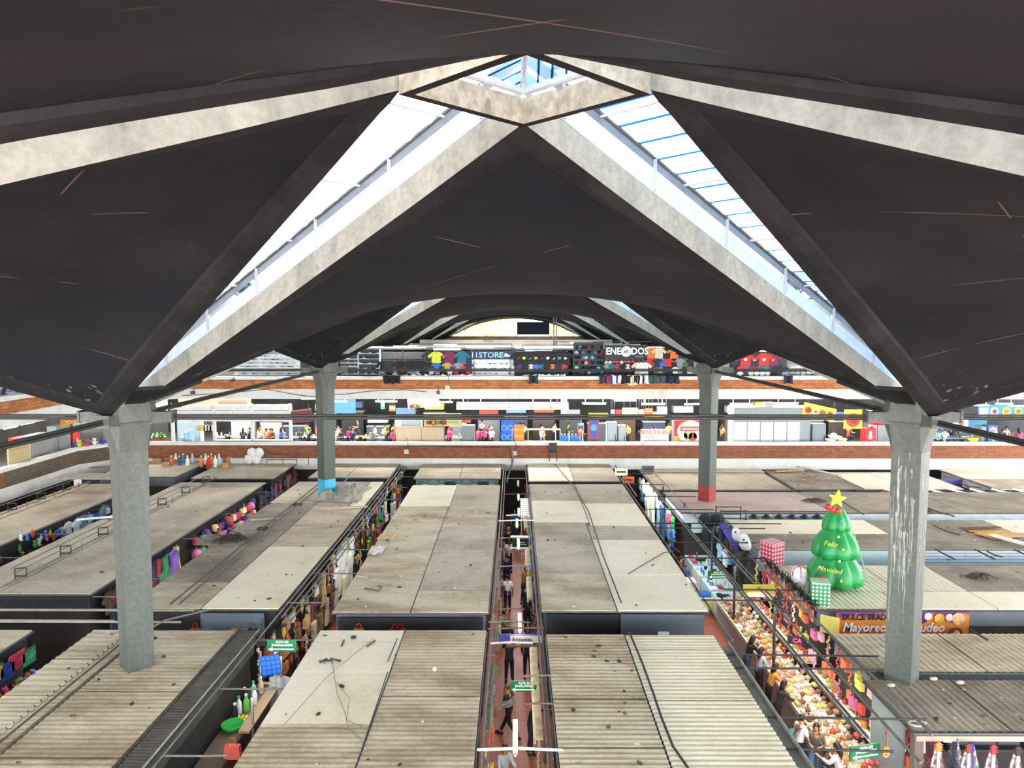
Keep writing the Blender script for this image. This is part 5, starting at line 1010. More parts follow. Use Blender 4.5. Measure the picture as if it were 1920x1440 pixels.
for k in range(7):
    y=22+k*3.3; c=random.choice(['#7a5a3c','#3f3a36','#8a8478','#5a4a42']); t=thing('food_stall',f'{ {"#7a5a3c":"brown","#3f3a36":"black","#8a8478":"grey","#5a4a42":"dark brown"}[c]} food stall front on the left gallery, {ORD[k]} from the camera','stall',(-31,y,ZG),PI/2); pbox(t,'counter',(-1.4,0,0),(1.4,.6,1.2),c); pbox(t,'sign_board',(-1.4,0,2.3),(1.4,.1,2.9),random.choice(['#c98a3a','#d9c25a','#a03a30','#c8cbc8'])); 
    for j in (-1.3,1.3): pbox(t,'post',(j-.04,0,1.2),(j+.04,.08,2.3),'#77756f')
    for j in range(4): item('bowl','serving_bowl',f'bowl of food on the left gallery stall {ORD[k]} from the camera, {ORD[j]} bowl','bowl',(-31.1,y-1+.6*j,ZG+1.2),0,{'body':random.choice(['#c8742c','#e6d9b8','#8fb84a','#a03a30'])},None,s=1.3)
for i,(px,py) in enumerate(((157,765),(52,794),(20,802))): p=atX(px,py,-29.5); item('tube_hung','fluorescent_lamp',f'lit batten on the left gallery, {["far","middle","near"][i]}','lamp',p,PI/2,{'body':M_TUBE,'trim':'#d8dcdc'},None,s=1)
# hats and jars heaped at the upper left gallery edge
for k in range(60):
    px=random.uniform(0,70); X=-24.1-random.random()*1.4; y=random.uniform(33,45); c=random.choice(['#8c9096','#2c3138','#e9e9e6','#c9a25a','#1f2a44']); nm={'#c9a25a':'straw'}.get(c,CN.get(c,'grey'))
    item('hat','hat',f'{nm} coloured hat piled on the upper left gallery','hat',(X,y,9.15+.14*random.randrange(5)),0,{'body':c},f'{nm} hats piled on the upper left gallery',s=1.1)
t=thing('hat_table','long pale display table under the hats on the upper left gallery','table',(-24.8,39,ZU)); pbox(t,'tabletop',(-.9,-6.3,.75),(.7,6.3,.83),'#b9bcbb')
for a in (-.8,.6):
    for b in (-4.6,4.6): m=MB(); m.tube([(a,b,0),(a,b,.76)],.03,4); m.build('leg',M_STEEL,t,fix=False)
# ------------------------------------------------------------------ goods in the aisles
PAL={'leather':[('#6a4430','brown'),('#8c6a4a','tan'),('#40291f','dark brown'),('#8f3a32','red'),('#b89a6a','honey'),('#b9b2a0','pale grey'),('#5a5a52','grey'),('#d6ccb4','cream')],
 'craft':[('#c9a860','straw yellow'),('#a84a3a','red'),('#d9cdb2','cream'),('#7a5a3c','brown'),('#b8743c','orange'),('#4f7a52','green'),('#8f8f88','grey')],
 'white':[('#f0efe6','white'),('#f0e8b0','pale yellow'),('#e4e6e6','off-white')],
 'blue':[('#a9cfe0','pale blue'),('#2f5fc0','bright blue'),('#e4e8ea','white'),('#6f9ab0','grey blue')],
 'mono':[('#9a9282','grey'),('#1c1a18','black'),('#e6ddc4','cream'),('#6b3f28','brown'),('#c9a23c','mustard')],
 'multi':[('#8f8f90','grey'),('#2a2a2e','black'),('#3fa050','green'),('#e05a2c','orange'),('#3a6fc0','blue'),('#e0c23a','yellow'),('#c23b6a','magenta'),('#1f2a44','navy'),('#e8e6e0','white'),('#b5302a','red')],
 'dark':[('#1c1c22','black'),('#3a2f50','plum'),('#24304a','navy'),('#4a3a34','brown'),('#7a2430','wine')],
 'bags':[('#3f8a80','teal'),('#e07ab0','pink'),('#2f4aa0','royal blue'),('#f0d9a0','cream'),('#c23b50','cherry'),('#4a9a6a','green'),('#7a50a0','violet'),('#1f2230','black')],
 'toys':[('#e03a30','red'),('#f0d23a','yellow'),('#3a8ad0','blue'),('#e868a8','pink'),('#f0f0ee','white'),('#e88a3a','orange'),('#5ab04a','green')]}
KN={'bag':('hanging_bag','bag'),'string':('hanging_string','string of goods'),'puppet':('hanging_puppet','puppet'),'tshirt':('hanging_shirt','shirt'),'dress':('hanging_dress','dress'),'backpack':('backpack','backpack'),'trousers':('hanging_trousers','trousers'),'plush':('soft_toy','soft toy')}
def hangrow(X,y0,y1,z,kinds,pal,where,face,step=.34,s=.8,jit=.05):
    n=int((y1-y0)/step)
    for k in range(n):
        kd=random.choice(kinds); c,cn=random.choice(PAL[pal]); nm,cat=KN[kd]; y=y0+(y1-y0)*(k+.5)/n
        item(kd,nm,f'{cn} {cat} hanging {where}',cat,(X+face*random.uniform(.1,.3),y+random.uniform(-jit,jit),z+random.uniform(-jit,jit)),PI/2*face,{'body':c,'trim':random.choice(('#2a2622',c))},f'{cn} {cat} group hanging {where}',s=s*random.uniform(.85,1.15))
random.seed(31)
# craft aisle left of the middle blocks: goods on the face at x=-7.55
zones=[(21.6,23.3,['string','puppet','bag'],'leather','behind the blue basket'),(23.4,26.5,['bag','string','puppet'],'craft','where the craft aisle starts'),(26.5,30.5,['bag','string','dress'],'leather','in the craft aisle, beside the cream roof'),
 (30.5,33.5,['dress','tshirt'],'white','in the craft aisle, pale costume stretch'),(33.5,37.5,['string','puppet'],'mono','in the craft aisle, black and cream stretch'),(37.5,43,['bag','puppet','dress'],'multi','at the bright end of the craft aisle'),(44.6,48.6,['dress','bag'],'multi','at the very back of the craft aisle')]
for (a,b,kk,pal,wh) in zones:
    for j,z in enumerate((3.2,2.55,1.9)):
        hangrow(-7.55,a,b,z,kk,pal,wh+[', top row',', middle row',', bottom row'][j],1,step=.36,s=.95)
# opposite side of the same aisle, low tables with goods
for k in range(14):
    y=20+k*2.0; t=thing('craft_table',f'low craft table in the craft aisle, {ORD[k]} from the camera','table',(-6.35,y,0)); pbox(t,'tabletop',(-.35,-.8,.85),(.35,.8,.9),['#8a6a48','#6a5a4a','#b9b2a2'][k%3])
    for a in (-.3,.3):
        for b in (-.75,.75): pbox(t,'leg',(a-.03,b-.03,0),(a+.03,b+.03,.85),'#4a4038')
    for j in range(5):
        c,cn=random.choice(PAL[['leather','craft','blue','mono','multi'][k%5]]); kd=random.choice(('basket','jar','plush','bowl')); item(kd,{'plush':'soft_toy','basket':'basket','jar':'jar','bowl':'bowl'}[kd],f'{cn} {kd.replace("plush","soft toy")} on the craft table {ORD[k]} from the camera, {ORD[j]} along',{'plush':'soft toy'}.get(kd,kd),(-6.35,y-.62+.31*j,.9),random.random(),{'body':c,'trim':'#3a2a20'},None,s={'basket':.8,'jar':1.4,'plush':.8,'bowl':.65}[kd])
# clothes and bag aisle further left: face at x=-14.2
for (a,b,kk,pal,wh) in ((26,29.5,['dress','tshirt'],'dark','in the dark clothes row left of the near column'),(29.5,31.5,['dress'],'bags','beside the violet dress, right of the near column'),(33,36.5,['bag','backpack'],'bags','in the bag row, near part'),(36.5,40.5,['backpack','bag'],'bags','in the bag row, far part'),(41,48.5,['dress','bag'],'dark','in the far bag aisle by the gallery')):
    for j,z in enumerate((3.25,2.7)): hangrow(-14.2,a,b,z,kk,pal,wh+[', top',', lower'][j],1,step=.36,s=.95)
p=atX(330,1030,-14.0); item('dress','hanging_dress','violet and pink long dress hung right of the near left column','dress',(-13.85,30.6,3.35),PI/2,{'body':'#8a5ac0','trim':'#e8a0d0'},None,s=1.25)
for (a,b,kk,pal,wh) in ((27.5,30.5,['bag','string'],'leather','as brown leather pouches near the left edge'),(31.5,34,['plush','puppet'],'toys','beside the leather, far left aisle'),(34,38.5,['tshirt','bag'],'blue','in the blue-lit far left aisle'),(39,42,['bag'],'dark','at the end of the far left aisle')):
    for j,z in enumerate((3.3,2.85)): hangrow(-21.0,a,b,z,kk,pal,wh+[', top',', lower'][j],1,step=.3,s=.85)
# toy wall, face at x=-14.2, near the camera
for (a,b,z,kk) in ((15.5,19.6,2.95,['plush','bag']),(15,22,2.5,['plush','puppet']),(15,22,2.2,['plush'])): hangrow(-14.2,a,b,z,kk,'toys','on the toy wall at the left edge, '+{2.95:'top',2.5:'middle',2.2:'low'}[z]+' row',1,step=.24,s=1.0)
for k in range(7):
    y=19.0+k*.45; c=['#c8325a','#2f5fb0','#e8a03a','#e8c23a','#2f4aa0','#d03a5a','#3a9a6a'][k]; item('picture','toy_poster',f'{["crimson","blue","orange","yellow","navy","pink-red","green"][k]} framed picture on the toy wall at the left edge','picture',(-14.0,y,2.95+.1*(k%2)),PI/2,{'body':'#1f6a4a' if k%3==0 else c,'trim':M(c,.6,.7,14)},None,s=1.3)
# grey steel walls and shop fronts of cross aisles (faces to the camera)
def front(label,x0,x1,Y,z0,z1,c,name='shop_front',parts=()):
    t=thing({'shop_front':'shop_facade','display_front':'glass_display','sign_band':'long_sign'}.get(name,name),label,'shop front',((x0+x1)/2,Y,z0)); w=(x1-x0)/2; pbox(t,'front_panel',(-w,0,0),(w,.06,z1-z0),c)
    for (a,b,zz0,zz1,cc,n) in parts: pbox(t,n,(a,-.03,zz0),(b,0,zz1),cc)
    return t
front('blue-grey steel sign band in the cross aisle, left of the craft aisle',-10,-8.0,23.95,2.3,3.35,'#6c7680','sign_band',[(-.9,.9,.35,.9,'#7a858f','sign_field')])
front('blue-grey steel sign band behind the nearest left roof',-5.6,-1.1,23.6,2.3,3.35,'#2a2c2e','sign_band',[(-2.1,-.6,.15,.55,'#59636c','mesh_panel'),(-.3,2.1,.15,.6,'#7b848c','sign_field')])
t=front('dark grey steel sign band with a small white notice, right of the middle',3.2,5.8,23.78,2.2,3.4,'#4b545b','sign_band',[(-.15,.2,.3,.45,'#d8dcdc','notice'),(-.15,.2,.5,.66,'#d8dcdc','notice')])
front('black sign band with a pale strip right of the middle aisle',.9,3.1,23.78,2.2,3.4,'#17191b','sign_band',[(-.9,.9,.2,.5,'#6c7680','sign_field')])
t=front('glass display front with pale goods against the far cross aisle, left of the middle',-5.7,-1.1,44.25,2.2,3.4,'#5f7a74','display_front')
for k in range(9): item('tshirt' if k%2 else 'bag','display_goods',f'pale goods in the far glass display, {ORD[k]} from the left','garment',(-5.3+.48*k,44.15,3.35),0,{'body':['#e6ebe8','#9ab0a8','#dfe6da','#2f4a44'][k%4],'trim':'#cfd8d4'},None,s=.9)
for k in range(5): t=thing('cross_bag','','bag',(0,0,0)); bpy.data.objects.remove(t)
for k,(px,c,n) in enumerate(((372,'#c23b3b','red'),(395,'#5a7a8a','grey blue'),(448,'#b08a6a','tan'),(465,'#8a8a84','grey'),(480,'#3a3c40','dark'),(676,'#e07a2c','orange'),(742,'#c8322e','red'),(753,'#e03a30','bright red'))):
    p=atY(px,1165,23.8); item('bag','hanging_bag',f'{n} bag strap hanging in the near cross aisle, {ORD[k]} from the left','bag',(p.x,23.55,3.2),0,{'body':c,'trim':c},None,s=.9)
# pipes over the aisles
def pipe(pts,label,r=.025,c=None,name='pipe',cat='pipe'):
    m=MB(); m.tube(pts,r,5); return tag(m.build(name,c or M_STEEL,fix=False),label,cat)
M_PIPE=M('#6e6a62',.6,.25,3); M_RUST=M('#6a4a3a',.7,.3,3)
zc=3.56
for k,(x,y0,y1,r,n) in enumerate(((-.80,14,49,.03,'left edge, outer'),(-.68,14,49,.02,'left edge, inner'),(.58,14,49,.03,'right edge, inner'),(.68,16,43,.03,'right edge, outer'),(.48,24,36,.02,'right edge, short low'))): pipe([(x,y0,zc-.1-.03*k),(x+.02,(y0+y1)/2,zc-.12-.03*k),(x,y1,zc-.1-.03*k)],f'long grey pipe along the middle aisle, {n} one',r,M_PIPE)
for k,(y,a,b,c,n) in enumerate(((16.1,-.9,.9,'#cfd0cc','white bent'),(18.0,.15,.8,None,'rusty short'),(19.4,.1,.8,None,'rusty short'),(20.6,-.85,-.6,None,'grey stub'),(21.4,-.8,.4,'#b9a9a6','pinkish'),(22.4,-.9,.75,None,'grey'),(22.9,-.9,.35,None,'pale'),(23.9,-.8,.2,None,'grey'),(28.1,-.85,.45,None,'brown'),(30.0,-.85,.3,None,'brown'),(31.8,-.8,.4,None,'grey'),(34.6,-.85,.75,'#dcdcd8','white'),(35.6,-.5,.6,'#dcdcd8','white short'),(40,-.6,.7,None,'dark'),(44,-.8,.6,None,'dark'),(46.5,-.8,.6,None,'dark'))):
    pipe([(a,y,zc-.05),((a+b)/2,y,zc-.02),(b,y,zc-.06+.02*(k%3))],f'{n} crossbar over the middle aisle, {ORD[k]} from the camera',.025 if c is None else .035,M(c) if c else (M_RUST if k%2 else M_PIPE))
for k in range(11):
    y=16+k*2.9; pipe([(-7.55,y,3.42),(-6.6,y,3.42),(-5.85 if k%3 else -6.1,y+.05,3.40)],f'grey crossbar over the craft aisle, {ORD[k]} from the camera',.025,M_PIPE)
for k,x in enumerate((-7.45,-7.3,-7.15,-7.02)): pipe([(x,14 if k<1 else 23.5,3.46-.06*k),(x+.03,35,3.44-.06*k),(x,48.8,3.46-.06*k)],f'long pipe along the left edge of the craft aisle, {ORD[k]} from the roof',.028,M_PIPE)
for k,y in enumerate((16.2,25.2,27,32.0,36.2,40.8)): pipe([(-14.1,y,3.42),(-12.4,y,3.42)],f'thin crossbar over the clothes aisle, {ORD[k]} from the camera',.02,M_PIPE)
for k,y in enumerate((29.5,32.8,38)): pipe([(-21,y,3.4),(-19.1,y,3.38)],f'thin crossbar over the far left aisle, {ORD[k]} from the camera',.02,M_PIPE)
for k,(y,z) in enumerate(((22.6,3.62),(23.0,3.5),(23.5,3.62),(24.0,3.45))): pipe([(-24,y,z),(-18,y+.03,z),(-12.2 if k%2 else -10,y,z)],f'long pipe across the near cross aisle at the left, {ORD[k]} from the camera',.035,M('#8d877a',.7,.2))
# right aisle pipes
for k,(x,y0,y1,z) in enumerate(((6.15,22,48,3.35),(6.3,40,48.5,3.45),(7.6,17,42,3.3),(7.75,17,48,3.25),(8.35,16,31,3.3),(8.6,24,47,3.2),(9.15,17,30,3.35))): pipe([(x,y0,z),(x+.04,(y0+y1)/2,z-.03),(x,y1,z)],f'long pipe running back over the right aisle, {ORD[k]} from its left edge',.035,M_PIPE)
for k,(y,a,b) in enumerate(((16.3,5.6,7.9),(17.6,5.7,9.3),(20.1,5.6,9.6),(20.9,5.7,9.8),(25.0,6,9.7),(26.0,7.0,9.7),(29.5,5.5,9.8),(31.6,5.5,9.9),(33.8,5.0,11),(34.6,4.8,12),(37.2,5.9,9.6),(40.0,5.9,9.4),(43.0,5.9,8.4),(46.0,6,8.2))):
    pipe([(a,y,3.42),(b,y-.05,3.4)],f'dark crossbar over the right aisle, {ORD[k]} from the camera',.028,M_ROD)
for k,(y,x) in enumerate(((42.5,8.2),(38.5,8.5),(33.5,8.6),(29.4,8.4),(25.2,8.5))): pipe([(x,y,0),(x,y,3.4)],f'upright post in the right aisle, {ORD[k]} from the back',.05,M('#2f4a52') if k<3 else M_ROD,'post','post')
# lamps in the aisles
for k,(y,x) in enumerate(((17.6,-.1),(24.3,.05),(33.0,.05),(36.4,.0),(38.5,.1),(41.9,.1),(45.5,.1))): item('tube','fluorescent_lamp',f'old pale batten hung lengthwise in the middle aisle, {ORD[k]} from the camera','lamp',(x,y,2.9),PI/2,{'body':M('#efe9d4',.5,.1,1,0,.5),'trim':'#bdb49a'},None,s=1.15)
for k,y in enumerate((18.3,20.9,27,30.4,36)): 
    m=MB(); m.box((.44,y,3.12),(.17,2.2,.06)); m.box((.34,y,3.06),(.05,2.2,.14)); tag(m.build('wooden_beam',M('#b3a284' if k<2 else '#a3957c',.8,.25,5)),f'long pale wooden beam along the right side of the middle aisle, {ORD[k]} from the camera','beam')
for k,y in enumerate((18.0,19.8,27.5,30.2)):
    m=MB(); m.box((-.74,y,3.3),(.16,1.6,.05)); tag(m.build('gutter_board',M('#77715f' if k<2 else '#a3957c',.8,.35,5)),f'weathered board along the left side of the middle aisle, {ORD[k]} from the camera','board')
# middle aisle goods
for (a,b,pal,wh) in ((14.5,19,'toys','left side of the middle aisle, nearest'),(19.4,22.3,'craft','left side of the middle aisle, second stretch'),(24,30,'craft','left side of the middle aisle, beyond the banner'),(31,42,'dark','left side of the middle aisle, far')):
    for j,z in enumerate((2.6,1.7)): hangrow(-.92,a,b,z,['bag','string'] if pal!='toys' else ['plush','bag'],pal,wh+[', upper',', lower'][j],1,step=.5,s=.55)
for (a,b,pal,wh) in ((14.5,22,'leather','right side of the middle aisle, nearest'),(24,30,'dark','right side of the middle aisle, second stretch'),(31,42,'toys','right side of the middle aisle, far'),(43.6,48,'multi','right side of the middle aisle, by the gallery')):
    for j,z in enumerate((2.6,1.7)): hangrow(.78,a,b,z,['bag','string'],pal,wh+[', upper',', lower'][j],-1,step=.5,s=.55)
# white slatted rack and black framed sign in the far middle aisle
p=atY(983,955,40); t=thing('white_rack','white ladder-like display rack in the far middle aisle','rack',(.45,38.6,.4)); 
for k in range(9): pbox(t,'rung',(-.22,.45*k-.05,2.2),(.2,.45*k+.12,2.35),'#eef0ee')
for a in (-.24,.2): pbox(t,'rail',(a,-.3,2.15),(a+.05,4.0,2.3),'#e4e6e4')
for a in (-.24,.2):
    for b in (-.3,3.95): pbox(t,'post',(a,b,-.4),(a+.05,b+.05,2.2),'#d0d2d0')
t=thing('framed_sign','black sign in a white frame hung across the middle aisle','sign',(.1,34.4,2.35)); pbox(t,'board',(-.32,0,0),(.42,.04,.42),'#101214'); pbox(t,'frame_rail',(-.4,-.03,.42),(.48,.05,.52),'#e6e8e6'); pbox(t,'frame_rail',(-.4,-.03,-.08),(.48,.05,.0),'#e6e8e6'); pbox(t,'text_line',(-.1,-.02,.2),(.25,0,.23),'#c8c8c8'); pbox(t,'text_line',(.0,-.02,.12),(.32,0,.14),'#c8c8c8'); pbox(t,'side_panel',(.48,-.02,-.3),(.6,.5,.5),'#1f5f8a')
# evacuation signs
def evac(loc,rz,label,s=1,arrow=True):
    t=thing('evacuation_sign',label,'sign',loc,rz); t.scale=(s,s,s); pbox(t,'board',(-.36,0,0),(.36,.03,.3),'#0f6a3a'); w=M('#dff0e2',.5,0,1,0,.2)
    text('RUTA DE',.075,w,t,(.02,-.01,.245)); text('EVACUACION',.08,w,t,(.02,-.01,.165)); pbox(t,'arrow_shaft',(-.22,-.02,.055),(.3,-.005,.08),w); m=MB(); m.prism([(-.32,.067),(-.22,.02),(-.22,.115)],-.02,-.005); m.build('arrow_head',w,t); return t
evac((.13,20.7,2.45),0,'green RUTA DE EVACUACION sign with arrow over the middle aisle'); p=atY(528,1215,20.5); evac((p.x,20.5,p.z-.1),0,'green RUTA DE EVACUACION sign at the near end of the craft aisle',1.1)
p=at(1345,1080,3.0); evac((p.x,p.y,2.9),.05,'green evacuation sign over the right aisle near the yellow table'); p=atY(1622,1415,17.6); evac((p.x,17.6,p.z-.1),.25,'green evacuation sign at the lower right over the sweets',1.1); p=atY(1302,975,39); evac((p.x,39,p.z),.1,'bright green sign at the far end of the right aisle',1.2)
t=thing('hanging_banner','violet and white crafts banner hung across the middle aisle','banner',(.03,23.2,2.72)); pbox(t,'banner_cloth',(-.62,0,0),(.72,.03,.28),'#3a3f8a'); pbox(t,'white_field',(-.28,-.02,.03),(.7,0,.25),'#b9b4a8'); text('Artesanias',.17,M('#23232a'),t,(.08,-.04,.14),sx=.85); pbox(t,'lamp_strip',(-.4,-.02,-.12),(.6,.02,-.05),'#5a3a22')
# near craft aisle: food counter, ladder, blue basket
item('bowl','plastic_bowl','bright green plastic bowl on the counter at the lower left','bowl',(-7.2,19.1,2.25),0,{'body':'#1f9a3a'},None,s=1.3)
t=thing('wooden_counter','brown wooden counter with a pale bench top in the near craft aisle','counter',(-7.0,18.6,0)); pbox(t,'counter_front',(.05,-3.4,0),(.12,2.9,2.15),'#5a3524'); pbox(t,'worktop',(-.5,-3.4,2.18),(.14,2.9,2.25),'#6a5a4a'); pbox(t,'bench_board',(.2,-.2,2.55),(.48,2.7,2.61),'#8a735a'); pbox(t,'post',(.42,.1,0),(.47,.15,3.3),'#77756f'); pbox(t,'post',(.42,2.4,0),(.47,2.45,3.3),'#77756f')
for k,(dx,dy,c,n) in enumerate(((-.3,.2,'#16181a','black'),(-.35,.5,'#e8eae8','white'),(-.1,.6,'#5ac04a','green'),(.05,.9,'#e2e6e0','white'),(-.38,.9,'#20242a','black'),(-.2,1.2,'#c8dce0','clear'),(.0,1.4,'#d9c0a0','tan'))): item('bottle','bottle',f'{n} bottle on the wooden counter, {ORD[k]} from the camera','bottle',(-7.12+dx*.6,19.3+dy*1.2,2.25),0,{'body':c,'trim':'#3ab84a' if k%2 else '#e0e0e0'},None,s=1.7)
for k in range(9): m=MB(); m.ball((0,0,.05),.05,7); tag(m.build('lemon',M('#e0c83a',.5,.1),loc=(-7.25+.1*(k%3),19.65-.1*(k//3)+.02*(k%2),2.25)),'yellow lemon beside the green bowl','lemon','lemons beside the green bowl')
t=thing('ladder','aluminium stepladder standing in the near craft aisle','ladder',(-7.1,21.2,0)); 
for a in (-.2,.2): m=MB(); m.tube([(a,0,0),(a,.35,3.2)],.03,4); m.build('stile',M_METW,t,fix=False)
for k in range(9): pbox(t,'step',(-.2,.035*k,.25+.34*k),(.2,.035*k+.08,.29+.34*k),M_METW)
p=atY(507,1247,19.8); t=thing('blue_basket','bright blue square plastic mesh tray hung in the near craft aisle','tray',(p.x,19.8,p.z)); t.rotation_euler=(0,-.12,.1); pbox(t,'tray_base',(-.24,0,-.26),(.26,.02,.26),'#1f6ad0')
for k in range(5): pbox(t,'rib',(-.24+.12*k,-.03,-.26),(-.22+.12*k,0,.26),'#1450a8'); pbox(t,'rib',(-.24,-.03,-.26+.125*k),(.26,0,-.24+.125*k),'#1450a8')
t=thing('plastic_sheet','translucent grey plastic sheet hung beside the blue tray','sheet',(-6.35,20.6,1.5)); m=MB(); m.grid(lambda u,v:((v-.5)*.8,.06*math.sin(v*14),1.4*u),6,14); m.build('film',M('#9a9c9c',.3,.2),t,fix=False)
item('bag','carrier_bag','salmon red bag at the bottom edge near the wooden counter','bag',(-6.75,17.9,2.75),0,{'body':'#e0604a','trim':'#e0604a'},None,s=1)
# steel gutter along the nearest left block
t=thing('roof_gutter','ribbed grey gutter tray along the edge of the nearest left roof','gutter',(0,0,0)); m=MB(); corr(m,-8.1,-7.6,12,22.2,3.53,.12,'x',.012); m.build('tray',M('#5c564a',.8,.3,3),t,fix=False); m=MB(); m.tube([(-8.12,12,3.6),(-8.12,22.2,3.6)],.035,4); m.build('rim',M_ROD,t,fix=False); m=MB(); m.tube([(-7.56,12,3.56),(-7.56,22.2,3.56)],.03,4); m.build('rim',M('#8d8776'),t,fix=False)
t=thing('roof_gutter','pale angle gutter along the right edge of the nearest cream roof','gutter',(0,0,0)); m=MB(); m.b2((5.66,13,3.3),(5.92,21.6,3.34)); m.b2((5.9,13,3.3),(5.94,21.6,3.5)); m.build('tray',M('#8f8a7c',.8,.3,3),t)
# ------------------------------------------------------------------ people in the aisles
def striped():
    m,t,b=nodes('striped_knit'); s_=t.nodes.new('ShaderNodeSeparateXYZ'); t.links.new(coords(t),s_.inputs[0])
    w=nmath(t,'LESS_THAN',nmath(t,'FRACT',nmath(t,'MULTIPLY',s_.outputs[2],17.0)),.45); top=nmath(t,'GREATER_THAN',s_.outputs[2],1.27)
    t.links.new(nmix(t,nmath(t,'MAXIMUM',w,top),'#e4e4e0','#15181d'),b.inputs['Base Color']); return m
def P_(label,x,y,**k): return person(label,(x,y,0.0),k.pop('rz',0),k.pop('pose','stand'),**k)
P_('person in a black and white striped top walking in the middle aisle, hand to face',-.28,22.75,rz=-PI*.62,pose='walk',top=striped(),low='#15151a',hair='#7a4a3a',skin=0,fine=True)
P_('person in black clothes beside the wooden beam, right side of middle aisle',.34,21.9,rz=PI/2,pose='reach',top='#15161c',low='#1d2536',skin=2,fine=True)
P_('person in a white t-shirt seen from behind in the middle aisle',-.42,32.6,rz=PI,pose='walk',top='#f0f0ee',low='#1e2a44',tee=True,skin=2,fine=True)
P_('person in a mustard shirt reaching to the right stall in the middle aisle',.3,33.6,rz=PI*.7,pose='reach',top='#a8763a',low='#2a3a5a',tee=True,skin=1,fine=True)
P_('person with a blue cap and dark jacket in the middle aisle',.42,30.7,rz=.6,pose='bend',top='#2a2a30',low='#1c1c22',cap='#3a9ad0',skin=1)
P_('person with a dark moustache and black jacket in the middle aisle, right',.4,31.6,rz=0,top='#22242a',low='#1f2a40',skin=2)
P_('seated person in green and white at the left of the middle aisle',-.6,29.6,rz=PI/2,pose='sit',top='#7a9a6a',low='#33363c',skin=0)
P_('person in dark green at the far end of the middle aisle',.0,41.8,rz=.1,top='#1c3328',low='#22262e',skin=0)
P_('grey-haired person in black in the far middle aisle, left',-.45,40.3,rz=.4,top='#1a1b20',low='#22262e',hair='#8f8f8c',skin=0)
P_('person in a black waistcoat and white sleeves in the far middle aisle',-.4,38.0,rz=.2,pose='phone',top='#e4e4e0',low='#1c1c22',skin=1,tee=True)
P_('person in dark blue in the middle aisle, behind the white t-shirt',-.5,35.6,rz=PI,top='#2a2460',low='#1a1c24',skin=1)
P_('person in a dark coat in the middle aisle just beyond the banner',-.3,26.2,rz=PI,pose='bend',top='#2a2622',low='#202228',skin=2)
P_('person in black trousers right side, just beyond the banner',.35,26.6,rz=PI,top='#141418',low='#141418',skin=1)
P_('crouching person in pale clothes at the lower end of the middle aisle',-.4,20.2,rz=.5,pose='sit',top='#c9c8c4',low='#3a3a40',skin=0)
for k,y in enumerate((44.2,45.4,46.8)): P_(f'{["blue","black","grey"][k]} shirted person at the far end of the middle aisle',-.1+.25*k,y,rz=PI*k/2,top=['#3a6fb0','#1a1b20','#8c9096'][k],skin=k)
# right aisle
P_('person in a black hooded jacket browsing the sweets, far one',7.95,26.3,rz=PI*.55,pose='bend',top='#141417',low='#3a4660',skin=1,fine=True,longhair=True)
P_('person in a pale blue top leaning over the sweets counter',8.05,25.3,rz=PI*.6,pose='reach',top='#a9bccb',low='#22242c',longhair=True,skin=0,fine=True)
P_('person in an orange and yellow top at the sweets counter',8.0,24.2,rz=PI*.5,pose='bend',top='#d9933a',low='#1c1c22',longhair=True,skin=0,fine=True)
P_('person in a dark grey jacket bending over the sweets',7.85,23.0,rz=PI*.55,pose='bend',top='#2c2f38',low='#181a20',skin=1,fine=True,longhair=True)
a_=P_('person in a white t-shirt with a black shoulder strap, lower right aisle',7.65,20.75,rz=PI*.6,pose='reach',top='#ecebe8',low='#15161a',tee=True,skin=0,fine=True,s=1.03)
m=MB(); hz=.93; m.tube([(-.14,-.13,hz+.47),(-.1,.1,hz+.5),(.0,.15,hz+.3),(.13,.12,hz+.1),(.18,.0,hz+.02)],.012,4); m.build('shoulder_strap',M('#1c1c1e'),a_,fix=False)
P_('person in an olive top holding something pink, lower right aisle',8.05,20.55,rz=-PI*.15,pose='phone',top='#6a6458',low='#6f93b8',longhair=True,skin=0,fine=True)
P_('child in dark blue between the adults, lower right aisle',8.1,20.0,rz=0,pose='phone',top='#3a4a5a',low='#6f93b8',skin=0,fine=True,s=.72)
P_('person with long black hair and a white shirt, lower right aisle',8.25,19.5,rz=-PI*.75,pose='reach',top='#e4e4e8',low='#8fb0cc',longhair=True,skin=0,fine=True)
P_('person in grey with a pushchair at the lower right edge',8.1,18.2,rz=PI,pose='reach',top='#8a8c94',low='#2a2c34',skin=1)
t=thing('pushchair','dark pushchair with a white rim at the lower right','pushchair',(8.45,17.6,0)); m=MB(); m.ball((0,0,.75),(.3,.4,.28),10); m.build('hood',M('#2a2c32'),t); m=MB(); m.tube([(-.28,.4,.95),(-.28,-.3,1.05),(.28,-.3,1.05),(.28,.4,.95)],.03,5); m.build('white_rim',M('#e4e6e8'),t,fix=False)
for a in (-.22,.22):
    for b in (-.3,.3): m=MB(); m.lathe([(.1,-.02),(.1,.02)],10,mat=Matrix.Translation((a,b,.1))@Matrix.Rotation(PI/2,4,'Y')); m.build('wheel',M_ROD,t)
P_('person in a straw hat and dark shirt in the right aisle, far',7.1,42.6,rz=PI*.8,top='#2a2628',low='#22242a',cap='#e0c08a',skin=1)
P_('person in a teal shirt and white cap at the white tables',7.6,38.2,rz=PI*.5,pose='bend',top='#1f5a66',low='#22304a',cap='#dfe6ee',skin=1)
P_('person in a maroon top at the white tables',7.9,36.6,rz=PI*.4,pose='sit',top='#7a3450',low='#2f4aa0',skin=0)
P_('person in a violet top at the far end of the right aisle',6.9,45.6,rz=0,top='#4a3a7a',low='#22242c',skin=0)
P_('person in black at the far end of the right aisle',7.3,43.6,rz=PI,top='#15161a',low='#22242c',skin=2)
P_('person behind the counter in the far right aisle',8.7,39.6,rz=-PI/2,top='#c97a8a',low='#22242c',skin=1)
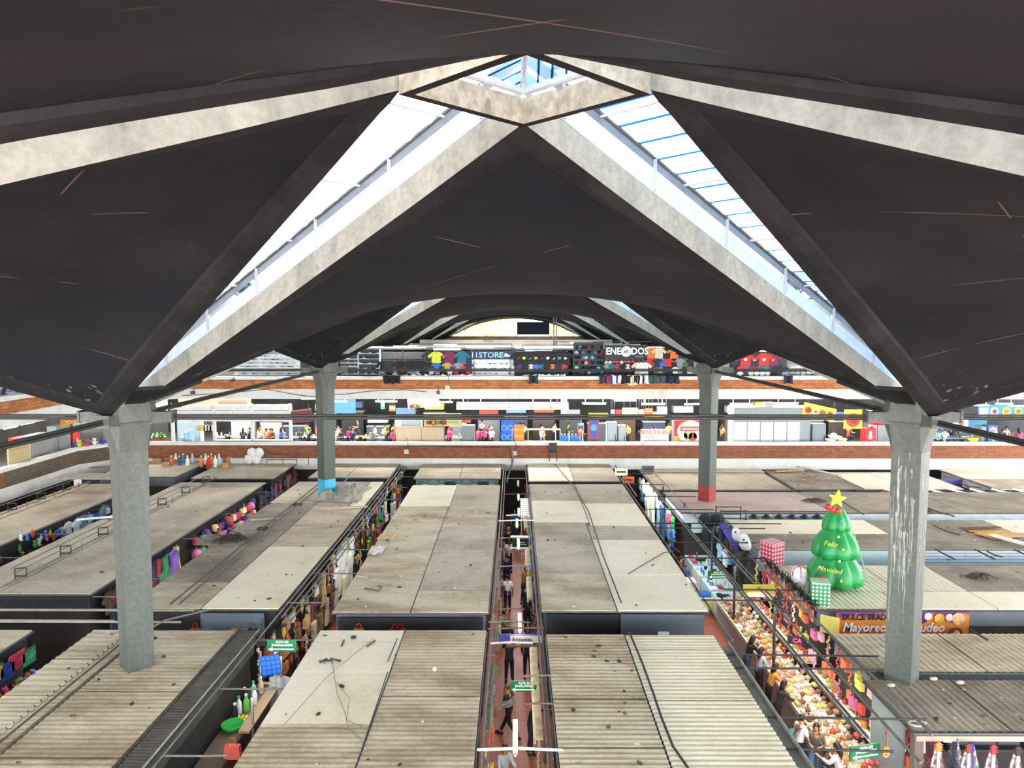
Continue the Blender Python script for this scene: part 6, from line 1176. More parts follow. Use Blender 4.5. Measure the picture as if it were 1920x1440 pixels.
# ------------------------------------------------------------------ the sweets stall
t=thing('sweets_counter','long white sweets counter along the right aisle','counter',(0,0,0)); pbox(t,'counter_front',(8.3,17,0),(8.36,31.5,.92),'#a9aaa4'); pbox(t,'counter_body',(8.36,17,0),(9.3,31.5,.85),'#8a8f8c'); pbox(t,'display_tray',(8.25,17,.92),(9.3,31.5,.97),'#e2e0d6'); pbox(t,'front_lip',(8.22,17,.92),(8.27,31.5,1.06),'#d9d4c2'); pbox(t,'upper_shelf',(9.3,17,1.35),(9.85,24.3,1.4),'#d8d4c6'); pbox(t,'upper_shelf',(9.3,24.8,1.35),(9.75,31.5,1.4),'#d8d4c6')
SW=[('#dcc0b4','pale pink'),('#d6cba8','cream'),('#c87a86','pink'),('#cf8f52','orange'),('#b84a42','red'),('#b5b070','lime'),('#a67c52','caramel'),('#dedbd0','white'),('#7a5238','brown'),('#cdb86a','yellow')]
random.seed(41)
for i in range(34):
    y=17.3+i*.42; 
    for j in range(6):
        c,cn=SW[(i*3//5+random.randrange(3))%10] if random.random()<.7 else random.choice(SW); z=.97+.04*j
        sec=['nearest','second','third','far','farthest'][min(4,i//7)]
        item('sweetbag','sweets_bag',f'{cn} bag of sweets on the {sec} part of the sweets counter','sweets',(8.38+.16*j+random.uniform(-.03,.03),y+random.uniform(-.06,.06),z),random.random()*3,{'body':c},f'{cn} bags of sweets, {sec} part of the counter',s=random.uniform(1.3,1.9))
for i in range(44):
    c,cn=random.choice(SW); y=17.3+i*.32; y=y if abs(y-24.55)>.4 else y+.5; sec='near' if y<24 else 'far'
    item(random.choice(('jar','sweetbag')),'sweets_jar',f'{cn} sweets packet on the upper shelf, {sec} half of the sweets stall','sweets',(9.45+random.uniform(0,.15),y,1.4),0,{'body':c,'trim':'#c23b30'},f'{cn} packets on the upper shelf, {sec} half',s=random.uniform(1.2,1.8))
PAL['sweets']=[('#d99aa6','pink'),('#cf6a48','orange'),('#d6c25a','yellow'),('#dedace','white'),('#b5608c','magenta'),('#bf4642','red')]
for (a,b,wh) in ((17.6,20.2,'at the lower right of the sweets stall'),(20.4,24.2,'in the middle of the sweets stall'),(25,29,'under the orange sign of the sweets stall'),(29,31.2,'at the far end of the sweets stall')):
    for j,z in enumerate((3.0,2.3)): hangrow(9.72 if a>24.5 else 9.5,a,b,z,['string','bag'],'sweets',wh+[', upper',', lower'][j],-1,step=.42,s=.8)
# orange fascia sign, garland, small signs
t=thing('stall_sign','orange pink sign strip under the garland of the sweets stall','sign',(9.6,27.2,2.72),-PI/2); pbox(t,'board',(-2.4,0,0),(2.35,.04,.42),'#d98a5a'); pbox(t,'text_line',(-2.1,-.02,.12),(2.1,0,.2),'#b85a3e'); 
for k in range(14): c,cn=random.choice(PAL['sweets']); pbox(t,'ribbon',(-2.3+.34*k,-.04,.12),(-2.2+.34*k,-.0,.55),c)
m=MB(); random.seed(5)
pts=[]
for k in range(60):
    y=24.75+5.0*k/59; x=9.62+.05*math.sin(k*.9); z=3.32+.05*math.sin(k*1.3)
    for q in range(14):
        a=random.random()*6.28; e=random.uniform(-1,1); d=Vector((math.cos(a)*math.cos(e),math.sin(a)*math.cos(e),math.sin(e)))*random.uniform(.12,.24); s_=Vector((-d.y,d.x,.02)).normalized()*.018; o=Vector((x,y,z)); m.add([o-s_,o+s_,o+d+s_*.4,o+d-s_*.4],[(0,1,2,3)])
g=m.build('garland',M('#1d3a1c',.7,.5,12),fix=False); tag(g,'dark green tinsel garland along the roof edge above the sweets','garland')
for k in range(12): b=MB(); b.ball((0,0,0),.06,7); o=b.build('bauble',M(['#c8322e','#e070a0','#3a6fc0','#e8e6e0'][k%4],.3),g,loc=(9.5+.06*(k%2),25+.4*k,3.25))
p=atY(1423,1108,26.5); t=thing('hanging_sign','yellow and pale green sign hung over the sweets at the garland','sign',(p.x,26.5,p.z-.2)); pbox(t,'board',(-.55,0,0),(.55,.05,.42),'#cfc24a'); pbox(t,'text_line',(-.25,-.02,.22),(.25,0,.27),'#8aa070'); pbox(t,'lower_strip',(-.55,-.02,.0),(.55,0,.1),'#b9bdb0')
t=thing('hanging_sign','plain pale yellow board on the corner of the tan roof','sign',(9.75,23.9,2.75),-.6); pbox(t,'board',(-.28,0,0),(.28,.04,.55),'#d9cf6a')
p=atY(1486,1177,24.8); t=thing('led_sign','small dark sign with glowing red letters among the sweets','sign',(9.1,24.8,2.0),-.3); pbox(t,'board',(-.3,0,0),(.3,.04,.26),'#1a1638'); text('CA',.2,M('#ff3038',.5,0,1,0,3.0),t,(0,-.02,.13))
t=thing('sweets_banner','orange and purple banner lettered DULCE TRADICIONAL Mayoreo y menudeo','banner',(0,24.62,0)); a=atY(1568,1147,24.62); b=atY(1816,1190,24.62); W_=b.x-a.x
bm_,tt,bb=nodes('banner_print'); sx_=tt.nodes.new('ShaderNodeSeparateXYZ'); tt.links.new(coords(tt,'Generated'),sx_.inputs[0]); n_=nnoise(tt,coords(tt),1.3,3); tt.links.new(nramp(tt,nmath(tt,'ADD',nmath(tt,'MULTIPLY',sx_.outputs[2],.7),nmath(tt,'MULTIPLY',n_,.5)),[(.3,'#c9542c'),(.55,'#e08a3a'),(.78,'#d9883c'),(.9,'#6a2a6a')]),bb.inputs['Base Color'])
pbox(t,'banner_cloth',(a.x,0,2.3),(b.x,.03,a.z),bm_); hb=a.z-2.3
x=text('DULCE TRADICIONAL',.27,M('#2a1a1e'),t,(a.x+.2,-.02,a.z-.18),align='LEFT',sx=.86,bold=.006); 
x=text('Mayoreo y menudeo',.42,M('#f3ece6'),t,(a.x+.2,-.025,a.z-.52),align='LEFT',shear=.25,sx=.93,bold=.008)
pbox(t,'text_line',(a.x+.7,-.02,2.32),(a.x+2.2,0,2.36),'#3a2420')
for k,(dx,dz,c,r) in enumerate(((2.75,-.16,'#5a2468',.22),(2.95,-.14,'#e8d9ec',.12),(3.3,-.2,'#e0a83a',.16),(3.62,-.16,'#e8c9d0',.12),(3.9,-.2,'#d9b07a',.2),(3.85,-.68,'#7a3a1c',.2),(3.85,-.68,'#d9a86a',.11))): disc(t,'printed_round',a.x+dx,-.02-.012*k,a.z+dz,r,c,.01)
# ------------------------------------------------------------------ far part of the right aisle: white tables and pale clothes
random.seed(51)
M_WT=M('#cfdfe2',.35,.08)
for k in range(6):
    y=31.8+k*1.75; t=thing('display_table',f'white-topped display table in the far right aisle, {ORD[k]} from the sweets','table',(8.9,y,0)); pbox(t,'tabletop',(-.55,-.8,.9),(.6,.8,.96),M_WT); pbox(t,'front_sheet',(-.55,-.8,.2),(-.52,.8,.9),['#e3e8e6','#bcd6de','#dfe3d6','#a9c8d4','#e3e8e6','#d6dede'][k])
    for a in (-.5,.55):
        for b in (-.75,.75): pbox(t,'leg',(a-.03,b-.03,0),(a+.03,b+.03,.9),'#8a9496')
    for j in range(8):
        c,cn=random.choice([('#eef0ee','white'),('#4a6fb0','blue'),('#b5c9d0','pale blue'),('#2a2c30','black'),('#c23b50','red'),('#8a9aa0','grey')]); kd=random.choice(('folded','jar','bowl','bottle')); item(kd,{'folded':'folded_garment','jar':'jar','bowl':'bowl','bottle':'bottle'}[kd],f'{cn} {"folded garment" if kd=="folded" else kd} on the {ORD[k]} white table from the sweets, right aisle',{'folded':'garment'}.get(kd,kd),(8.55+.3*(j%3),y-.6+.4*(j//3),.96),0,{'body':c,'trim':'#e0e0e0'},f'{cn} {kd} things on white table {ORD[k]}',s={'folded':1,'jar':1.4,'bowl':.7,'bottle':1}[kd])
p=at(1345,1085,.9); t=thing('yellow_table','yellow-legged white plastic table with a blue lid in the right aisle','table',(8.05,32.6,0)); pbox(t,'tabletop',(-.4,-.4,.72),(.4,.4,.78),'#dfe0b0'); pbox(t,'side_sheet',(-.38,-.42,.3),(.38,-.39,.72),'#d9dc9a'); m=MB(); m.box((0,0,.84),(.5,.5,.1)); m.build('blue_lid',M('#2f62b8',.4),t)
for a in (-.36,.36):
    for b in (-.36,.36): pbox(t,'leg',(a-.03,b-.03,0),(a+.03,b+.03,.72),'#d9c41f')
t=thing('white_box','white styrofoam box on the red floor by the crossing, right aisle','box',(7.75,34.4,0)); pbox(t,'box_body',(-.3,-.3,.3),(.3,.3,.75),'#e3e6e4'); pbox(t,'lid',(-.33,-.33,.75),(.33,.33,.85),'#f0f2f0'); pbox(t,'stand',(-.25,-.25,0),(.25,.25,.3),'#7a6a5a')
for k,(x,y) in enumerate(((7.0,37.4),(7.2,36.2))):
    t=thing('wooden_stool',f'orange wooden stool-like frame by the roof edge, right aisle, {["farther","nearer"][k]}','stool',(x+.5,y,0)); pbox(t,'seat',(-.2,-.2,.5),(.2,.2,.55),'#c8862c')
    for a in (-.17,.17):
        for b in (-.17,.17): pbox(t,'leg',(a-.02,b-.02,0),(a+.02,b+.02,.5),'#d9942f')
for (a,b,z,kk,pal,wh) in ((37.8,41.8,2.85,['dress','tshirt'],'multi','under the pinkish roof, right aisle'),(37.8,41.8,2.2,['tshirt'],'blue','under the pinkish roof, right aisle, lower'),(42.8,47.8,2.9,['dress','tshirt'],'white','at the back of the right aisle'),(42.8,47.8,2.2,['tshirt','bag'],'blue','at the back of the right aisle, lower')):
    hangrow(8.05,a,b,z,kk,pal,wh,-1,step=.36,s=1.0)
for (a,b,z,kk,pal,wh) in ((31.4,35.8,2.9,['bag','tshirt'],'dark','under the half-brown roof, right aisle'),(31.4,35.8,2.2,['tshirt','bag'],'blue','under the half-brown roof, right aisle, lower')): hangrow(9.8,a,b,z,kk,pal,wh,-1,step=.4,s=1.0)
for k,(y,c,n) in enumerate(((41,'#a9d0e8','pale blue'),(43,'#f0eeda','cream'),(44.4,'#efedd8','ivory'),(40.2,'#2f4a6a','dark blue'))): item('dress','hanging_dress',f'large {n} dress standing out in the far right aisle','dress',(7.7,y,2.9),-PI/2,{'body':c,'trim':'#888'},None,s=1.5)
# black rounded canopy and stacked hats at the crossing
t=thing('cloth_canopy','black domed cloth bundle on a pipe rack at the crossing, right aisle','cloth bundle',(9.35,36.6,2.85)); t.scale=(.75,.75,.75); m=MB(); m.ball((-.35,0,.25),(.5,.5,.42),10); m.ball((.35,0,.28),(.55,.5,.42),10); m.ball((-.2,-.1,-.6),(.45,.3,.8),9); m.build('cloth',M('#1b252b',.7,.3,5),t)
t=thing('rack','dark square pipe rack beside the black cloth bundle, right','rack',(10.2,36.3,0)); 
for a in (-.6,.6):
    for b in (-.4,.4): m=MB(); m.tube([(a,b,0),(a,b,3.7)],.03,4); m.build('post',M_ROD,t,fix=False)
for z in (3.3,3.65):
    for b in (-.4,.4): m=MB(); m.tube([(-.6,b,z),(.6,b,z)],.025,4); m.build('rail',M_ROD,t,fix=False)
t=thing('blue_awning','bright violet-blue strip awning in the right aisle','awning',(9.75,34.6,2.6)); m=MB(); m.add([(-.25,1.4,.45),(.1,1.4,.5),(.05,-1.4,.25),(-.3,-1.4,.1)],[(0,1,2,3)]); m.add([(-.25,1.4,.43),(.1,1.4,.48),(.05,-1.4,.23),(-.3,-1.4,.08)],[(3,2,1,0)]); m.build('cloth',M('#4a44c0',.6,.2),t,fix=False)
for k,(y,s) in enumerate(((33.2,.75),(32.0,.9),(31.6,.6))):
    t=thing('white_shield',f'white oval panel hung over the dark goods, {ORD[k]} of three','panel',(9.55,y,3.3),-.9); m=MB(); m.ball((0,0,0),(.32*s,.04,.42*s),12); m.build('panel_body',M('#e9eae8',.5,.05),t); m=MB(); m.ball((0,-.05,.1),(.05,.02,.05),6); m.build('boss',M_ROD,t)
t=thing('dark_goods','black hanging cloth bundle just behind the orange sign strip','cloth bundle',(9.35,31.0,2.2)); m=MB(); m.ball((0,.3,.1),(.3,.6,.85),10); m.ball((.1,-.4,0),(.28,.5,.8),10); m.build('cloth',M('#15161a',.7,.4,5),t)
# end walls of the right hand rows that face the camera across the gaps
front('white-blue shop front under the pinkish roof, with black hats along it',8.6,15.4,37.35,2.2,3.1,'#cfe2e6','shop_front')
for k in range(7): item('hat','hat',f'black hat along the white-blue shop front, {ORD[k]} from the left','hat',(11.6+.62*k,37.2,3.0),0,{'body':'#1d2326'},None,s=1.3)
m=MB(); m.tube([(10,37,3.35),(15.8,37,3.35)],.025,4); tag(m.build('guard_rail',M_ROD,fix=False),'thin dark rail in front of the white-blue shop front','rail')
front('pale blue shop front in the gap behind the inflatable tree, left part',9.9,15.6,31.25,2.3,3.15,'#a9bfc4','shop_front'); 
t=front('pale ribbed shutter in the gap right of the near right column',15.9,26,31.25,2.3,3.15,'#b9c4cf','roller_shutter')
for k in range(6): pbox(t,'slat',(-5.0,-.02,.1+.13*k),(5.0,0,.14+.13*k),'#8d98a5')
for k in range(5): m=MB(); m.tube([(17+k*1.6,31.0,3.3),(17.4+k*1.6,30.3,3.1)],.03,4); tag(m.build('wall_bracket',M_ROD,fix=False),f'dark bracket in front of the ribbed shutter, {ORD[k]} from the left','bracket')
t=front('dark market front with lit stripes in the gap at the upper right',19,30,42.5,2.2,3.2,'#2b2c30','shop_front')
for k in range(9): item(['tshirt','bag'][k%2],'display_goods',f'goods in the dark front at the upper right, {ORD[k]} from the left','garment',(20.5+k*1.0,42.3,3.2),0,{'body':['#c94a3a','#3a5a46','#6a5a9a','#8a8a90','#2f4a70','#b58a8a','#4a4a50','#d9d3c0','#7a2a3a'][k],'trim':'#999'},None,s=1)
for k in range(7): m=MB(); m.tube([(20.6+k*1.2,42.6,3.25),(21.2+k*1.2,41.7,3.15)],.05,4); tag(m.build('pale_lamp',M('#e6e2dc',.5,0,1,0,.8),fix=False),f'slanting pale lamp tube in the upper right gap, {ORD[k]} from the left','lamp')
t=front('dark steel front of the debris-strewn roof with a small white notice',16.0,19.4,42.7,2.4,3.1,'#59656a','shop_front',[(.9,1.2,.25,.6,'#e0e2df','notice')])
t=front('violet cloth and dark front in the gap behind the near right column',25.3,27,46,2.2,3.1,'#6a5fa8','shop_front')
t=front('white front with small dark trees at the right edge',27.2,34,42.7,2.2,3.2,'#e9ecea','shop_front')
for k in range(4): m=MB(); m.lathe([(.3,-.0),(.05,.45),(.01,.6)],7,c=(28.5+.9*k,42.4,2.75)); tag(m.build('small_tree',M('#26332c',.8,.4,9)),f'little dark conical tree at the right edge gap, {ORD[k]} from the left','ornament')
# ------------------------------------------------------------------ inflatable tree and presents
M_TREE=M('#12853f',.45,.1,1.5)
tz=at(1580,1098,ZR); tx,ty=11.2,27.0
t=thing('inflatable_tree','big green inflatable Christmas tree with a yellow star, on the cream roof','inflatable tree',(tx,ty,ZR))
def tier(z0,r,h,top,n=72,lob=8,ph=0):
    m=MB(); prof=[(.35*r,0),(.75*r,-.05*h),(.97*r,.06*h),(1.0*r,.2*h),(.9*r,.42*h),(.7*r,.65*h),(.5*r,.84*h),(top,1.0*h)]
    v=[];f=[]
    for i,(rr,z) in enumerate(prof):
        for k in range(n):
            a=2*PI*k/n+ph; l=abs(math.cos(a*lob/2)); w=1-.2*(1-l**.6)*min(1,rr/(.6*r)); v.append((rr*w*math.cos(a),rr*w*math.sin(a),z0+z+(0 if i>3 else -.05*l)))
    for i in range(len(prof)-1):
        for k in range(n): f.append((i*n+k,i*n+(k+1)%n,(i+1)*n+(k+1)%n,(i+1)*n+k))
    m.add(v,f,0,None,True); m.add(v[:n],[tuple(range(n))[::-1]]); m.add(v[-n:],[tuple(range(n))]); return m
m=MB(); m.lathe([(.45,0),(.5,.1),(.45,.3)],18); m.build('trunk_base',M('#7a4a22',.6),t)
tier(.18,1.0,1.2,.45,ph=.2).build('lower_tier',M_TREE,t); tier(1.15,.84,1.05,.35,ph=.45).build('middle_tier',M_TREE,t); tier(2.05,.5,.8,.16,ph=.1).build('top_tier',M_TREE,t)
st=[(( .32 if k%2==0 else .14)*math.sin(k*PI/5+.15),(.32 if k%2==0 else .14)*math.cos(k*PI/5+.15)) for k in range(10)]
m=MB(); m.prism(st,-.06,.06); m.build('star',M('#f0d81f',.45,.05,1,0,.15),t,loc=(.0,-.02,3.12))
for k,(x,z,c) in enumerate(((-.28,2.82,'#c8322e'),(-.42,2.9,'#b8282a'),(-.08,2.76,'#c8322e'))): m=MB(); m.ball((0,0,0),.12,10); m.build('red_bell',M(c,.35),t,loc=(x,-.3,z))
for k,(x,y,z,c) in enumerate(((-.05,-.49,2.45,'#3a9ad0'),(-.2,-.68,1.95,'#d9c9a0'),(-.1,-.84,1.55,'#d9d23a'),(-.22,-.86,1.15,'#e0e0a0'),(-.75,-.6,.85,'#c9d9e0'),(-.2,-.98,.5,'#d9d23a'))): m=MB(); m.ball((0,0,0),.05,8); m.build('round_ornament',M(c,.4),t,loc=(x,y,z))
x=text('Feliz',.24,M('#c9b83a'),t,(-.5,-.74,1.72),shear=.3); x.rotation_euler=(PI/2-.35,0,-.6); x=text('Navidad',.24,M('#c9b83a'),t,(-.56,-.86,.85),shear=.3); x.rotation_euler=(PI/2-.3,0,-.6)
m=MB(); m.tube([(.3,-.55,2.3),(.55,-.85,1.2),(.95,-.8,.15),(1.1,-.9,.02)],.012,4); m.build('guy_cord',M('#7fc48a'),t,fix=False)
def dots(c1,c2,sc):
    m,tt,b=nodes('polka_dots'); v=tt.nodes.new('ShaderNodeTexVoronoi'); v.inputs['Randomness'].default_value=0; v.inputs['Scale'].default_value=sc; tt.links.new(coords(tt),v.inputs['Vector'])
    tt.links.new(nmix(tt,nmath(tt,'LESS_THAN',v.outputs['Distance'],.3),c1,c2),b.inputs['Base Color']); b.inputs['Roughness'].default_value=.5; return m
def gift(label,loc,rz,d,side,topc,ribbon=None):
    t=thing('gift_box',label,'gift box',loc,rz); m=MB(); m.box((0,0,d[2]/2),d); m.build('box_body',side,t); pbox(t,'lid',(-d[0]/2-.015,-d[1]/2-.015,d[2]-.01),(d[0]/2+.015,d[1]/2+.015,d[2]+.03),topc)
    if ribbon:
        pbox(t,'ribbon',(-.05,-d[1]/2-.02,0),(.05,d[1]/2+.02,d[2]+.04),ribbon)
        for s in (-1,1): m=MB(); m.ball((s*.12,0,d[2]+.1),(.13,.06,.07),8); m.build('bow',M(ribbon),t)
    return t
gift('pink and red polka-dotted gift box at the corner of the cream roof',(9.85,29.5,ZR),.5,(.62,.62,.85),dots('#a83a4a','#e6b8be',6.45),'#cf8a92')
gift('green gift box with white polka dots at the near roof corner',(9.98,25.25,ZR),-.25,(.55,.5,.75),dots('#1f8a4a','#eef5ee',8),'#a9cfa6')
gift('flat dark green gift with a red ribbon left of the inflatable tree',(10.25,26.0,ZR),.1,(.5,.45,.5),M('#1a6a42'),'#1f7a4a','#c8322e')
t=thing('drum_gift','white drum-shaped present with red and gold ribbons left of the tree','gift box',(10.0,27.1,ZR)); t.scale=(.8,.8,.8); m=MB(); m.lathe([(.2,0),(.33,.08),(.36,.4),(.3,.72),(.12,.82)],16); m.build('drum_body',M('#e8eaea',.4),t)
for a in (.3,1.4,2.4): m=MB(); m.tube([(.37*math.cos(a),.37*math.sin(a),.1),(.39*math.cos(a),.39*math.sin(a),.4),(.3*math.cos(a),.3*math.sin(a),.74),(0,0,.86),(-.3*math.cos(a),-.3*math.sin(a),.74),(-.39*math.cos(a),-.39*math.sin(a),.4)],.02,4); m.build('ribbon',M('#c23b30' if a<2 else '#d9a83a'),t,fix=False)
# ------------------------------------------------------------------ guitar stall at the lower right
t=thing('guitar_stall','dark open guitar stall with grey posts at the lower right','stall',(0,0,0)); pbox(t,'back_wall',(9.2,19.4,0),(24,19.5,3.0),'#17171a'); pbox(t,'side_wall',(9.15,18.2,0),(9.2,19.8,3.0),'#6f7a7c'); pbox(t,'corner_post',(9.1,17.6,0),(9.3,17.8,3.05),'#6c6458'); pbox(t,'hanging_rail',(10.2,17.55,2.95),(24,17.62,3.05),'#8f9497'); pbox(t,'front_gutter',(8.98,17.33,3.0),(24,17.42,3.12),'#9d9684')
for k,px in enumerate((1803,1850,1895)):
    p=atY(px,1400,18.8); q=thing('amplifier',f'grey-fronted amplifier on the back shelf of the guitar stall, {ORD[k]} from the left','amplifier',(p.x,18.9,2.0)); pbox(q,'cabinet_body',(-.3,0,0),(.3,.3,.6),'#222327'); pbox(q,'grille',(-.26,-.02,.05),(.26,0,.55),'#44464a')
pbox(thing('stall_shelf','dark shelf under the amplifiers in the guitar stall','shelf',(0,0,0)),'shelf_board',(10.5,18.7,1.94),(24,19.3,2.0),'#2a2a2e')
for k,(px,c,h,n) in enumerate(((1758,'#c8722e','#c8782c','orange-brown'),(1815,'#a8662e','#7a2e1c','amber, dark red headstock'),(1861,'#8a4a2a','#b02a30','brown, red headstock'),(1907,'#8a2a3a','#3a2420','wine red'))):
    p=atY(px,1388,17.15); item('guitar','guitar',f'{n} guitar hanging in plastic, {ORD[k]} from the left under the brown roof','guitar',(p.x,17.15,3.0-.03*k),0,{'body':c,'neck':'#cfc4ae','trim':h,'dark':'#1a1412'},None,s=1.15)
    item('cover','plastic_cover',f'clear plastic cover round the {ORD[k]} guitar from the left','cover',(p.x,17.15,3.0-.03*k),0,{'body':M_FILM},None,s=1.15)
for k,(y,c,n) in enumerate(((19.3,'#1f5fb0','bright blue'),(18.6,'#b5654a','copper'),(18.2,'#7a2436','wine'),(17.75,'#2a3a5a','dark blue'),(17.5,'#2a3fb8','royal blue'))):
    item('guitar','guitar',f'{n} guitar in clear plastic, {ORD[k]} from the back on the stall side','guitar',(9.25+.22*k,y-.35,3.0),-PI/3,{'body':c,'neck':c,'trim':c,'dark':'#14161c'},None,s=1.0); item('cover','plastic_cover',f'clear plastic cover on the {n} guitar','cover',(9.25+.22*k,y-.35,3.05),-PI/3,{'body':M_FILM},None,s=1.02)
p=atY(1661,1404,17.5); t2=item('guitar','small_guitar','small honey-coloured toy guitar hung on the grey post','guitar',(p.x,17.5,p.z+.35),.2,{'body':'#c88a3e','neck':'#8a5a2a','trim':'#7a4a20','dark':'#1a120c'},None,s=.55)
pbox(thing('notice','small white notice with a letter A inside the guitar stall','notice',(atY(1778,1400,18.5).x,18.5,2.3)),'paper',(-.12,0,0),(.12,.01,.28),'#d9d6cc')
# two green stools
for k,(x,y) in enumerate(((7.65,27.2),(8.0,22.0))): item('stool','plastic_stool',f'teal green plastic stool in the right aisle, {["beside the black hooded jacket","behind the white t-shirt"][k]}','stool',(x,y,0),.2,{'body':'#1f8f7a'},None,s=1.35 if k==0 else 1.25)
# ------------------------------------------------------------------ things lying on the stall roofs
def onroof(px,py,z=ZL+.015): return at(px,py,z)
def stick(pts,label,r=.02,c='#4a3a2c',z=ZL+.02,name='stick',cat='stick'):
    P=[at(a,b,z+r) for a,b in pts]; m=MB(); m.tube(P,r,5); return tag(m.build(name,M(c,.8,.2,5) if isinstance(c,str) else c,fix=False),label,cat)
def slab(px,py,w,d,rz,c,label,name='board',cat='board',z=ZL+.015,h=.03):
    p=at(px,py,z); m=MB(); m.box((0,0,h/2),(w,d,h)); o=m.build(name,M(c,.8,.15,4),loc=p,rz=rz); return tag(o,label,cat)
slab(725,1006,.62,.85,-.1,'#c9a67c','tan cardboard square lying at the left edge of the long tan roof','cardboard','cardboard')
p=onroof(706,1034); t=thing('towel','crumpled pinkish-white towel on the edge of the long tan roof','towel',p); m=MB(); m.grid(lambda u,v:((u-.5)*.55,(v-.5)*1.1,.06+.05*math.sin(u*9)*math.cos(v*11)),10,14); m.grid(lambda u,v:((u-.5)*.55,(v-.5)*1.1,.01),2,2); m.build('cloth',M('#e0cfc8',.9,.1),t,fix=False)
stick([(683,1103),(710,1108),(716,1100),(708,1098)],'dark hooked stick on the long tan roof left of the middle aisle')
stick([(670,1080),(688,1083)],'pale splinter of wood on the long tan roof',.03,'#b5a58a')
p=onroof(815,1258); m=MB(); m.ball((0,0,.05),.055,12); o=m.build('baseball',M('#e6e4dc',.6),loc=p); tag(o,'white ball with dark stitching on the nearest tan roof','ball')
stick([(1178,1076),(1245,1036),(1262,1034)],'thin rusty rod leaning over the cream roof sheet right of the middle aisle',.022,'#6a4a3a',ZL+.05,'rod','rod')
stick([(612,1270),(700,1197)],'thin taut wire across the nearest cream roof sheet, upper stretch',.006,'#6a6250'); stick([(530,1362),(612,1270)],'thin taut wire across the nearest cream roof sheet, lower stretch',.006,'#6a6250')
p=onroof(618,1241); m=MB()
for k in range(14): a=random.random()*6.28; m.tube([(0,0,.02),(.15*math.cos(a),.08*math.sin(a),.06),(.3*math.cos(a),.16*math.sin(a),.02)],.012,4)
tag(m.build('wire_tangle',M_ROD,loc=p,fix=False),'black tangle of wire on the nearest cream roof sheet','wire')
p=onroof(663,1197); m=MB(); m.ball((0,0,.04),(.09,.07,.05),7); tag(m.build('clump',M('#2a2a24'),loc=p),'small black clump on the nearest cream roof sheet','debris')
stick([(624,1245),(632,1300),(648,1340),(652,1365),(675,1385),(690,1405)],'wavy thin cable running down the nearest cream roof sheet',.008,'#7a7060',name='cable',cat='cable'); stick([(632,1280),(655,1310),(650,1350),(690,1368)],'second wavy thin cable on the nearest cream roof sheet',.007,'#7a7060',name='cable',cat='cable')
for k,(a,b) in enumerate((((645,1200),(640,1212)),((703,1201),(688,1212)))): stick([a,b],f'short dark peg on the nearest cream roof sheet, {["left","right"][k]}',.025,'#4a463c')
for k,(a,b) in enumerate((((745,1197),(727,1240)),((727,1260),(680,1400)))): stick([a,b],f'dark cable along the seam of the nearest left-middle roof, {["upper","lower"][k]} part',.015,'#3a352c',name='cable',cat='cable')
P=[(1180,1185),(1205,1245),(1225,1300),(1240,1345),(1262,1400),(1290,1440)]; stick(P,'thick dark cable along the seam between the tan and cream corrugated roofs',.03,'#2e2a24',name='cable',cat='cable')
for k,(a,b) in enumerate(P[:-1]): pass
P=[(1040,870),(1078,915),(1104,960),(1130,1040),(1165,1130)]; stick(P,'dark cable along the ridge seam of the long right-middle roof',.025,'#4a443a',name='cable',cat='cable')
# rails (conduits) on the left blocks
for k,x in enumerate((-11.0,-10.72)): pipe([(x,12.5,3.6),(x-.02,22.2,3.6)],f'rusty conduit rail on the nearest left roof, {["left","right"][k]} of two',.03,M('#5a5044',.8,.3,3)); pipe([(x,24.1,3.6),(x-.05,34,3.6),(x,43,3.6)],f'rusty conduit rail on the long dirty roof, {["left","right"][k]} of two',.03,M('#5a5044',.8,.3,3))
m=MB(); k=0; P=[]
for i in range(260): y=13+9*i/260; P.append((-11.2+.05*math.cos(i*.9),y,3.6+.05*math.sin(i*.9)))
m.tube(P,.008,4); tag(m.build('coiled_wire',M_ROD,fix=False),'coil of thin wire along the conduit on the nearest left roof','wire')
m=MB(); P=[(-10.9,21,3.65),(-10.4,22.4,3.75),(-9.6,23.6,3.6)]; m.tube(P,.03,5); tag(m.build('bent_conduit',M_PIPE,fix=False),'bent conduit crossing the gap behind the near left column','pipe')
def railing(x,y0,y1,label,hoops,dbl=True):
    t=thing('pipe_railing',label,'railing',(x,0,ZL))
    m=MB(); m.tube([(0,y0,.12),(.02,(y0+y1)/2,.14),(0,y1,.12)],.035,5); m.build('base_pipe',M_PIPE,t,fix=False)
    m=MB(); m.tube([(-.35,y0+1,.42),(-.35,y1-2,.42)],.025,5); m.build('upper_pipe',M_PIPE,t,fix=False)
    if dbl: m=MB(); m.tube([(-.15,y0+1,.3),(-.15,y1-3,.3)],.022,5); m.build('middle_pipe',M_PIPE,t,fix=False)
    n=hoops
    for k in range(n):
        y=y0+(y1-y0)*(k+.4)/n; m=MB(); m.tube([(-.2,y,.02),(-.2,y,.42),(.2,y,.46),(.2,y,.16)],.035,4); m.tube([(-.2,y,.16),(.2,y,.16)],.035,4); m.build('hoop',M_ROD,t,fix=False)
        m=MB(); m.tube([(.05,y+1,.3),(.05,y+1,.01)],.022,4); m.build('stub_leg',M_PIPE,t,fix=False)
railing(-17.35,25.5,44,'long pipe railing with square hoops on the roof left of the near column',7); railing(-24.0,33,44,'pipe railing with square hoops on the roof along the left wall',5,False)
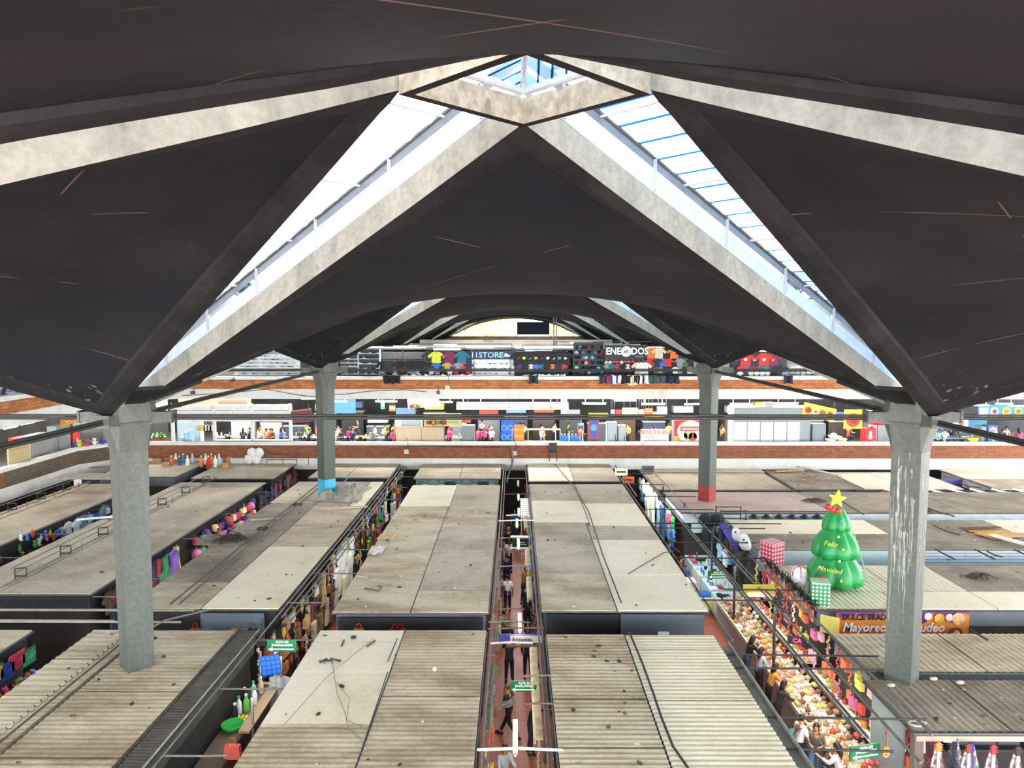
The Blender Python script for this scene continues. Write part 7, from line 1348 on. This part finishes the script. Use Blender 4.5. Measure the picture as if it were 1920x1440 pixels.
# crumpled tarpaulin and boards by the far left column
t=thing('tarpaulin','crumpled grey-brown tarpaulin heaped beside the far left column','tarpaulin',(-9.2,39.9,ZL)); m=MB(); random.seed(8); R=[(random.uniform(2,7),random.uniform(2,7),random.random()*6) for _ in range(7)]
from mathutils import noise as NZ
def tf(u,v):
    e=min(1,6*min(u,1-u,v,1-v)); return ((u-.5)*2.3+.1*math.sin(v*8),(v-.5)*3.4+.15*math.sin(u*7),.02+e*max(.02,.2+.28*NZ.noise((u*3,v*4,.3))+.22*abs(NZ.noise((u*9+v*4,v*5,2.3)))+.08*NZ.noise((u*26,v*26,1))))
m.grid(tf,46,60); m.build('sheet',M('#9a9282',.9,.2,3,bump=.3),t,fix=False)
for k,((a,b),(c,d)) in enumerate((((600,955),(690,950)),((640,905),(600,940)),((655,893),(625,925)),((470,975),(525,972)))): 
    A=at(a,b,ZL+.1); B=at(c,d,ZL+.05); m=MB(); m.tube([A,B],.04,4); tag(m.build('wooden_lath',M('#b5ab95' if k in(0,3) else '#7a7264',.8,.2),fix=False),f'loose wooden lath on the dirty roof near the far left column, {ORD[k]} listed'.replace(' listed',' one'),'lath')
t=thing('dead_foliage','dry twiggy heap on a board on the long dirty left roof','debris heap',onroof(432,1012)); m=MB(); random.seed(4); 
for k in range(40): a=random.random()*6.28; r=random.uniform(.2,.8); m.tube([(r*math.cos(a)*1.4,r*math.sin(a),.02),(r*.5*math.cos(a+.8),r*.5*math.sin(a+.8),random.uniform(.1,.35)),(r*math.cos(a+2),r*math.sin(a+2),.02)],.012,3)
m.build('twigs',M('#3a342a',.9),t,fix=False); m=MB(); m.box((0,0,.01),(2.4,1.5,.03)); m.build('board',M('#7a7264',.9,.3),t)
for k,(px,py) in enumerate(((498,944),(493,992),(556,947))): p=onroof(px,py); m=MB(); m.tube([(.25*math.cos(a*.63),.2*math.sin(a*.63),.03) for a in range(11)],.03,4); tag(m.build('rubber_ring',M_ROD,loc=p,fix=False),f'dark ring lying on the dirty roof, {["near the gap","by the conduits","upper right"][k]}','ring')
# scraps: leaves, stones, paper
SCR=[(-5.6,-1.1,13.5,22,'nearest tan roof left of the middle aisle',18),(-5.6,-1.1,24,37,'long tan roof left of the middle aisle',40),(1.0,3.0,13.5,22,'nearest tan roof right of the middle aisle',18),(.9,5.8,24,42,'long roof right of the middle aisle',28),(-12.2,-8.3,13,22,'nearest left roof round the column',20),(-12.2,-7.8,24.5,43,'long dirty left roof',48),(-18.8,-14.6,26,43,'roof with the pipe railing',18),(16,26,26.6,35.8,'brown roofs at the right',36),(10.2,15.4,31.6,36,'roof behind the inflatable tree',12),(15.9,19.4,43,48,'debris roof at the upper right',36),(9.4,13,17.6,19.8,'brown roof over the guitars',16)]
bm0=MB(); bm0.add([(0,-.05,.01),(.09,0,.02),(.03,.06,.01),(-.08,.03,.03),(-.05,-.04,.01)],[(0,1,2,3,4)]); bm0.add([(0,-.05,0),(.09,0,0),(.03,.06,0),(-.08,.03,0),(-.05,-.04,0)],[(4,3,2,1,0)]); reg('scrap',[('scrap',bm0,'body')])
random.seed(77)
for (x0,x1,y0,y1,wh,n) in SCR:
    z=(ZR if x0>9 else ZL)+.022
    for k in range(n):
        c,cn=random.choice([('#3a3226','dark'),('#3a3226','dark'),('#e0dacb','pale'),('#6a5a44','brown')]); item('scrap','scrap',f'{cn} scrap lying on the {wh}','scrap',(random.uniform(x0,x1),random.uniform(y0,y1),z),random.random()*6,{'body':c},f'{cn} scraps on the {wh}',s=random.uniform(.35,1.15))
# loose timber on the right-hand roofs
for k,(px,py,w,d,rz,c,n) in enumerate(((1852,996,.9,1.6,1.2,'#b98a4a','orange-brown plank, upper'),(1872,1003,1.6,1.0,.3,'#c9954f','orange-brown plank, middle'),(1838,990,1.9,.25,.1,'#5a3a24','dark strip of timber, top'),(1898,1014,.45,1.9,.35,'#ded6c4','white board lying askew'),(1690,893,1.2,.5,.1,'#c9c0ac','pale board in front of the near right column'))): slab(px,py,w,d,rz,c,f'{n} on the brown roof at the right','plank','plank',ZR+.03+.035*k,.03)
stick([(1470,869),(1580,892)],'long white pole lying across the debris roof, upper right',.05,'#e2e2dc',ZR+.1,'pole','pole'); stick([(1455,884),(1508,882)],'short tan plank on the debris roof',.06,'#b5936a',ZR+.05,'plank','plank')
for k,(a,b,c,d) in enumerate(((1795,905,1840,915),(1735,950,1790,968),(1750,985,1800,1003),(1850,1033,1880,1044),(1560,925,1620,965))): stick([(a,b),((a+c)/2,(b+d)/2+2),(c,d)],f'dark cable lying on the right-hand roofs, {ORD[k]} from the back',.03,'#4a4238',ZR+.03,'cable','cable')
for k,(px,py,s) in enumerate(((1835,1083,1.0),(1528,940,.6),(1720,958,.9))): t=thing('twig_heap',f'heap of dry twigs on a right-hand roof, {["right of the near column, near","by the tree star","behind the near column"][k]}','debris heap',at(px,py,ZR+.02)); m=MB(); 
    # twigs
for t in [o for o in COL.objects if o.name.startswith('twig_heap')]:
    m=MB()
    for k in range(36): a=random.random()*6.28; r=random.uniform(.1,.6); m.tube([(r*math.cos(a)*1.5,r*math.sin(a)*.7,.01),(r*.6*math.cos(a+.7),r*.6*math.sin(a+.7),random.uniform(.05,.16)),(r*math.cos(a+1.8),r*.7*math.sin(a+1.8),.01)],.014,3)
    m.build('twigs',M('#5a4a3c',.9,.2,5),t,fix=False)
stick([(1815,1178),(1852,1200)],'bent dark bar over the tan roof below the orange banner',.03,'#2e2a26',ZR+.15,'bar','bar'); p=at(1720,1358,ZR+.03); m=MB(); m.tube([(.2*math.cos(a*.6),.13*math.sin(a*.6),.02) for a in range(9)],.03,4); tag(m.build('cable_ring',M('#b5b0a4'),loc=p,fix=False),'curled pale cable on the near corner of the guitar stall roof','cable')
for k,(px,py) in enumerate(((1670,1288),(1750,1276),(1800,1283))): p=at(px,py,ZR+.02); m=MB(); m.ball((0,0,.05),(.12,.07,.05),7); tag(m.build('rubble',M('#b5ac98',.9,.2),loc=p),f'lump of pale rubble on the brown corrugated roof, {ORD[k]} from the left','rubble')
# cartons, bottles, sacks and the notice board at the back left
for k,(px,py,s) in enumerate(((297,866,1.1),(312,872,.9),(320,862,1.0),(333,866,1.0),(428,862,1.0),(420,872,.8),(432,855,.8))): item('carton','carton',f'brown carton on the back-left stall roof, {ORD[k]} of the pile from the left' if k<4 else f'brown carton right of the notice board, {["front","rear","top"][k-4]}','carton',at(px,py+6,ZL+.02),.2*k,{'body':'#a8815a','trim':'#c9a67c'},None,s=s*1.3)
for k,(px,c,n) in enumerate(((322,'#e0602a','orange'),(330,'#e8e8e8','white'),(337,'#4a3a8a','violet'),(344,'#1f9a8a','teal'),(352,'#e9e9e6','white'),(361,'#b9c9d0','pale blue'),(378,'#e0702a','orange'),(386,'#e8e4e0','white'),(391,'#b53a2a','red'),(397,'#e88a2a','orange'),(404,'#e6e6e6','white'),(411,'#d9dcdc','pale grey'))): item('bottle','bottle',f'big {n} bottle standing on the back-left stall roof, {ORD[k]} from the left','bottle',at(px,876-(k%2)*4,ZL+.02),0,{'body':c,'trim':'#ddd'},None,s=2.6)
p=at(388,866,ZL); t=thing('notice_board','yellow-framed notice board standing at the back left','notice board',(p.x,p.y,ZL)); pbox(t,'board',(-.75,0,.15),(.75,.04,.95),'#c9cfa6'); pbox(t,'header',(-.45,-.02,.78),(.45,0,.9),'#a83a2c')
for (a,b,c,d) in ((-.85,.05,.85,.13),(-.85,.95,.85,1.05)): pbox(t,'frame_rail',(a,-.03,b),(c,.05,d),'#d9a82c')
for a in (-.85,.75): pbox(t,'frame_stile',(a,-.03,0),(a+.1,.05,1.0),'#d9a82c')
for k in range(3): pbox(t,'text_line',(-.5,-.015,.3+.14*k),(.5,0,.34+.14*k),'#8a9080')
for k,(px,py) in enumerate(((473,858),(487,858),(479,846),(492,846))):
    p=at(px,868,ZL); zz=atY(px,py,p.y).z; m=MB(); m.ball((0,0,.3),(.34,.22,.34),9); o=m.build('sack',M('#dcdcd8',.8,.12,5),loc=(p.x,48.45,max(ZL,zz-.3))); tag(o,f'bulging white sack tied to the parapet, {["lower left","lower right","upper left","upper right"][k]}','sack')
t=thing('pipe_railing','thin pipe railing right of the white sacks at the back left','railing',(0,0,0)); 
for a,b in (((500,853),(578,853)),((500,862),(556,862))): m=MB(); m.tube([atY(*a,48.3),atY(*b,48.3)],.025,4); m.build('rail',M_STEEL,t,fix=False)
for q in (500,530,556,578): p=atY(q,853,48.3); m=MB(); m.tube([p,(p.x,p.y,ZL)],.025,4); m.build('post',M_STEEL,t,fix=False)
slab(170,895,3.2,1.2,.0,'#8f897b','old grey boards stacked in the far left corner','board_stack','boards',ZL+.7,.12)
for k,(px,py,w,rz) in enumerate(((100,897,1.4,.5),(60,907,1.0,.7),(185,876,1.6,.1),(196,870,1.3,-.1),(178,972,1.5,.4))): slab(px,py,w,.3,rz,['#d9d3b8','#e3e4e0','#a06a5a','#b5a08a','#eceae4'][k],f'{["pale yellow","white","reddish","tan","bright white curved"][k]} board at the left side roofs','loose_board','board',ZL+.05)
t=thing('chair','dark chair hooked upside down over the lower brick parapet, centre right','chair',(atY(1037,850,48.5).x,48.5,3.75)); pbox(t,'seat',(-.25,-.2,.55),(.25,.2,.62),'#2a2220'); pbox(t,'backrest',(-.25,.15,.62),(.25,.2,1.15),'#33241f')
for a in (-.22,.22):
    for b in (-.17,.17): m=MB(); m.tube([(a,b,.55),(a*1.1,b*1.1,0)],.02,4); m.build('leg',M_ROD,t,fix=False)
m=MB(); m.tube([atY(959,840,48.6),atY(962,865,48.2),atY(955,885,47.5),atY(950,905,46)],.06,5); tag(m.build('cable_bundle',M('#6a6460'),fix=False),'grey cable bundle dropping from the parapet over the middle aisle','cable')
for k in range(9): p=at(780+22*k if k<6 else 1180+40*k,868,ZL+.05); item('scrap','paper_scrap',f'pale paper scrap at the foot of the white slab edge, {ORD[k]} from the left','scrap',p,k,{'body':'#e3dfd2'},None,s=1.6)
p=atY(1560,1098,27); 
for k,(px,py) in enumerate(((1178,900),(1215,880),(1165,885))): p=atY(px,py,44.5-k); t=thing('small_price_sign',f'{["orange","dark","pale"][k]} price board at the far end of the right aisle','sign',p); pbox(t,'board',(-.35,0,-.2),(.35,.03,.2),['#d9602c','#4a4a50','#d9d6b8'][k]); pbox(t,'lettering_band',(-.25,-.02,-.04),(.25,0,.06),'#3a2a20')
# ------------------------------------------------------------------ pieces that belong to a part become its sub-parts
SUB={'handle':('door',),'lettering':('lower_board','board','banner_cloth','cooler_body','name_band'),'eye':('body',),'ear':('body',),'mouth':('body',),'shoulder_strap':('shirt','tee'),'long_hair':('hair',),'limescale_streak':('shaft',),'painted_band':('shaft',),
 'dish_picture':('board','banner_cloth'),'emblem':('board','door','cabinet_body'),'round_emblem':('board',),'bottle_emblem':('door',),'emblem_band':('door',),'front_pocket':('pack_body',),'sound_hole':('soundbox',),'bridge':('soundbox',),'lit_tube':('batten',),
 'hanger_wire':('batten',),'stripe':('board','door'),'text_line':('board',),'header':('board',),'name_band':('board',),'corner_field':('board',),'taco_picture':('board',),'grille':('cabinet_body',),'slat':('front_panel','backing'),'white_field':('banner_cloth',),
 'printed_round':('banner_cloth',),'arrow_shaft':('board',),'arrow_head':('board',),'tape':('carton_body',),'notice':('front_panel',),'sign_field':('front_panel',),'mesh_panel':('front_panel',),'lettering_band':('board',),'shoe_emblem':('board',),'light_strip':('board',),
 'red_field':('board',),'yellow_field':('board',),'hem':('cloth',),'printed_motif':('shirt_cloth',),'rib':('tray_base',),'guy_cord':('lower_tier',),'round_ornament':('middle_tier',),'caption':('board',),'text_field':('board',),'small_caption':('board',)}
ID=Matrix.Identity(4); kids={}
for o in COL.objects:
    if o.parent: kids.setdefault(o.parent,[]).append(o)
for th,ch in kids.items():
    if th.parent: continue
    for c in ch:
        for want in SUB.get(c.name.split('.')[0],()):
            p=[q for q in ch if q.name.split('.')[0]==want and q is not c and q.parent is th]
            if p and tuple(p[0].location)==(0,0,0) and tuple(p[0].rotation_euler)==(0,0,0) and tuple(p[0].scale)==(1,1,1): c.parent=p[0]; break
